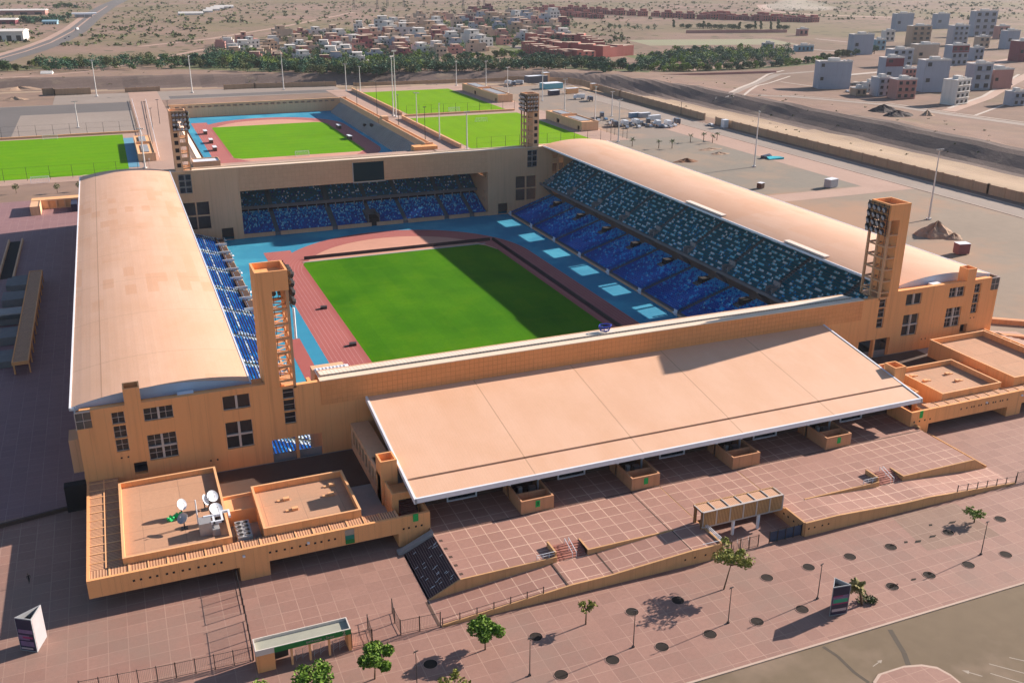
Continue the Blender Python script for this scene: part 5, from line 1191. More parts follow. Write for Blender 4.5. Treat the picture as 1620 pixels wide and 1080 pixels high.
# trees with individual leaves
def crown_leaves(rg, blobs, n, size):
    m = MB()
    for _ in range(n):
        c, r = rg.choice(blobs)
        v = Vector((rg.gauss(0, 1), rg.gauss(0, 1), rg.gauss(0, 1))).normalized()*(rg.random()**.45)
        p = Vector(c)+Vector((v.x*r[0], v.y*r[1], v.z*r[2]))
        a = Vector((rg.gauss(0, 1), rg.gauss(0, 1), rg.gauss(0, .6))).normalized(); b = a.cross(Vector((rg.gauss(0, 1), rg.gauss(0, 1), rg.gauss(0, 1)))).normalized()
        s = size*rg.uniform(.6, 1.3); m.face([tuple(p-a*s), tuple(p+b*s*.5), tuple(p+a*s), tuple(p-b*s*.5)])
    return m
def near_tree(u, v, label, h, cw, lean, leaves, n, seed, trunk_h=None, size=.26, sparse=False, cat='tree', name='tree'):
    rg = random.Random(seed); p = at(u, v); t = thing(name, label, cat, p, 'trees on the front plaza'); th = trunk_h or h*.42
    top = Vector((lean[0], lean[1], th)); m = MB(); m.bar((0, 0, 0), tuple(top*.55), .13, 0, 7, .10); m.bar(tuple(top*.55), tuple(top), .10, 0, 6, .075); blobs = []
    k = 7 if not sparse else 9
    for i in range(k):
        a = 2*math.pi*i/k+rg.random()*.7; rr = cw*(.30+.22*rg.random()); e = top+Vector((math.cos(a)*rr, math.sin(a)*rr, (h-th)*rg.uniform(.2, .75)))
        mid = top+(e-top)*.5+Vector((0, 0, .15)); m.bar(tuple(top), tuple(mid), .06, 0, 5, .045); m.bar(tuple(mid), tuple(e), .045, 0, 4, .02)
        s = cw*(.26 if not sparse else .17)*rg.uniform(.75, 1.25); blobs.append((tuple(e), (s, s, s*.85)))
        if sparse: blobs.append((tuple(mid+Vector((rg.uniform(-.4, .4), rg.uniform(-.4, .4), .3))), (s*.8, s*.8, s*.6)))
    if not sparse: blobs.append((tuple(top+Vector((0, 0, (h-th)*.55))), (cw*.36, cw*.36, (h-th)*.42)))
    part('trunk', m, 'trunk', t, local=True); part('crown', crown_leaves(rg, blobs, n, size), leaves, t, local=True); return t
near_tree(593, 1073, 'round bright green tree right of the green entrance gate', 5.4, 3.9, (.1, 0), 'leaf_g', 3000, 1, trunk_h=1.7)
near_tree(767.7, 1026.7, 'round bright green tree standing alone left of the thin young tree', 5.3, 3.8, (0, 0), 'leaf_g', 3000, 2, trunk_h=1.7)
near_tree(926.7, 986.7, 'thin young tree with sparse crown between lamp posts', 3.9, 2.3, (0, 0), 'leaf_y', 260, 3, sparse=True, trunk_h=2.6)
near_tree(1145, 931.7, 'large leaning tree with airy yellow-green crown before the tunnel mouth', 7.6, 6.0, (1.3, .6), 'leaf_y', 1500, 4, sparse=True, trunk_h=3.6)
near_tree(499, 1110, 'round green tree below the gate sign, cut by the bottom edge', 6.0, 4.2, (0, 0), 'leaf_g', 1700, 6)
near_tree(408, 1124, 'pale treetop rising at the bottom edge left of the gate', 5.0, 3.2, (0, 0), 'leaf_l', 700, 7)
near_tree(717, 1118, 'sparse pale treetop at the bottom edge right of the gate', 5.0, 3.4, (0, 0), 'leaf_y', 700, 8)
near_tree(1541, 826, 'low yellow-green bush tree near the ramp wall at the right', 3.0, 3.4, (0, 0), 'leaf_l', 420, 9, trunk_h=1.0, sparse=True)
def palm(loc, h, lean, label, seed, group=None, nf=26, leaves='leaf_o', L_=2.6):
    rg = random.Random(seed); t = thing('palm_tree', label, 'palm', loc, group); m = MB(); top = Vector((lean[0], lean[1], h)); prev = Vector((0, 0, 0))
    for i in range(1, 7): q = Vector((top.x*(i/6)**1.6, top.y*(i/6)**1.6, h*i/6)); m.bar(tuple(prev), tuple(q), .24-.015*i, 0, 7, .23-.015*i); prev = q
    part('trunk', m, 'trunk', t, local=True); c = MB()
    for i in range(nf):
        a = 2*math.pi*i/nf*2.4+rg.random()*.5; el = rg.uniform(-.3, 1.1); pts = []; q = Vector(top); d = Vector((math.cos(a)*math.cos(el), math.sin(a)*math.cos(el), math.sin(el))); side = Vector((-math.sin(a), math.cos(a), 0))
        for k in range(6): pts.append(q.copy()); q = q+d*L_/6; d = (d+Vector((0, 0, -.22))).normalized()
        for k in range(5):
            for sg in (-1, 1):
                w = .5*(1-abs(k-2)*.22); o = pts[k]; e = pts[k+1]; c.face([tuple(o), tuple(e), tuple(e+side*sg*w+Vector((0, 0, -.18))), tuple(o+side*sg*w*.8+Vector((0, 0, -.18)))])
    part('fronds', c, leaves, t, local=True); return t
palm(at(1363, 956), 3.2, (-.9, .5), 'leaning palm with drooping olive fronds behind the dark advertising pillar', 12, None, 30, 'leaf_p', 1.8)
m = MB(); p = at(1366, 950); rg3 = random.Random(8); m = crown_leaves(rg3, [((p.x, p.y, G+.5), (1.6, .8, .6)), ((p.x+1, p.y-.8, G+.4), (.9, .6, .5))], 320, .22); solo('shrub', m, 'leaf_o', 'fallen olive fronds lying at the foot of the leaning palm', 'shrub', (p.x, p.y, G))
# broken paving patches near the bush at the right
br_ = MB()
for u, v, a, b in ((1411, 862, .7, .35), (1433, 857, .5, .3), (1452, 856, .9, .35), (1475, 848, 1.0, .3), (1505, 842, .9, .25), (1472, 830, .5, .3), (1506, 826, 1.1, .3), (1413, 926, 1.2, .4), (1445, 916, .7, .25), (1470, 907, .5, .4)):
    p = at(u, v); br_.prism([(p.x-a, p.y-b*.6), (p.x+a*.3, p.y-b), (p.x+a, p.y+b*.4), (p.x-a*.2, p.y+b)], G+.001, G+.012)
struct('bare_soil_patches', br_, 'black')
gw = MB(); p = at(1490, 838); gw.face([(p.x-7, p.y-4, G+.006), (p.x+8, p.y-5, G+.006), (p.x+9, p.y+6, G+.006), (p.x-5, p.y+7, G+.006)]); struct('unlaid_paving', gw, tilemat('dusty_paving', 2.667, 42.85, 132.0, (.29, .19, .145), (.235, .15, .115), (.40, .29, .22), .12, .85))
# advertising pillars
def pillar(pts, z1, label, faces):
    cx = sum(p[0] for p in pts)/3; cy = sum(p[1] for p in pts)/3
    t = thing('advertising_pillar', label, 'advertising pillar', (cx, cy, G), 'three-sided advertising pillars'); m = MB(); n = 3
    for i in range(3):
        a, b = pts[i], pts[(i+1) % 3]; ia = (a[0]+(cx-a[0])*.14, a[1]+(cy-a[1])*.14); ib = (b[0]+(cx-b[0])*.14, b[1]+(cy-b[1])*.14)
        m.face([(*a, G+.0), (*b, G), (*b, z1), (*a, z1)]); m.face([(*a, z1), (*b, z1), (*ib, z1), (*ia, z1)]); m.face([(*ib, G+1), (*ia, G+1), (*ia, z1), (*ib, z1)])
    part('frame', m, 'pillar', t)
    m = MB(); m.face([(p[0]+(cx-p[0])*.14, p[1]+(cy-p[1])*.14, z1-2.5) for p in pts])
    for k in range(4): q = .2+.18*k; a = Vector((*pts[0], z1-.7)).lerp(Vector((*pts[2], z1-.7)), q); b = Vector((*pts[1], z1-.7)).lerp(Vector((*pts[2], z1-.7)), q); m.bar(tuple(a.lerp(Vector((cx, cy, z1-.7)), .25)), tuple(b.lerp(Vector((cx, cy, z1-.7)), .25)), .05)
    part('inner_frame', m, 'steel_d', t)
    for i, fm in enumerate(faces):
        if not fm: continue
        a, b = Vector((*pts[i], 0)), Vector((*pts[(i+1) % 3], 0)); d = (b-a); nrm = Vector((d.y, -d.x, 0)).normalized()*.03
        rows = fm; z0 = G+.15; H = z1-G-.3; mm = MB(); mats = []; 
        for (f0, f1, x0, x1, mt) in rows:
            if mt not in mats: mats.append(mt)
            k = 1+.3*rows.index((f0, f1, x0, x1, mt)); p0 = a+d*x0+nrm*k; p1 = a+d*x1+nrm*k
            mm.face([(p0.x, p0.y, z0+H*f0), (p1.x, p1.y, z0+H*f0), (p1.x, p1.y, z0+H*f1), (p0.x, p0.y, z0+H*f1)], mats.index(mt))
        part('poster', mm, mats, t)
pillar([(-21.9, 129.3), (-19.7, 127.9), (-18.6, 131.2)], 15.1, 'three-sided advertising pillar with mauve print, standing alone at the lower left', 
       [[(0, 1, .04, .96, 'navy'), (.14, .30, .1, .9, 'mauve'), (.34, .5, .06, .7, 'mauve'), (.40, .46, .3, .9, 'magenta'), (.56, .68, .1, .95, 'mauve'), (.04, .1, .1, .8, 'pinkish')], [(.02, .98, .05, .95, 'pinkish')], None])
pillar([(89.0, 93.0), (92.0, 92.6), (90.9, 95.0)], 14.7, 'dark advertising pillar with emerald stripe, standing in front of the leaning palm',
       [[(0, 1, .04, .96, 'navy'), (.40, .70, .08, .92, 'mauve'), (.43, .57, .12, .9, 'emerald'), (.38, .43, .05, .95, 'magenta'), (.12, .22, .1, .9, 'pinkish'), (.66, .70, .08, .6, 'magenta')], [(0, 1, .05, .95, 'mauve')], None])
# person walking on the shaded plaza
p = at(47, 922); ps = thing('person', 'person in dark clothes walking alone on the shaded left plaza', 'person', p)
def skinned(name, J, E, parent, mt, lvl=2):
    me = bpy.data.meshes.new(name); me.from_pydata([j[:3] for j in J], E, []); o = bpy.data.objects.new(name, me); COL.objects.link(o); me.materials.append(M[mt])
    sk = o.modifiers.new('skin', 'SKIN'); 
    if not me.skin_vertices: me.skin_vertices.new()
    for i, j in enumerate(J): me.skin_vertices[0].data[i].radius = (j[3], j[3] if len(j) < 5 else j[4])
    me.skin_vertices[0].data[0].use_root = True
    sb = o.modifiers.new('sub', 'SUBSURF'); sb.levels = lvl; sb.render_levels = lvl; o.parent = parent; return o
J = [(0, 0, .95, .13, .10), (0, .01, 1.2, .13, .10), (0, .0, 1.42, .15, .10), (0, 0, 1.53, .055), (0, -.01, 1.62, .085), (0, -.02, 1.72, .085),
     (-.19, 0, 1.42, .06), (-.25, .06, 1.15, .045), (-.24, -.05, .92, .035), (.19, 0, 1.42, .06), (.25, -.08, 1.16, .045), (.23, -.2, .96, .035), (-.10, 0, .88, .09), (-.11, -.14, .50, .06), (-.11, .02, .09, .045), (-.11, -.14, .04, .04), (.10, 0, .88, .09), (.11, .10, .50, .06), (.11, .32, .12, .045), (.11, .24, .04, .04)]
skinned('body', J, [(0, 1), (1, 2), (2, 3), (3, 4), (4, 5), (2, 6), (6, 7), (7, 8), (2, 9), (9, 10), (10, 11), (0, 12), (12, 13), (13, 14), (14, 15), (0, 16), (16, 17), (17, 18), (18, 19)], ps, 'steel_d')
m = MB(); m.bar((0, 0, 1.66), (0, 0.01, 1.82), .10, 0, 10, .06); part('hair', m, 'black', ps, local=True); ps.rotation_euler = (0, 0, .5)
# ------------------------------------------------------------------ left side structures in the stand's shadow
lg = thing('side_pergola', 'long slatted pergola beside the shaded plaza on the far left with pale cross roof', 'pergola', (-27.5, 276, G))
m = MB(); m.box(-29.0, -25.9, 236.8, 313.5, 12.75, 13.0); part('slatted_roof', m, 'slat_y', lg)
m = MB(); m.box(-29.3, -29.0, 236.5, 313.8, 12.3, 13.1); m.box(-25.9, -25.6, 236.5, 313.8, 12.3, 13.1); m.box(-29, -25.9, 236.5, 236.8, 12.3, 13.1); m.box(-29, -25.9, 313.5, 313.8, 12.3, 13.1)
for k in range(12): y = 238+k*6.8; m.box(-29.25, -28.9, y-.2, y+.2, G, 12.3); m.box(-25.95, -25.65, y-.2, y+.2, G, 12.3)
part('frame', m, 'stucco', lg)
for k in range(5): m = MB(); m.box(-35.5, -29.35, 243+k*16, 251+k*16, G, 11.2+.5*(k % 2)); part('side_room', m, 'concrete_d', lg)
m = MB(); m.box(-34, -29.35, 303, 313, G, 12.2); part('side_room', m, 'concrete_d', lg)
m = MB(); m.box(-60, -29.35, 273.5, 279, 12.9, 13.15); part('cross_roof', m, 'concrete', lg)
M_pr = thing('ramp_walls', 'pair of low tan ramp walls descending into the shaded plaza at the far left', 'wall', (-36, 330, G))
m = MB(); m.box(-38.8, -38.3, 318, 366, G, G+1.0); part('wall', m, 'stucco_far', M_pr); m = MB(); m.box(-34.6, -34.1, 318, 366, G, G+1.0); part('wall', m, 'stucco_far', M_pr); m = MB(); m.box(-38.3, -34.6, 320, 366, G+.004, G+.02); part('ramp_floor', m, 'void', M_pr)
ke = thing('service_lodge', 'small roofless tan lodge with dark doors beside the left stand, near the west pitch', 'lodge', (-23, 411, G))
m = MB(); m.wall(-33.5, -13.2, G, 13.2, 414.0, .4, [(-27.5, -24.9, G+.4, 12.6), (-24.4, -21.9, G+.4, 12.6), (-21.4, -19, G+.4, 12.6), (-15.8, -14.2, G+.4, 12.6)], 0); m.box(-33.5, -30.4, 404, 413.9, G, 13.0); m.wall(404, 414, G, 13.2, -30.3, .3, [], 0, 'y'); part('walls', m, 'stucco_far', ke)
m = MB(); m.box(-33.5, -13.2, 414.5, 420, G, 13.0); part('roof', m, 'stucco_top', ke); m = MB(); m.box(-19.2, -17.0, 405, 413.9, G, 12.6); part('screen_wall', m, 'navy', ke)
m = MB(); m.box(-14.6, -12.95, 169.5, 174, G+6, 22); m.box(-13.4, -12.95, 174.1, 372, G, 12.4); solo('side_block', m, 'stucco_far', 'dark narrow annex on the outer side of the left stand', 'annex', (-14, 180, G))
m = MB(); m.box(-16.4, -12.75, 166.6, 168.4, G, 14.6); solo('service_door', m, 'void', 'black service door opening at the foot of the left facade corner', 'door', (-14.5, 167, G))
m = MB(); a_, b_ = at(-40, 846), at(112, 806); m.prism([(a_.x, a_.y), (b_.x, b_.y), (b_.x, b_.y+.5), (a_.x, a_.y+.5)], G, G+.7); solo('low_wall', m, 'dugout', 'low dark wall crossing the shaded side plaza to the black service door', 'wall', (a_.x, a_.y, G))
# right side: low walls and stairs beside the gatehouse
rs_ = thing('side_stairs', 'pinkish stairs between low tan walls beyond the right end of the facade', 'stairs', (214, 172, G))
m = MB()
for i in range(9): m.box(203+i*1.2, 204.2+i*1.2, 150, 172, G-.1, G+1.8-.2*i)
part('treads', m, 'path', rs_)
m = MB(); m.prism([(200, 172), (232, 150), (233, 151.2), (201, 173.2)], G-.1, G+1.6); part('wall', m, 'kiosk', rs_); m = MB(); m.prism([(199, 190), (240, 160), (241, 161.4), (200, 191.4)], G-.1, G+1.2); part('wall', m, 'kiosk', rs_)
# ------------------------------------------------------------------ training grounds
flat('training_floor', 36, 152.5, 477.5, 701, 2.0, 'rubber_b')
arena('training_', 93.5, 548.3, 632.7, 2.0, (57.8, 129.6), (533.5, 648), 'lawn2', 38)
tw = thing('training_wall', 'long tan wall with a row of small openings behind the small athletics track', 'wall', (93, 697, 2))
m = MB(); m.wall(36.2, 152.4, 1.9, 10.6, 697, 1.0, [(40+4.2*i, 42.6+4.2*i, 8.4, 9.5) for i in range(26)], 0); part('wall', m, 'stucco_far', tw)
m = MB(); m.box(36.2, 152.4, 698.02, 701.5, 7.9, 10.3); part('gallery', m, 'path', tw); m = MB(); m.box(36, 152.5, 696.8, 698.1, 10.6, 10.75); part('coping', m, 'stucco_top', tw)
em = MB(); em.profy([(36.2, 1.9), (42.0, 1.9), (41.6, 2.5), (36.2, G)], 505, 697); struct('training_embankment', em, mat('pale_slope', (.60, .45, .37), (.52, .38, .31), .9, .05, .4))
em = MB(); em.box(42.0, 42.4, 490, 697, 2.0, 3.1); struct('training_kerb_wall', em, 'dugout')
em = MB(); em.box(36.2, 152.4, 477.6, 486, 1.9, G-.3); struct('training_south_bank', em, 'path')
lb = thing('track_lodge', 'small tan lodge with pale flat roof at the near left corner of the small track', 'lodge', (38.5, 483, G))
for lab, a_, b_ in (('long white handrail on the walkway beside the west pavilion', (14.6, 740), (14.0, 500)), ('long white handrail along the middle of the walkway', (23.5, 735), (19.0, 505))):
    m = MB(); m.bar((*a_, G+1.3), (*b_, G+1.3), .14); m.bar((*a_, G+.7), (*b_, G+.7), .08)
    for k in range(28): t_ = k/27; x = a_[0]+(b_[0]-a_[0])*t_; y = a_[1]+(b_[1]-a_[1])*t_; m.bar((x, y, G-.1), (x, y, G+1.3), .08)
    solo('handrail', m, 'white', lab, 'handrail', (b_[0], b_[1], G), 'handrails on the walkway')
m = MB(); m.wall(32.5, 45.0, G-.5, 12.2, 478.5, .3, [], 0); m.wall(32.5, 45.0, G-.5, 12.2, 488.2, .3, [], 0); m.wall(478.8, 488.2, G-.5, 12.2, 32.5, .3, [], 0, 'y'); m.wall(478.8, 488.2, G-.5, 12.2, 44.7, .3, [], 0, 'y'); part('walls', m, 'stucco_far', lb); m = MB(); m.box(32.8, 44.7, 478.8, 488.2, 11.5, 11.7); part('roof', m, 'white', lb)
ts = thing('terrace_stand', 'long grey stepped terrace along the right side of the small track with tan back wall', 'grandstand', (149, 610, 2))
m = MB(); pr = [(142.6, 1.9), (142.6, 3.0)]
for i in range(10): pr += [(142.6+i*.62, 3.0+i*.55), (143.22+i*.62, 3.0+i*.55)]
pr += [(150.0, 8.6), (150.0, 1.9)]; m.profy(pr, 492, 688); part('steps', m, 'concrete', ts)
m = MB(); m.wall(490, 690, 8.5, 12.2, 150.0, .6, [(583, 587, 8.6, 11.5)], 0, 'y'); m.box(150.6, 154.4, 490, 490.6, G, 12.2); m.box(150.61, 154.4, 689, 689.6, G, 12.2); m.wall(490.6, 689, G, 11.6, 153.8, .6, [], 0, 'y'); part('back_wall', m, 'stucco_far', ts)
m = MB(); m.box(150.7, 154.6, 578, 583, G, 13.6); part('control_box', m, 'stucco_far', ts)
m = MB(); m.box(142.6, 155.2, 484.5, 491.0, 2, 11.2); part('end_block', m, 'stucco', ts)
m = MB()
for u, v in ((365, 83), (333, 75)): pass
m.box(146.2, 147.6, 588, 592, 6.3, 7.8); m.box(144.6, 146.0, 600, 603, 4.9, 6.2); part('stair_openings', m, 'void', ts)
# benches beside the small track
n_ = 0
for u, v, lab in ((340, 238, 'white'), (334, 226, 'white'), (325, 212, 'white'), (536, 203, 'white'), (553, 220, 'white')):
    p = at(u, v, 2.05); b = MB(); b.box(p.x-.9, p.x+.9, p.y-3.2, p.y+3.2, 2.05, 4.1); b.box(p.x-1.1, p.x+1.1, p.y-3.4, p.y+3.4, 4.1, 4.25, 1)
    solo('dugout_bench', b, ['dugout', lab], ['dark team shelter beside the small track, nearest the facade on the left side', 'dark team shelter beside the small track, middle one on the left side', 'dark team shelter beside the small track, farthest on the left side', 'pale-roofed team shelter on the far right side of the small track', 'pale-roofed team shelter on the near right side of the small track'][n_], 'shelter', (p.x, p.y, 2.05), 'team shelters beside the small track'); n_ += 1
p = at(478, 246, 2.06); goal(p.x, p.y, 2.06, -1, 'white goal at the near end of the small athletics track lawn')
p = at(64, 288, G); goal(p.x, p.y, G, -1, 'white goal at the near end of the west pitch'); p = at(80, 221, G); goal(p.x, p.y, G, 1, 'white goal at the far end of the west pitch')
p = at(718, 176, G); goal(p.x, p.y, G, -1, 'white goal at the near end of the farther bright green pitch'); p = at(762, 193, G); goal(p.x, p.y, G, 1, 'white goal at the far end of the nearer bright green pitch')
# kerb walls between pitches and walkway
for lab, b in (('low tan wall along the walkway beside the farther bright pitch', (170.6, 171.4, 607, 742)), ('low tan wall along the walkway beside the nearer bright pitch', (166.6, 167.4, 482, 592)), ('low tan wall between the two bright green pitches', (171, 246, 600.5, 601.3)), ('low tan wall on the far side of the west pitch', (-70, 13, 595, 595.8))):
    m = MB(); m.box(*b, G-.1, G+(2.0 if b[1]-b[0] < 2 else 1.0)); m.box(b[0]-.1, b[1]+.1, b[2]-.1, b[3]+.1, G+(2.0 if b[1]-b[0] < 2 else 1.0), G+(2.1 if b[1]-b[0] < 2 else 1.1), 1); solo('low_wall', m, ['stucco_far', 'stucco_top'], lab, 'wall', ((b[0]+b[1])/2, (b[2]+b[3])/2, G))
def pavilion(x0, x1, y0, y1, h, label, nroof=2):
    t = thing('pavilion', label, 'pavilion', ((x0+x1)/2, (y0+y1)/2, G)); m = MB(); ym = y0+(y1-y0)*.55
    m.wall(y0, y1, G, G+h, x0, .4, [(y0+3, y0+5.5, G, G+2.6), (ym+3, ym+7, G+.3, G+2.7)], 0, 'y'); m.wall(y0, y1, G, G+h, x1-.4, .4, [], 0, 'y'); m.wall(x0+.4, x1-.4, G, G+h, y0, .4, [], 0); m.wall(x0+.4, x1-.4, G, G+h, y1-.4, .4, [], 0); m.box(x0+.4, x1-.4, ym, ym+.4, G, G+h+.8); part('walls', m, 'stucco_far', t)
    m = MB(); m.box(x0+.4, x1-.4, y0+.4, ym, G+h-.8, G+h-.5); m.box(x0+.4, x1-.4, ym+.4, y1-.4, G+h-.5, G+h-.2); part('roof', m, 'stucco_top', t)
    m = MB(); m.box(x0+2.2, x1-2.5, y0+6, ym-4, G+h-.5, G+h-.1); m.box(x0+2.2, x1-2.5, ym+4, y1-5, G+h-.2, G+h+.35); part('skylight', m, 'steel', t); return t
pavilion(250.3, 261, 509, 560, 5.2, 'long tan pavilion beside the nearer bright green pitch with pale rooflights'); pavilion(250, 261, 641, 716, 5.2, 'long tan pavilion beside the farther bright green pitch with pale rooflights')
pavilion(9.3, 17.4, 503, 560, 3.8, 'tan pavilion with open roof wells beside the west pitch')
# fences round the pitches: thin poles
def polefence(pts, h, label, step=9):
    t = thing('pitch_fence', label, 'fence', (pts[0][0], pts[0][1], G)); m = MB(); b = MB()
    for (ax, ay), (bx, by) in zip(pts, pts[1:]):
        n = max(1, round(math.hypot(bx-ax, by-ay)/step))
        for i in range(n+1): x, y = ax+(bx-ax)*i/n, ay+(by-ay)*i/n; m.bar((x, y, G), (x, y, G+h), .13, 0, 4, .09)
        for z in (h*.5, h-.1): b.bar((ax, ay, G+z), (bx, by, G+z), .03)
    part('posts', m, 'steel_d', t); part('wires', b, 'steel_d', t)
polefence([(-66, 474.5), (8, 474.5)], 6, 'thin dark pole fence along the near end of the west pitch'); polefence([(-66, 601), (12, 601)], 6, 'thin dark pole fence along the far end of the west pitch')
polefence([(174, 476.5), (246, 476.5)], 6, 'thin dark pole fence along the near end of the nearer bright pitch', 8); polefence([(174, 606), (248, 606)], 6, 'thin dark pole fence along the near end of the farther bright pitch', 8)
polefence([(252, 476), (262, 476), (262, 500)], 6, 'thin dark pole fence beyond the roof of the right stand', 5)
# masts
def mastproto(h, r):
    t = thing('light_mast', 'mast', 'light mast', (0, 0, 0)); m = MB(); m.bar((0, 0, 0), (0, 0, h), r, 0, 8, r*.45); m.box(-r*1.8, r*1.8, -r*1.8, r*1.8, 0, .5); part('pole', m, 'mast', t, local=True)
    m = MB(); m.box(-1.6, 1.6, -.12, .12, h-.1, h+.1)
    for k in (-1.4, -.5, .5, 1.4): m.box(k-.32, k+.32, -.45, .1, h+.05, h+.55)
    part('lamp_head', m, 'steel', t, local=True); return t
MA = [((1469, 347), 26.1, 'tall light mast by the heap of earth right of the tower'), ((1193, 264), 25.5, 'tall light mast in the middle of the east lot'), ((978, 224.8), 22.2, 'tall light mast at the back edge of the right stand roof'), ((941, 190.5), 20, 'light mast at the corner of the nearer pavilion'),
      ((893, 175.7), 20, 'light mast standing between the two pavilions in the works yard'), ((858, 160), 22, 'light mast behind the far right floodlight tower'), ((967.6, 184), 15, 'short light mast among the parked containers'), ((739, 236.7), 19.1, 'light mast at the near left corner of the nearer bright pitch'),
      ((695.6, 221), 19, 'light mast on the low wall by the nearer bright pitch'), ((659.8, 199.6), 19, 'light mast by the near corner of the farther bright pitch'), ((626.8, 185.6), 39.5, 'tallest light mast, right one of the pair beside the farther bright pitch'), ((622.5, 184), 36, 'tall light mast, left one of the pair beside the farther bright pitch'),
      ((570.4, 149.6), 19.5, 'light mast at the far left corner of the farther bright pitch'), ((548, 144.4), 19.5, 'light mast beside the far wall in line with the small track'), ((448.9, 142), 25.5, 'tall light mast in the north car park, right of its middle'), ((304.4, 146.7), 25.8, 'tall light mast in the north car park beyond the left tower'),
      ((153.3, 152.6), 24.8, 'tall light mast near the double wall at the far left'), ((124, 202), 14.8, 'light mast standing in the west car park'), ((229.6, 265.7), 18, 'light mast beside the west pavilion'), ((722, 135.6), 18.2, 'light mast behind the farther bright pitch'), ((769, 136), 18.5, 'light mast at the far end of the farther pavilion'), ((803, 146.7), 18, 'light mast at the near end of the farther pavilion')]
m0 = None
for uv, h, lab in MA:
    p = at(*uv)
    if m0 is None: m0 = mastproto(25, .42); m0['group'] = 'light masts round the training grounds'; m0.location = p; m0.scale = (1, 1, h/25); m0['label'] = lab
    else: dup(m0, p, random.random()*3, lab, (1, 1, h/25))
TP = [(565, 169, 19), (597, 185.7, 22), (631, 203, 19), (673, 227, 19), (1077, 182, 8), (242, 205, 12), (253, 196, 14), (268, 192, 12), (232, 187, 10)]
t0_ = None
for i, (u, v, h) in enumerate(TP):
    lab = ['thin dark pole behind the terrace stand, farthest away', 'thin dark pole behind the terrace stand beside its control box', 'thin dark pole behind the terrace stand, near its middle', 'thin dark pole at the near end of the terrace stand', 'short thin pole beside the parked containers and the road', 'thin pole on the walkway, nearest the west pavilion', 'thin pole on the walkway beside the far left tower', 'thin pole on the walkway close behind the far left tower', 'thin pole on the walkway at its far end'][i]
    p = at(u, v)
    if t0_ is None:
        t0_ = thing('lamp_pole', lab, 'pole', p, 'thin dark poles along the walkways'); m = MB(); m.bar((0, 0, 0), (0, 0, 20), .2, 0, 6, .12); part('pole', m, 'steel_d', t0_, local=True); m = MB(); m.box(-.9, .9, -.2, .2, 19.9, 20.3); part('lamp_head', m, 'steel_d', t0_, local=True); t0_.scale = (1, 1, h/20)
    else: dup(t0_, p, random.random(), lab, (1, 1, h/20))
# boundary walls
def bwall(pts, h, label, piers=8.5, m='stucco_b'):
    t = thing('boundary_wall', label, 'wall', (pts[0][0], pts[0][1], BASE)); a_ = MB(); b_ = MB()
    for (ax, ay), (bx, by) in zip(pts, pts[1:]):
        d = Vector((bx-ax, by-ay, 0)); Ln = d.length; d.normalize(); n = Vector((-d.y, d.x, 0))*.2
        a_.prism([(ax+n.x, ay+n.y), (ax-n.x, ay-n.y), (bx-n.x, by-n.y), (bx+n.x, by+n.y)], BASE-.5, BASE+h); k = max(1, round(Ln/piers))
        for i in range(k+1): x, y = ax+(bx-ax)*i/k, ay+(by-ay)*i/k; b_.box(x-.36, x+.36, y-.45, y+.45, BASE-.5, BASE+h+.25)
    part('wall', a_, m, t); part('piers', b_, 'stucco_top' if m != 'stucco_b' else 'stucco_b', t); return t
bwall([(341.5, 150), (339.6, 300), (338.5, 505)], 4.2, 'long tan boundary wall with piers along the east road, nearer stretch'); bwall([(340, 520), (345, 640), (350, 715), (347, 733)], 4.2, 'long tan boundary wall with piers along the east road, farther stretch')
bwall([(82, 783), (105, 784), (166, 776)], 3.6, 'tan boundary wall behind the north car park'); bwall([(180, 774), (305, 766)], 2.2, 'low pinkish wall behind the farther bright pitch'); bwall([(-44, 797), (-37, 797), (-36, 790), (-12, 790)], 4.5, 'short double tan wall at the far left of the north car park'); bwall([(12, 792), (36, 792)], 3.2, 'short tan wall closing the far end of the walkway'); bwall([(305, 764), (330, 752), (346, 735)], 3.6, 'tan boundary wall at the far corner of the works yard')
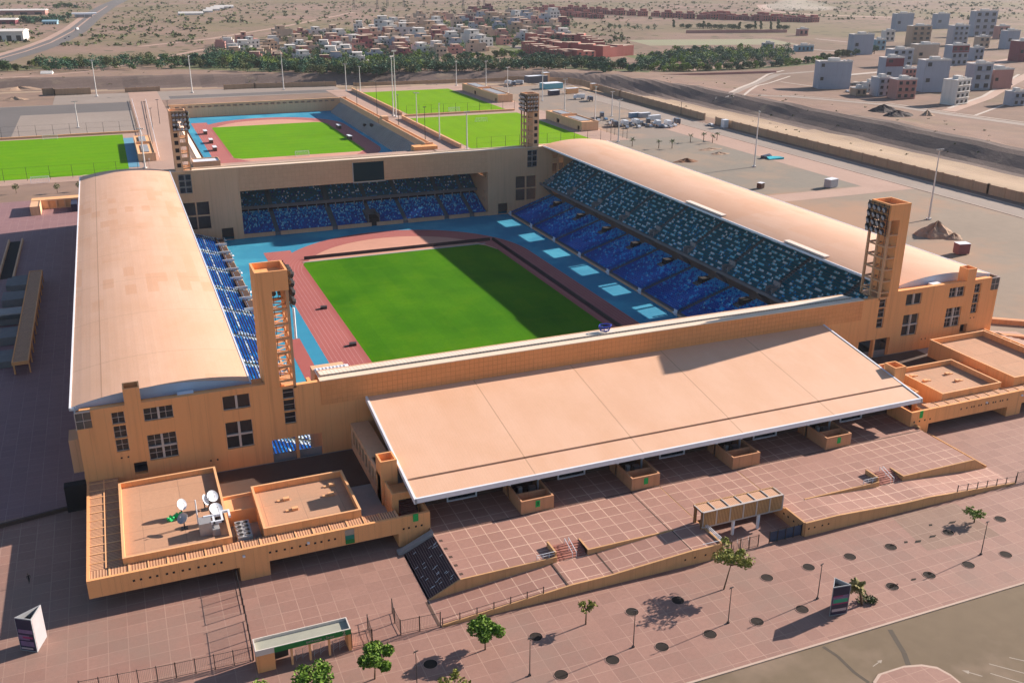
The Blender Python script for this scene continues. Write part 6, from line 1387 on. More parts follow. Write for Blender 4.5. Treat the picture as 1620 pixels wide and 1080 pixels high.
# works yard: containers, trucks, cars, heaps
def container(p, rz, sz, mt, label, name='container', group='containers and cabins in the works yard'):
    t = thing(name, label, 'container', p, group, rz); l, w, h = sz; m = MB(); m.box(-l/2, l/2, -w/2, w/2, .15, h)
    k = 0
    while -l/2+.4+k*.5 < l/2-.3: x = -l/2+.4+k*.5; m.box(x, x+.22, -w/2-.05, -w/2-.001, .3, h-.2); k += 1
    part('body', m, mt, t, local=True); m = MB(); m.box(l/2+.001, l/2+.06, -w/2+.15, w/2-.15, .3, h-.15); part('door', m, 'steel', t, local=True); m = MB(); m.box(-l/2-.08, l/2+.08, -w/2-.08, w/2+.08, h, h+.1); part('roof', m, 'white', t, local=True); return t
def vehicle(p, rz, kind, mt, label, group):
    t = thing('truck' if kind == 'truck' else 'parked_car', label, 'truck' if kind == 'truck' else 'car', p, group, rz); m = MB()
    if kind == 'truck': m.prism([(-4, -1.2), (1.6, -1.2), (1.6, 1.2), (-4, 1.2)], 1.0, 3.4); m2 = MB(); m2.profy([(1.75, .7), (4, .7), (4, 1.7), (3.5, 2.9), (1.75, 2.9)][::-1], -1.15, 1.15); W = [(-3, 1), (-1.9, 1), (3, 1)]; rr = .5
    else: m.profy([(-2.1, .35), (2.1, .35), (2.1, .8), (1.2, .95), (.6, 1.45), (-1.1, 1.45), (-1.9, .95), (-2.1, .9)][::-1], -.85, .85); m2 = MB(); m2.profy([(-1.55, .98), (.95, .98), (.5, 1.38), (-1.0, 1.38)][::-1], -.87, .87); W = [(-1.3, 1), (1.3, 1)]; rr = .33
    part('body', m, mt, t, local=True); part('cab' if kind == 'truck' else 'windows', m2, 'white' if kind == 'truck' else 'glass', t, local=True)
    for x, _ in W:
        for s in (-1, 1): k = MB(); yy = s*(1.1 if kind == 'truck' else .8); k.bar((x, yy-.12, rr), (x, yy+.12, rr), rr, 0, 10); part('wheel', k, 'steel_d', t, local=True)
    return t
YB = [((1003, 186), (7, 2.6, 2.9), 'v_blue', 'blue-grey cabin at the left end of the parked vehicles'), ((1019, 186), (8, 2.6, 2.9), 'v_grey', 'pale grey cabin next to the blue-grey one among the parked vehicles'), ((1035, 190), (8, 2.6, 2.9), 'v_white', 'white cabin right of the pale grey one among the parked vehicles'), ((904, 148), (10, 4, 3.8), 'stucco_top', 'small tan hut with flat roof in the works yard'),
      ((872, 140), (16, 9, 4.2), 'v_tq', 'turquoise shed in the works yard behind the far right tower'), ((876, 151), (8, 4, 3.6), 'navy', 'small dark blue hut in front of the turquoise shed'), ((848, 131), (18, 7, 5.5), 'v_dark', 'long dark shed at the far end of the works yard'), ((938, 143), (4, 3, 5), 'stucco_top', 'pale gatepost hut by the boundary wall in the works yard'), ((863, 130), (5, 5, 7.5), 'stucco_far', 'square tan hut at the far corner of the works yard')]
for uv, sz, mt, lab in YB: container(at(*uv), R_(8), sz, mt, lab)
VS = [(965, 197, 'v_white'), (972, 200, 'v_dark'), (980, 201, 'v_dark'), (992, 203, 'v_grey'), (1000, 200, 'v_dark'), (1010, 202, 'v_white'), (1020, 199, 'v_dark'), (1029, 201, 'v_grey'), (1040, 199, 'v_white'), (1048, 200, 'v_grey'), (1056, 199, 'v_white'), (1064, 198, 'v_dark'), (1070, 196, 'v_dark'), (985, 194, 'v_white'), (958, 190, 'v_blue'), (1015, 195, 'v_grey'), (976, 196, 'v_white'), (968, 192, 'v_grey'), (988, 199, 'v_white'), (996, 197, 'v_dark'), (1005, 197, 'v_white'), (1025, 196, 'v_dark'), (1034, 197, 'v_white'), (1044, 202, 'v_dark'), (1052, 202, 'v_white'), (1060, 202, 'v_grey'), (1067, 200, 'v_white'), (1037, 194, 'v_dark'), (952, 186, 'v_dark'), (947, 192, 'v_white')]
cn_ = {'v_white': 'white', 'v_dark': 'dark', 'v_grey': 'grey', 'v_blue': 'blue'}; cnt = {}
for i, (u, v, mt) in enumerate(sorted(VS)):
    cnt[mt] = cnt.get(mt, 0)+1; vehicle(at(u, v), R_(75+random.uniform(-15, 15)), 'truck' if i % 4 == 1 else 'car', mt, '%s %s in the works yard row, %s %s vehicle from the left' % (cn_[mt], 'truck' if i % 4 == 1 else 'car', ORD[cnt[mt]-1], cn_[mt]), 'vehicles parked in the works yard')
for i, (u, v, mt, lab) in enumerate(((804, 134, 'v_white', 'white machine parked in the works yard beyond the farther pavilion, left one'), (812, 136, 'v_dark', 'dark machine parked in the works yard beyond the farther pavilion, middle one'), (820, 134, 'v_grey', 'grey machine parked in the works yard beyond the farther pavilion, right one'), (916, 157, 'v_white', 'white machine beside the small tan hut in the works yard'), (933, 160, 'v_dark', 'dark machine right of the small tan hut in the works yard'))): vehicle(at(u, v), random.random()*3, 'truck', mt, lab, 'machines in the works yard')
vehicle(at(1124, 199), R_(95), 'car', 'v_white', 'white car alone on the east road near the white cabin', 'cars on the east road')
container(at(1146, 202), R_(90), (3.4, 3, 4.6), 'v_white', 'small white cabin on the road edge by the boundary wall', 'cabin'); container(at(1314, 296), R_(15), (5.2, 3.4, 3.6), 'v_grey', 'grey cabin standing on the paved strip of the east lot', 'cabin'); container(at(1203, 298), R_(20), (2.6, 2.2, 2.4), 'dugout', 'small brown box near the roof edge of the right stand', 'cabin')
container(at(1520, 401), R_(-12), (4.2, 3.0, 3.6), 'v_mar', 'maroon cabin in the lot behind the right stand roof', 'cabin')
p = at(1224, 251); m = MB(); m.prism([(p.x-4, p.y-2), (p.x+4, p.y-3), (p.x+5, p.y+2), (p.x-3, p.y+3)], BASE, [BASE+.5, BASE+1.0, BASE+.6, BASE+1.2], 0); m.prism([(p.x-5, p.y+1), (p.x+1, p.y+3), (p.x+1, p.y+5), (p.x-5, p.y+4)], BASE, [BASE+1.6, BASE+1.2, BASE+1.8, BASE+1.3], 1)
solo('tarpaulin', m, ['v_tarp', 'navy'], 'crumpled turquoise and navy tarpaulin lying in the east lot', 'tarpaulin', (p.x, p.y, BASE))
def heap(u, v, rx, ry, h, seed, label, mt='rock'):
    rg = random.Random(seed); p = atg(u, v); m = MB(); n, k = 26, 9; ph = [rg.uniform(0, 6.28) for _ in range(6)]
    def q(i, j):
        a = 2*math.pi*i/n; t = j/k; rr = 1+.16*math.sin(3*a+ph[0])+.1*math.sin(7*a+ph[1])
        z = h*(1-t)**.8*(1+.35*math.sin(2*a+ph[2])*t+.22*math.sin(5*a+ph[3]))+(rg.random()-.5)*.35*h*(.3 if j < k else 0)
        return (p.x+rx*rr*t*math.cos(a), p.y+ry*rr*t*math.sin(a), p.z-.1+max(0, z) if j < k else p.z-.3)
    V = [[q(i, j) for i in range(n)] for j in range(k+1)]
    for j in range(k):
        for i in range(n): a, b = V[j][i], V[j][(i+1) % n]; c, d = V[j+1][(i+1) % n], V[j+1][i]; m.face([a, d, c, b])
    return solo('earth_heap', m, mt, label, 'earth heap', (p.x, p.y, BASE))
heap(1480, 372, 8, 5, 4.6, 1, 'large heap of tan earth behind the right stand by the tall mast'); heap(1508, 377, 4, 3, 1.8, 2, 'small heap of earth at the right foot of the large heap')
heap(1396, 177, 10, 6, 4.0, 3, 'black spoil heap on the riverbank below the grey town blocks, left one', 'asph_h'); heap(1419, 184, 11, 5, 3.2, 4, 'black spoil heap on the riverbank below the grey town blocks, right one', 'asph_h'); heap(1466, 183, 5, 3, 3.0, 5, 'brown boulder heap on the riverbank right of the black spoil')
heap(1086, 256, 7, 3, 1.6, 6, 'heap of rusty scrap near the roof edge of the right stand', 'rust'); heap(1138, 244, 6, 3, 1.1, 7, 'low rubble heap in the east lot, right of the rusty scrap'); heap(1122, 237, 8, 3, .9, 8, 'low rubble heap in the east lot, behind the rusty scrap'); heap(30, 143, 26, 9, 2.6, 9, 'low earth heap at the left edge beyond the west car park'); heap(24, 158, 9, 4, 2.0, 10, 'small earth heap at the left edge, nearer the west car park')
# ------------------------------------------------------------------ vegetation and settlements in the distance
def treeproto(kind, leaves, seed):
    rg = random.Random(seed); t = thing('tree', 'tree', 'tree', (0, 0, 0)); m = MB(); m.bar((0, 0, 0), (0, 0, 2.2), .28, 0, 6, .18)
    B = []
    if kind == 'round':
        for i in range(9): a = rg.random()*6.28; r = rg.uniform(.5, 2.3); B.append(((r*math.cos(a), r*math.sin(a), rg.uniform(1.4, 4.4)), (1.6, 1.6, 1.3)))
    elif kind == 'broad':
        for i in range(12): a = rg.random()*6.28; r = rg.uniform(.5, 3.6); B.append(((r*math.cos(a), r*math.sin(a), rg.uniform(1.4, 4.0)), (1.9, 1.9, 1.3)))
    else:
        for i in range(8): B.append(((rg.uniform(-.9, .9), rg.uniform(-.9, .9), 1.2+i*.8), (1.4-.07*i, 1.4-.07*i, 1.1)))
    for c, r in B[:6]: m.bar((0, 0, 1.6), c, .13, 0, 4, .05)
    part('trunk', m, 'trunk', t, local=True); part('crown', crown_leaves(rg, B, 430 if kind != 'broad' else 560, .55), leaves, t, local=True); return t
PROTO = []
for i, (k, l, nm) in enumerate((('round', 'leaf_t', 'round blue-green tree'), ('broad', 'leaf_d', 'broad dark green tree'), ('round', 'leaf_o', 'round olive tree'), ('tall', 'leaf_d', 'slender dark green tree'), ('broad', 'leaf_t', 'broad blue-green tree'), ('round', 'leaf_l', 'round light green tree'), ('round', 'leaf_g', 'round fresh green tree'))): PROTO.append((treeproto(k, l, 40+i), nm))
used = [False]*len(PROTO); rt_ = random.Random(77); ntree = [0]; EXTRA = []
def put_tree(p, ki, place, s):
    if ntree[0] >= 285: EXTRA.append((p, ki, s*1.5)); return
    ntree[0] += 1; s *= 1.3; r, nm = PROTO[ki]; lab = nm+' '+place; g = 'trees '+place
    if not used[ki]: used[ki] = True; r.location = p; r.scale = (s, s, s); r['label'] = lab; r['group'] = g; r.rotation_euler = (0, 0, rt_.random()*6)
    else: dup(r, p, rt_.random()*6, lab, (s, s, s*rt_.uniform(.85, 1.15)), g)
def belt(pts, n, spread, place, kinds, s0=.8, s1=1.35):
    seg = [(a, b, math.hypot(b[0]-a[0], b[1]-a[1])) for a, b in zip(pts, pts[1:])]; tot = sum(s[2] for s in seg)
    for i in range(n):
        d = (i+rt_.random())*tot/n
        for a, b, l in seg:
            if d <= l: break
            d -= l
        t = min(1, d/l); u = a[0]+(b[0]-a[0])*t; v = a[1]+(b[1]-a[1])*t+rt_.uniform(-spread, spread)
        put_tree(atg(u, v), rt_.choice(kinds), place, rt_.uniform(s0, s1))
belt([(1040, 113), (1100, 112.5), (1200, 108), (1310, 98)], 34, .8, 'in the straight row below the park at the right', [0, 1, 6], .75, 1.05)
belt([(640, 114), (700, 111), (780, 110), (860, 107), (900, 108)], 34, 2.5, 'in the belt behind the farther bright pitch', [0, 1, 4, 2])
belt([(300, 103), (380, 106), (460, 110), (540, 116), (620, 116)], 38, 3.5, 'in the belt behind the north car park', [0, 1, 4, 4, 2])
belt([(905, 108), (960, 112), (1030, 113)], 22, 4, 'in the grove below the pink apartment complex', [0, 4, 6, 1])
belt([(0, 113), (60, 106), (150, 103), (230, 98), (300, 95)], 34, 4, 'in the sparse belt at the far left beyond the river', [2, 2, 5, 1, 0], .7, 1.2)
belt([(840, 97), (880, 100), (960, 104)], 16, 3, 'in the dark grove before the pink apartment complex', [1, 4, 4], .9, 1.4)
belt([(1010, 100), (1060, 90), (1120, 86), (1180, 84)], 24, 6, 'in the park at the right with pale paths', [4, 6, 5, 0], .8, 1.2)
belt([(700, 103), (760, 96), (830, 92)], 20, 5, 'in the gardens before the villas', [5, 6, 2, 0], .8, 1.2)
belt([(735, 38), (765, 56), (800, 70), (850, 84)], 18, 4, 'along the avenue between the villas', [2, 0, 1])
belt([(1060, 45), (1140, 46), (1250, 48)], 20, 1, 'in the dark row before the terracotta row houses', [1, 3, 1], .9, 1.3)
belt([(1290, 96), (1340, 90), (1390, 84)], 10, 1.5, 'in the thin row before the blue-roofed hut', [0, 2])
belt([(40, 36), (75, 34), (110, 30)], 10, 2.5, 'beside the highway at the upper left', [4, 0], 1.1, 1.8)
belt([(85, 14), (120, 13), (150, 18)], 8, 2, 'around the petrol station at the upper left', [1, 4], 1.1, 1.8)
belt([(960, 46), (1000, 49), (1040, 47)], 8, 2, 'in the small dark grove on the plain at the right', [1, 4])
belt([(330, 100), (460, 108), (580, 112), (680, 108)], 130, 5, 'among the front villas', [0, 1, 4, 2, 5]); belt([(450, 80), (600, 78), (720, 60), (840, 45)], 240, 22, 'among the villas', [0, 1, 4, 2, 5, 6], .7, 1.3); belt([(760, 30), (820, 50), (900, 62)], 160, 12, 'x', [0, 1, 4], .8, 1.3); belt([(330, 88), (440, 98), (560, 98), (690, 98)], 160, 8, 'x', [0, 1, 4, 6], .7, 1.2); belt([(60, 110), (300, 103), (500, 115), (900, 104)], 240, 6, 'in the belts', [0, 1, 4, 2]); belt([(1010, 106), (1100, 96), (1250, 92)], 200, 10, 'in the park', [0, 4, 6])
ex = {}
for p, ki, s in EXTRA:
    rg = random.Random(int(p.x*7+p.y)); m = ex.setdefault(['leaf_t', 'leaf_d', 'leaf_o', 'leaf_d', 'leaf_t', 'leaf_l', 'leaf_g'][ki], MB())
    B = [((p.x+rg.uniform(-2, 2)*s, p.y+rg.uniform(-2, 2)*s, p.z+rg.uniform(1.2, 4.6)*s), (1.6*s, 1.6*s, 1.4*s)) for _ in range(6)]; m.add(crown_leaves(rg, B, 170, .75))
o = MB(); ks = sorted(ex)
for i, k in enumerate(ks): e = ex[k]; e.m = [i]*len(e.f); o.add(e)
st_ = bpy.data.objects.new('tree_mass', o.mesh('tree_mass', ks)); COL.objects.link(st_); st_['kind'] = 'stuff'
# shrubs of the plain as one scatter
o = MB(); rg = random.Random(15)
for _ in range(3200):
    u, v = rg.uniform(0, 1620), 4+rg.random()**1.3*70
    if 330 < u < 900 and v > 40 or u > 1000 and v > 32: continue
    hy = [(0, 93), (40, 82), (80, 68), (115, 50), (145, 26), (170, 10), (205, -6)]
    if any(math.hypot(u-(a[0]+(b[0]-a[0])*t/8), v-(a[1]+(b[1]-a[1])*t/8)) < 13 for a, b in zip(hy, hy[1:]) for t in range(8)): continue
    p = at(u, v, BASE); s = rg.uniform(.8, 3.0)
    if s > .2: o.add(crown_leaves(rg, [((p.x, p.y, BASE+.6*s), (1.5*s, 1.5*s, .7*s))], 9, .9*s))
st_ = bpy.data.objects.new('scrub', o.mesh('scrub', 'leaf_o')); COL.objects.link(st_); st_['kind'] = 'stuff'
o = MB()
for _ in range(420):
    u, v = rg.uniform(0, 1620), rg.uniform(112, 250); p = at(u, v, BASE); d = bank_d(p.x, p.y)
    if not (6 < d < 70 or -30 < d < -8): continue
    p.z = terrain(p.x, p.y); s = rg.uniform(.4, 1.0); o.add(crown_leaves(rg, [((p.x, p.y, p.z+.3*s), (1.6*s, 1.6*s, .5*s))], 9, .6*s))
st_ = bpy.data.objects.new('river_scrub', o.mesh('river_scrub', 'leaf_o')); COL.objects.link(st_); st_['kind'] = 'stuff'
# young palms in the east lot
for i, (u, v) in enumerate(((1042, 235), (1063, 235), (1092, 225), (1113, 223), (1127, 226), (1134, 222), (1000, 232))):
    palm(at(u, v), 3.6, (.1, 0), 'small young palm in the east lot, %s from the left' % ORD[[1, 2, 3, 4, 5, 6, 0][i]], 60+i, 'young palms in the east lot', 12, 'leaf_o', 2.2)
for i, (u, v) in enumerate(((26, 306), (91, 305), (126, 302))):
    near = at(u, v); rg = random.Random(90+i); t = thing('tree', 'small airy tree between the left stand and the west pitch, %s from the left' % ORD[i], 'tree', near, 'young trees by the west pitch'); m = MB(); m.bar((0, 0, 0), (0, 0, 1.8), .1, 0, 5); part('trunk', m, 'trunk', t, local=True); part('crown', crown_leaves(rg, [((0, 0, 2.8), (1.4, 1.4, 1.3))], 160, .3), 'leaf_o', t, local=True)
# ------------------------------------------------------------------ buildings
def win(parent, x0, x1, y0, y1, z0, z1, ax):
    m = MB(); m.box(x0, x1, y0, y1, z0, z1); return part('window', m, 'glass', parent, local=True)
def villa(kind, seed):
    rg = random.Random(seed); t = thing('villa', 'villa', 'house', (0, 0, 0)); w, d = rg.uniform(9, 14), rg.uniform(9, 13); h1 = rg.uniform(5.8, 6.8)
    m = MB(); m.box(-w/2, w/2, -d/2, d/2, -.3, h1); m.box(-w/2-.02, w/2+.02, -d/2-.02, -d/2+.2, h1, h1+.7); m.box(-w/2-.02, -w/2+.2, -d/2+.2, d/2+.02, h1, h1+.7); m.box(w/2-.2, w/2+.02, -d/2+.2, d/2+.02, h1, h1+.7)
    a = rg.uniform(-w/2+.6, -1); b = rg.uniform(1, w/2-.6)
    if rg.random() < .5: m.box(w/2+.001, w/2+3, -d/4, d/2, -.3, 3.6)
    else: m.box(-w/2-2.8, -w/2-.001, -d/2+1, d/4, -.3, 3.6)
    part('wall', m, 'h_'+kind, t, local=True)
    m = MB(); m.box(a, b, -d/2+2.2, d/2-.8, h1+.001, h1+2.9); part('upper_storey', m, 'h_'+kind, t, local=True)
    m = MB(); m.box(a-.25, b+.25, -d/2+1.6, d/2-.5, h1+2.9, h1+3.15); m.box(-w/2+.2, w/2-.2, -d/2+.2, d/2, h1+.001, h1+.03); part('roof', m, 'h_cream' if kind != 'white' else 'h_white', t, local=True)
    for z in (.9, 3.9):
        for k in range(3):
            x = -w/2+w*(k+.5)/3
            if rg.random() < .85: win(t, x-.8, x+.8, -d/2-.04, -d/2+.05, z, z+1.5, 0)
        y = rg.uniform(-d/4, d/4); win(t, w/2-.05, w/2+.05, y-.7, y+.7, z, z+1.5, 1)
    win(t, a+.5, a+1.9, -d/2+2.15, -d/2+2.3, h1+.7, h1+2.2, 0)
    return t
def inpoly(u, lo, hi, v):
    f = lambda P: next((a[1]+(b[1]-a[1])*(u-a[0])/(b[0]-a[0]) for a, b in zip(P, P[1:]) if a[0] <= u <= b[0]), None)
    a, b = f(hi), f(lo); return a is not None and b is not None and a <= v <= b
LO = [(332, 88), (440, 103), (560, 104), (640, 98), (700, 88), (760, 82), (820, 66), (905, 62)]; HI = [(332, 74), (440, 60), (560, 52), (640, 34), (740, 20), (850, 21), (905, 32)]
rv = random.Random(21); VP = []
tries = 0
while len(VP) < 150 and tries < 20000:
    tries += 1; u = rv.uniform(334, 903); v = rv.uniform(20, 104)
    if not inpoly(u, LO, HI, v): continue
    f = (u-735)/115
    if 735 < u < 850 and abs(v-(32+50*f)) < 4: continue
    p = at(u, v, BASE)
    if any((p-q).length < (20 if v > 60 else 29) for q, _, _ in VP): continue
    VP.append((p, u, v))
VPR = {}
bands = [(84, 'in the front row by the trees'), (68, 'in the second villa row'), (50, 'in the middle villa rows'), (34, 'toward the back of the villas'), (0, 'at the very back of the villas')]
cnt = {}
kinds = ['white']*6+['cream']*5+['pink']*3+['maroon']*2+['grey']*3+['tan']*2
for p, u, v in sorted(VP, key=lambda q: q[1]):
    k = rv.choice(kinds); bnd = next(b for q, b in bands if v >= q); cnt[(k, bnd)] = cnt.get((k, bnd), 0)+1; n = cnt[(k, bnd)]
    lab = '%s villa %s, %s %s from the left' % (k, bnd, ORD[n-1], k); var = (k, rv.randrange(3)); s = rv.uniform(1.15, 1.5) if v > 70 else rv.uniform(1.3, 1.7); s = (s*rv.uniform(.9, 1.2), s, s*rv.uniform(.8, 1.15))
    if var not in VPR: VPR[var] = villa(k, hash(k) % 7+var[1]*13 if False else sum(map(ord, k))+var[1]*13); o = VPR[var]; o.location = p; o.rotation_euler = (0, 0, R_(rv.choice((-12, 0, 8, 90, 78)))); o['label'] = lab; o['group'] = 'villas of the quarter behind the tree belt'
    else: dup(VPR[var], p, R_(rv.choice((-14, -4, 6, 12))), lab, s, 'villas of the quarter behind the tree belt')
# terracotta row houses far away
def rowhouse():
    t = thing('row_house', 'x', 'house', (0, 0, 0)); m = MB(); m.box(-6, 6, -5, 5, -.3, 6.4); part('wall', m, 'h_terracotta', t, local=True); m = MB(); m.box(-2, 4.5, -3.5, 4, 6.41, 9.4); part('upper_storey', m, 'h_terracotta', t, local=True)
    for x in (-4, 0, 4): win(t, x-.8, x+.8, -5.05, -4.9, 1, 3, 0); win(t, x-.8, x+.8, -5.05, -4.9, 4, 5.6, 0)
    m = MB(); m.box(-6.2, 6.2, -5.2, 5.2, 6.4, 6.41+.3); part('roof', m, 'h_pink', t, local=True); return t
r0 = None
for rowi, (pts, n, nm) in enumerate((([(835, 20), (900, 19), (980, 24), (1110, 31)], 22, 'in the left part of the far row'), ([(1115, 30), (1200, 33), (1285, 36)], 17, 'in the right part of the far row'), ([(850, 26), (900, 26), (950, 30)], 9, 'in the short row before the far one'))):
    for i in range(n):
        t = i/(n-1)*(len(pts)-1); j = min(int(t), len(pts)-2); f = t-j; u = pts[j][0]+(pts[j+1][0]-pts[j][0])*f; v = pts[j][1]+(pts[j+1][1]-pts[j][1])*f
        p = at(u+rv.uniform(-2, 2), v+rv.uniform(-.6, .6), BASE); lab = 'terracotta house %s, %s from the left' % (nm, ORD[i])
        if r0 is None: r0 = rowhouse(); r0.location = p; r0['label'] = lab; r0['group'] = 'terracotta row houses on the far plain'
        else: dup(r0, p, R_(rv.uniform(-15, 10)), lab, (rv.uniform(1.0, 1.5), 1.2, rv.uniform(.9, 1.5)))
# long pale wall below that row
pw = [at(1085, 53, BASE), at(1245, 52, BASE)]; m = MB(); a, b = pw; m.prism([(a.x, a.y), (b.x, b.y), (b.x+.5, b.y+.5), (a.x+.5, a.y+.5)], BASE-.3, BASE+4.0); solo('garden_wall', m, 'h_pink', 'long pinkish wall in front of the dark tree row on the plain', 'wall', (a.x, a.y, BASE))
pw = [atg(1045, 118), atg(1228, 115.5)]; m = MB(); a, b = pw; m.prism([(a.x, a.y), (b.x, b.y), (b.x+.4, b.y+.4), (a.x+.4, a.y+.4)], BASE-.3, BASE+1.8); solo('garden_wall', m, 'h_pink', 'low pinkish wall in front of the straight tree row at the right', 'wall', (a.x, a.y, BASE))
# pink apartment complex
ap = thing('apartment_complex', 'large pinkish red apartment complex with stepped wings round courtyards behind the trees', 'apartment building', at(905, 82, BASE))
def wing(pts, wd, h, steps):
    P = [at(*q, BASE) for q in pts]; m = MB(); r = MB(); W = []
    for a, b in zip(P, P[1:]):
        d = b-a; Ln = d.length; d.normalize(); n = Vector((-d.y, d.x, 0)); k = max(1, round(Ln/9))
        for i in range(k):
            p = a+d*(Ln*i/k); q = a+d*(Ln*(i+1)/k-.02); hh = h+(1.6 if (i % 3 == 0) else 0)+rv.uniform(-.4, .4); off = n*(wd/2)
            poly = [(p-off), (q-off), (q+off), (p+off)]; m.prism([(z.x, z.y) for z in poly], BASE-.3, BASE+hh); poly = [(p-off*.9+d*.3), (q-off*.9-d*.3), (q+off*.9-d*.3), (p+off*.9+d*.3)]; r.prism([(z.x, z.y) for z in poly], BASE+hh+.01, BASE+hh+.25)
            for zz in (1.2, 4.0, 6.6):
                c = p+d*(Ln/k/2)-off*1.012; w = MB(); w.prism([(z.x, z.y) for z in (c-d*1.3, c+d*1.3, c+d*1.3+n*.2, c-d*1.3+n*.2)], BASE+zz, BASE+zz+1.9); W.append(w)
    part('wing', m, 'h_terracotta', ap); part('roof', r, 'h_cream', ap); return W
WW = []
for pts, wd, h in (([(835, 82), (870, 91), (905, 97), (935, 95)], 15, 9), ([(836, 69), (880, 67), (925, 68)], 15, 9.5), ([(842, 74), (870, 79), (905, 83), (940, 84)], 13, 9), ([(945, 91), (968, 89), (994, 87)], 15, 10), ([(925, 72), (948, 80)], 13, 9)): WW += wing(pts, wd, h, 3)
for w in WW[:96]: part('window', w, 'glass', ap)
# town blocks at the right
def block(u0, u1, vb, vt, rz, depth, storeys, wallm, label, side=None, name='apartment_block', roofm='h_white', top=None, nwin=3, blank=False):
    c = atg((u0+u1)/2, vb); D = math.hypot(c.x, c.y); dist = math.sqrt(D*D+90**2); w = (u1-u0)/F*dist*.82; h = (vb-vt)/F*dist*1.02
    t = thing(name, label, 'apartment building', c, 'town blocks at the right beyond the river', rz); m = MB(); m.box(-w/2, w/2, 0, depth, -.3, h)
    for s in range(1, storeys): z = h*s/storeys; m.box(-w/2-.15, w/2+.15, -.15, -.001, z-.2, z+.15); m.box(w/2+.001, w/2+.45, -.15, depth, z-.2, z+.15)
    part('wall', m, wallm, t, local=True)
    m = MB(); m.box(-w/2-.3, w/2+.3, -.3, depth+.3, h, h+.35); m.box(-w/6, w/6, depth*.3, depth*.7, h+.35, h+2.6); m.box(-w/2-.3, w/2+.3, -.3, -.05, h+.35, h+1.1); m.box(w/2+.05, w/2+.3, -.05, depth+.3, h+.35, h+1.1); m.box(w/4, w/4+1.4, depth*.2, depth*.2+1.4, h+.35, h+1.7); part('roof', m, roofm, t, local=True)
    if side: m = MB(); m.box(w/2+.001, w/2+.3, .2, depth-.2, 0, h-.2); part('side_wall', m, side, t, local=True)
    if top: m = MB(); m.box(-w/2-.1, w/2+.1, -.2, -.001, h*.66, h); part('front_band', m, top, t, local=True)
    for s in range(storeys):
        z = h*(s+.28)/storeys; hh = h/storeys*.5
        for k in range(nwin):
            x = -w/2+w*(k+.5)/nwin
            if not blank or (k == 0 and s % 2 == 1): m = MB(); m.box(x-w/nwin*.24, x+w/nwin*.24, -.26, -.2, z, z+hh); part('window', m, 'glass', t, local=True)
            if k < 2: y = depth*(k+.5)/2; xx = w/2+(.31 if side else .02); m = MB(); m.box(xx, xx+.06, y-.9, y+.9, z, z+hh); part('window', m, 'glass', t, local=True)
        if not blank: m = MB(); m.box(-w/2+.3, w/2-.3, -1.0, -.001, z-.5, z-.3); part('balcony', m, wallm, t, local=True)
    return t
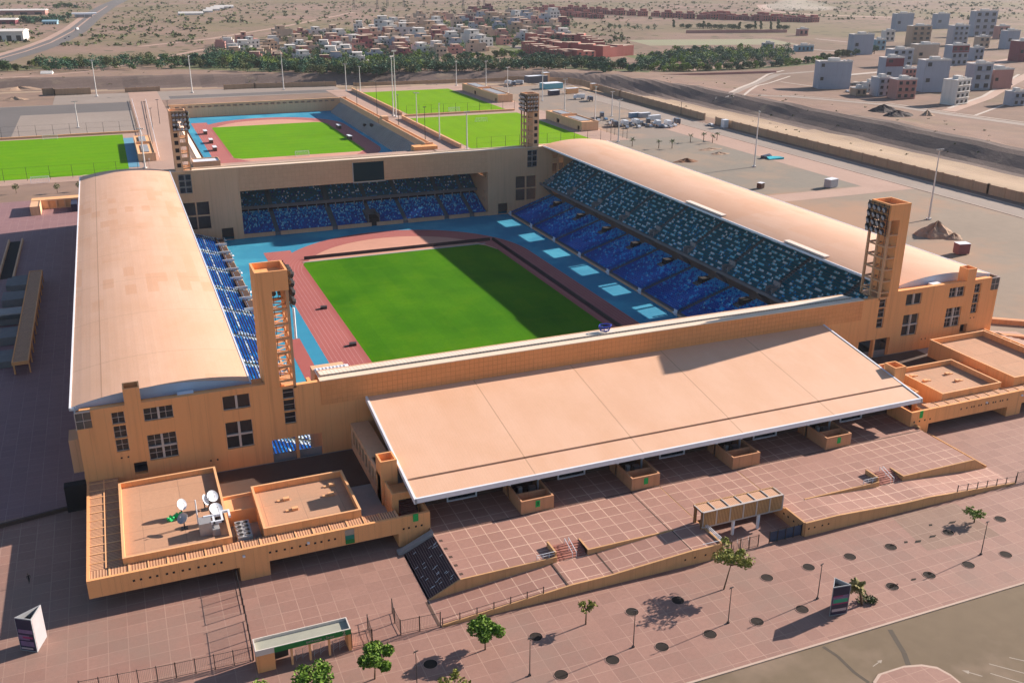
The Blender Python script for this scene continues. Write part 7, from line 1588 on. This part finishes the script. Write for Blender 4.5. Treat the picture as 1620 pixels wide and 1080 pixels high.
BL = [(1290, 1347, 141, 104, 22, 13, 4, 'h_grey', 'blank grey block with pink left end, standing alone nearest the tree row', None, None, 5, True), (1395, 1428, 131, 98, 12, 12, 4, 'h_grey', 'grey block with tan left side and red roof band', None, 'h_maroon', 2, True),
      (1386, 1410, 153, 128, 12, 12, 3, 'h_grey', 'small grey unfinished block left of the white-roofed frame building', None, None, 2, False), (1414, 1450, 157, 131, 12, 12, 3, 'h_pink', 'pinkish unfinished frame building with white roof by the town road', None, None, 3, False),
      (1455, 1500, 146, 104, 14, 12, 4, 'h_grey', 'tall blue-grey block with pink right side above the white corner building', 'h_pink', None, 3, True), (1500, 1540, 166, 133, -14, 11, 4, 'h_white', 'white block with black stripes and small windows at the road corner', 'h_white', None, 3, False),
      (1534, 1568, 143, 109, 10, 11, 3, 'h_grey', 'blue-grey block with wide dark windows right of the white corner building', None, None, 2, False), (1566, 1602, 141, 116, 10, 14, 3, 'h_pink', 'brownish pink low block right of the wide-windowed block', None, None, 3, True),
      (1445, 1486, 101, 76, 8, 12, 3, 'h_cream', 'yellow block between two maroon end walls', 'h_maroon', None, 3, True), (1406, 1446, 106, 83, 8, 12, 3, 'h_grey', 'low grey block left of the yellow and maroon one', None, None, 3, False), (1500, 1532, 104, 78, 8, 12, 3, 'h_grey', 'block with maroon upper band and bluish ground floors', None, 'h_maroon', 3, False),
      (1606, 1640, 98, 72, 8, 14, 3, 'h_maroon', 'dark maroon block at the right picture edge', None, None, 3, True), (1437, 1474, 73, 47, 8, 12, 4, 'h_tan', 'concrete frame block with white roof in the upper town, left of two', None, None, 3, False), (1503, 1532, 73, 47, 8, 12, 4, 'h_grey', 'concrete frame block with white roof in the upper town, right of two', None, None, 3, False),
      (1413, 1446, 50, 27, 8, 12, 3, 'h_grey', 'pale grey block at the back of the upper town, farthest left', None, None, 3, True), (1478, 1502, 46, 27, 8, 12, 3, 'h_grey', 'narrow grey block at the back of the upper town, middle one', None, None, 2, True), (1535, 1576, 58, 26, 10, 12, 4, 'h_grey', 'tall grey block with pink right side at the back of the upper town', 'h_pink', None, 3, False),
      (1383, 1402, 80, 66, 8, 10, 2, 'h_tq', 'low bluish hut with flat roof beside the thin tree row', None, None, 2, False), (1345, 1383, 87, 60, 10, 12, 3, 'h_grey', 'pale grey block behind the thin tree row, left of the bluish hut', None, None, 3, True), (1588, 1612, 78, 55, 8, 12, 3, 'h_grey', 'grey block standing alone near the right edge of the upper town', None, None, 2, True),
      (1258, 1290, 82, 74, 8, 9, 1, 'h_tq', 'long low bluish building beside the park', None, None, 4, False), (1208, 1226, 78, 70, 5, 8, 1, 'h_grey', 'small low grey building at the park edge', None, None, 2, False), (1262, 1280, 57, 48, 5, 8, 1, 'h_pink', 'small pinkish gatehouse at the end of the dark tree row', None, None, 2, False),
      (1352, 1372, 152, 142, 10, 9, 1, 'h_tan', 'low tan shed left of the small unfinished block', None, None, 2, False), (1370, 1388, 146, 134, 10, 9, 2, 'h_white', 'small white house behind the low tan shed', None, None, 2, False), (1428, 1450, 126, 112, 10, 10, 2, 'h_pink', 'small pink house right of the red-banded grey block', None, None, 3, False),
      (1486, 1502, 120, 102, 10, 10, 2, 'h_cream', 'small cream house behind the tall blue-grey block', None, None, 2, False), (1455, 1478, 88, 74, 10, 10, 2, 'h_white', 'white house in front of the left concrete frame block', None, None, 3, False), (1538, 1556, 96, 80, 10, 10, 2, 'h_grey', 'grey house right of the maroon-banded block', None, None, 2, False),
      (1546, 1566, 76, 62, 10, 10, 2, 'h_cream', 'cream house between the upper town and the right edge', None, None, 2, False), (1398, 1416, 66, 52, 10, 10, 2, 'h_white', 'white house at the left end of the upper town', None, None, 2, False), (1576, 1596, 62, 46, 10, 10, 2, 'h_pink', 'pink house at the back right of the upper town', None, None, 2, False), (1600, 1622, 168, 150, 10, 10, 2, 'h_grey', 'low grey house at the right edge by the town road', None, None, 2, False)]
for u0, u1, vb, vt, rz, dp, st__, wm, lab, sd, top, nw, bl_ in BL: block(u0, u1, vb, vt, R_(-rz), dp, st__, wm, lab, sd, nwin=nw, blank=bl_, top=top)
vb_ = [(1360, 149, 'v_white', 'white car by the unfinished blocks in the town'), (1340, 146, 'v_white', 'white van-like car left of the unfinished blocks in the town'), (1496, 165, 'v_dark', 'dark car parked at the white corner block'), (1598, 135, 'v_dark', 'dark car in the town street at the right')]
for u, v, mt, lab in vb_: vehicle(atg(u, v), 1.2, 'car', mt, lab, 'cars in the town')
for u, v, mt, lab in ((110, 59, 'v_dark', 'dark car on the highway, nearer one'), (104, 62, 'v_dark', 'dark car on the highway close behind the nearer one'), (122, 48, 'v_white', 'white truck on the highway')): vehicle(at(u, v, BASE+.1), R_(70), 'truck' if 'truck' in lab else 'car', mt, lab, 'vehicles on the highway')
# industrial sheds and petrol station at the upper left
def shed(u0, u1, vb, vt, depth, wm, rm, label):
    c = at((u0+u1)/2, vb, BASE); dist = c.length; w = (u1-u0)/F*dist; h = (vb-vt)/F*dist*.6; t = thing('shed', label, 'shed', c, 'sheds beside the highway', R_(-8)); m = MB(); m.box(-w/2, w/2, 0, depth, -.3, h); part('wall', m, wm, t, local=True)
    m = MB(); m.profx([(-1, h), (depth+1, h), (depth+1, h+.4), (depth/2, h+2.4), (-1, h+.4)], -w/2-1, w/2+1); part('roof', m, rm, t, local=True)
    for k in range(5): x = -w/2+w*(k+.5)/5; m = MB(); m.box(x-w*.05, x+w*.05, -.1, -.001, 0, h*.6); part('door', m, 'glass', t, local=True)
shed(-30, 60, 24, 15, 30, 'h_pink', 'h_white', 'long shed with pale roof beside the highway, farthest one'); shed(-30, 18, 39, 30, 30, 'h_maroon', 'h_white', 'shed with pale roof at the left edge, middle one'); shed(-30, 30, 66, 45, 34, 'h_white', 'h_white', 'white hall with glazed front at the left edge, nearest one'); shed(70, 88, 39, 33, 14, 'h_tq', 'h_tq', 'small bluish shed among the trees beside the highway'); shed(68, 80, 121, 116, 6, 'h_white', 'h_white', 'small white hut by the river track at the left')
ps_ = thing('petrol_station', 'petrol station with white flat canopy beside the highway', 'petrol station', at(134, 28, BASE)); c = at(134, 28, BASE); m = MB(); m.box(c.x-20, c.x+20, c.y-10, c.y+10, BASE+6, BASE+7.5); part('canopy', m, 'white', ps_)
for x in (-14, 0, 14): m = MB(); m.box(c.x+x-.5, c.x+x+.5, c.y-.5, c.y+.5, BASE, BASE+6); part('column', m, 'white', ps_)
m = MB(); m.box(c.x-16, c.x+12, c.y+14, c.y+24, BASE, BASE+4.5); part('shop', m, 'h_grey', ps_)
# far greenhouses and power pylons
for i, (u, v, k) in enumerate(((329, 20, 4), (337, 17, 6), (344, 15, 6), (354, 13, 9), (302, 24, 10))):
    c = at(u, v, BASE); m = MB(); m.profx([(-6, 0), (6, 0), (6, 3), (0, 6), (-6, 3)], -k*2.2, k*2.2); m = m.moved(c.x, c.y, BASE); solo('barn', m, 'h_white', 'small white barn on the far plain, %s from the right' % ORD[[3, 2, 1, 0, 4][i]], 'barn', c, 'white barns on the far plain')
y0_ = None
for i, (u, v) in enumerate(((560, 16), (597, 15.5), (613, 10), (639, 12), (671, 12), (733, 19), (757, 16), (766, 13))):
    p = at(u, v, BASE); lab = 'thin power pylon on the far plain, %s from the left' % ORD[i]
    if y0_ is None:
        y0_ = thing('power_pylon', lab, 'pylon', p, 'power pylons on the far plain'); m = MB()
        for a, b in ((-2, -2), (2, -2), (2, 2), (-2, 2)): m.bar((a, b, 0), (a*.25, b*.25, 30), .28)
        for z in (6, 12, 18, 24): k = 2-1.5*z/30; m.bar((-k, -k, z), (k, k, z+4), .16); m.bar((k, -k, z), (-k, k, z+4), .16); m.bar((-k, -k, z), (k, -k, z), .16); m.bar((-k, k, z), (k, k, z), .16)
        part('lattice', m, 'steel_d', y0_, local=True); m = MB()
        for z, w in ((22, 5), (26, 4), (30, 2.5)): m.bar((-w, 0, z), (w, 0, z), .25)
        part('crossarms', m, 'steel_d', y0_, local=True)
    else: dup(y0_, p, None, lab)
# ------------------------------------------------------------------ air
hz = MB(); hz.box(-9300, 9300, -1700, 11300, BASE-8, 104)
ho = bpy.data.objects.new('haze', hz.mesh('haze', [])); COL.objects.link(ho); ho['kind'] = 'stuff'
hm = bpy.data.materials.new('haze'); hm.use_nodes = True; nt = hm.node_tree; nt.nodes.clear(); out = nt.nodes.new('ShaderNodeOutputMaterial'); pv = nt.nodes.new('ShaderNodeVolumePrincipled')
pv.inputs['Color'].default_value = (.80, .84, .95, 1); pv.inputs['Density'].default_value = HAZE; pv.inputs['Anisotropy'].default_value = .2; nt.links.new(pv.outputs[0], out.inputs['Volume']); ho.data.materials.append(hm)

import bmesh
bmm = bmesh.new(); bmesh.ops.create_icosphere(bmm, subdivisions=3, radius=1.0); me = bpy.data.meshes.new('dust_cloud')
c = at(1262, 16, BASE)
for v in bmm.verts:
    k = 1+.22*math.sin(v.co.x*5+1)*math.sin(v.co.y*4)+.12*math.sin(v.co.z*9); v.co = Vector((c.x+v.co.x*75*k, c.y+v.co.y*60*k, BASE+1+max(-.05, v.co.z)*20*k*(1.1-.5*v.co.x)))
bmm.to_mesh(me); bmm.free(); do = bpy.data.objects.new('dust_cloud', me); COL.objects.link(do); do['kind'] = 'stuff'
dm = bpy.data.materials.new('dust'); dm.use_nodes = True; nt = dm.node_tree; nt.nodes.clear(); out = nt.nodes.new('ShaderNodeOutputMaterial'); pv = nt.nodes.new('ShaderNodeVolumePrincipled')
pv.inputs['Color'].default_value = (.95, .88, .80, 1); pv.inputs['Density'].default_value = .006; nt.links.new(pv.outputs[0], out.inputs['Volume']); me.materials.append(dm)
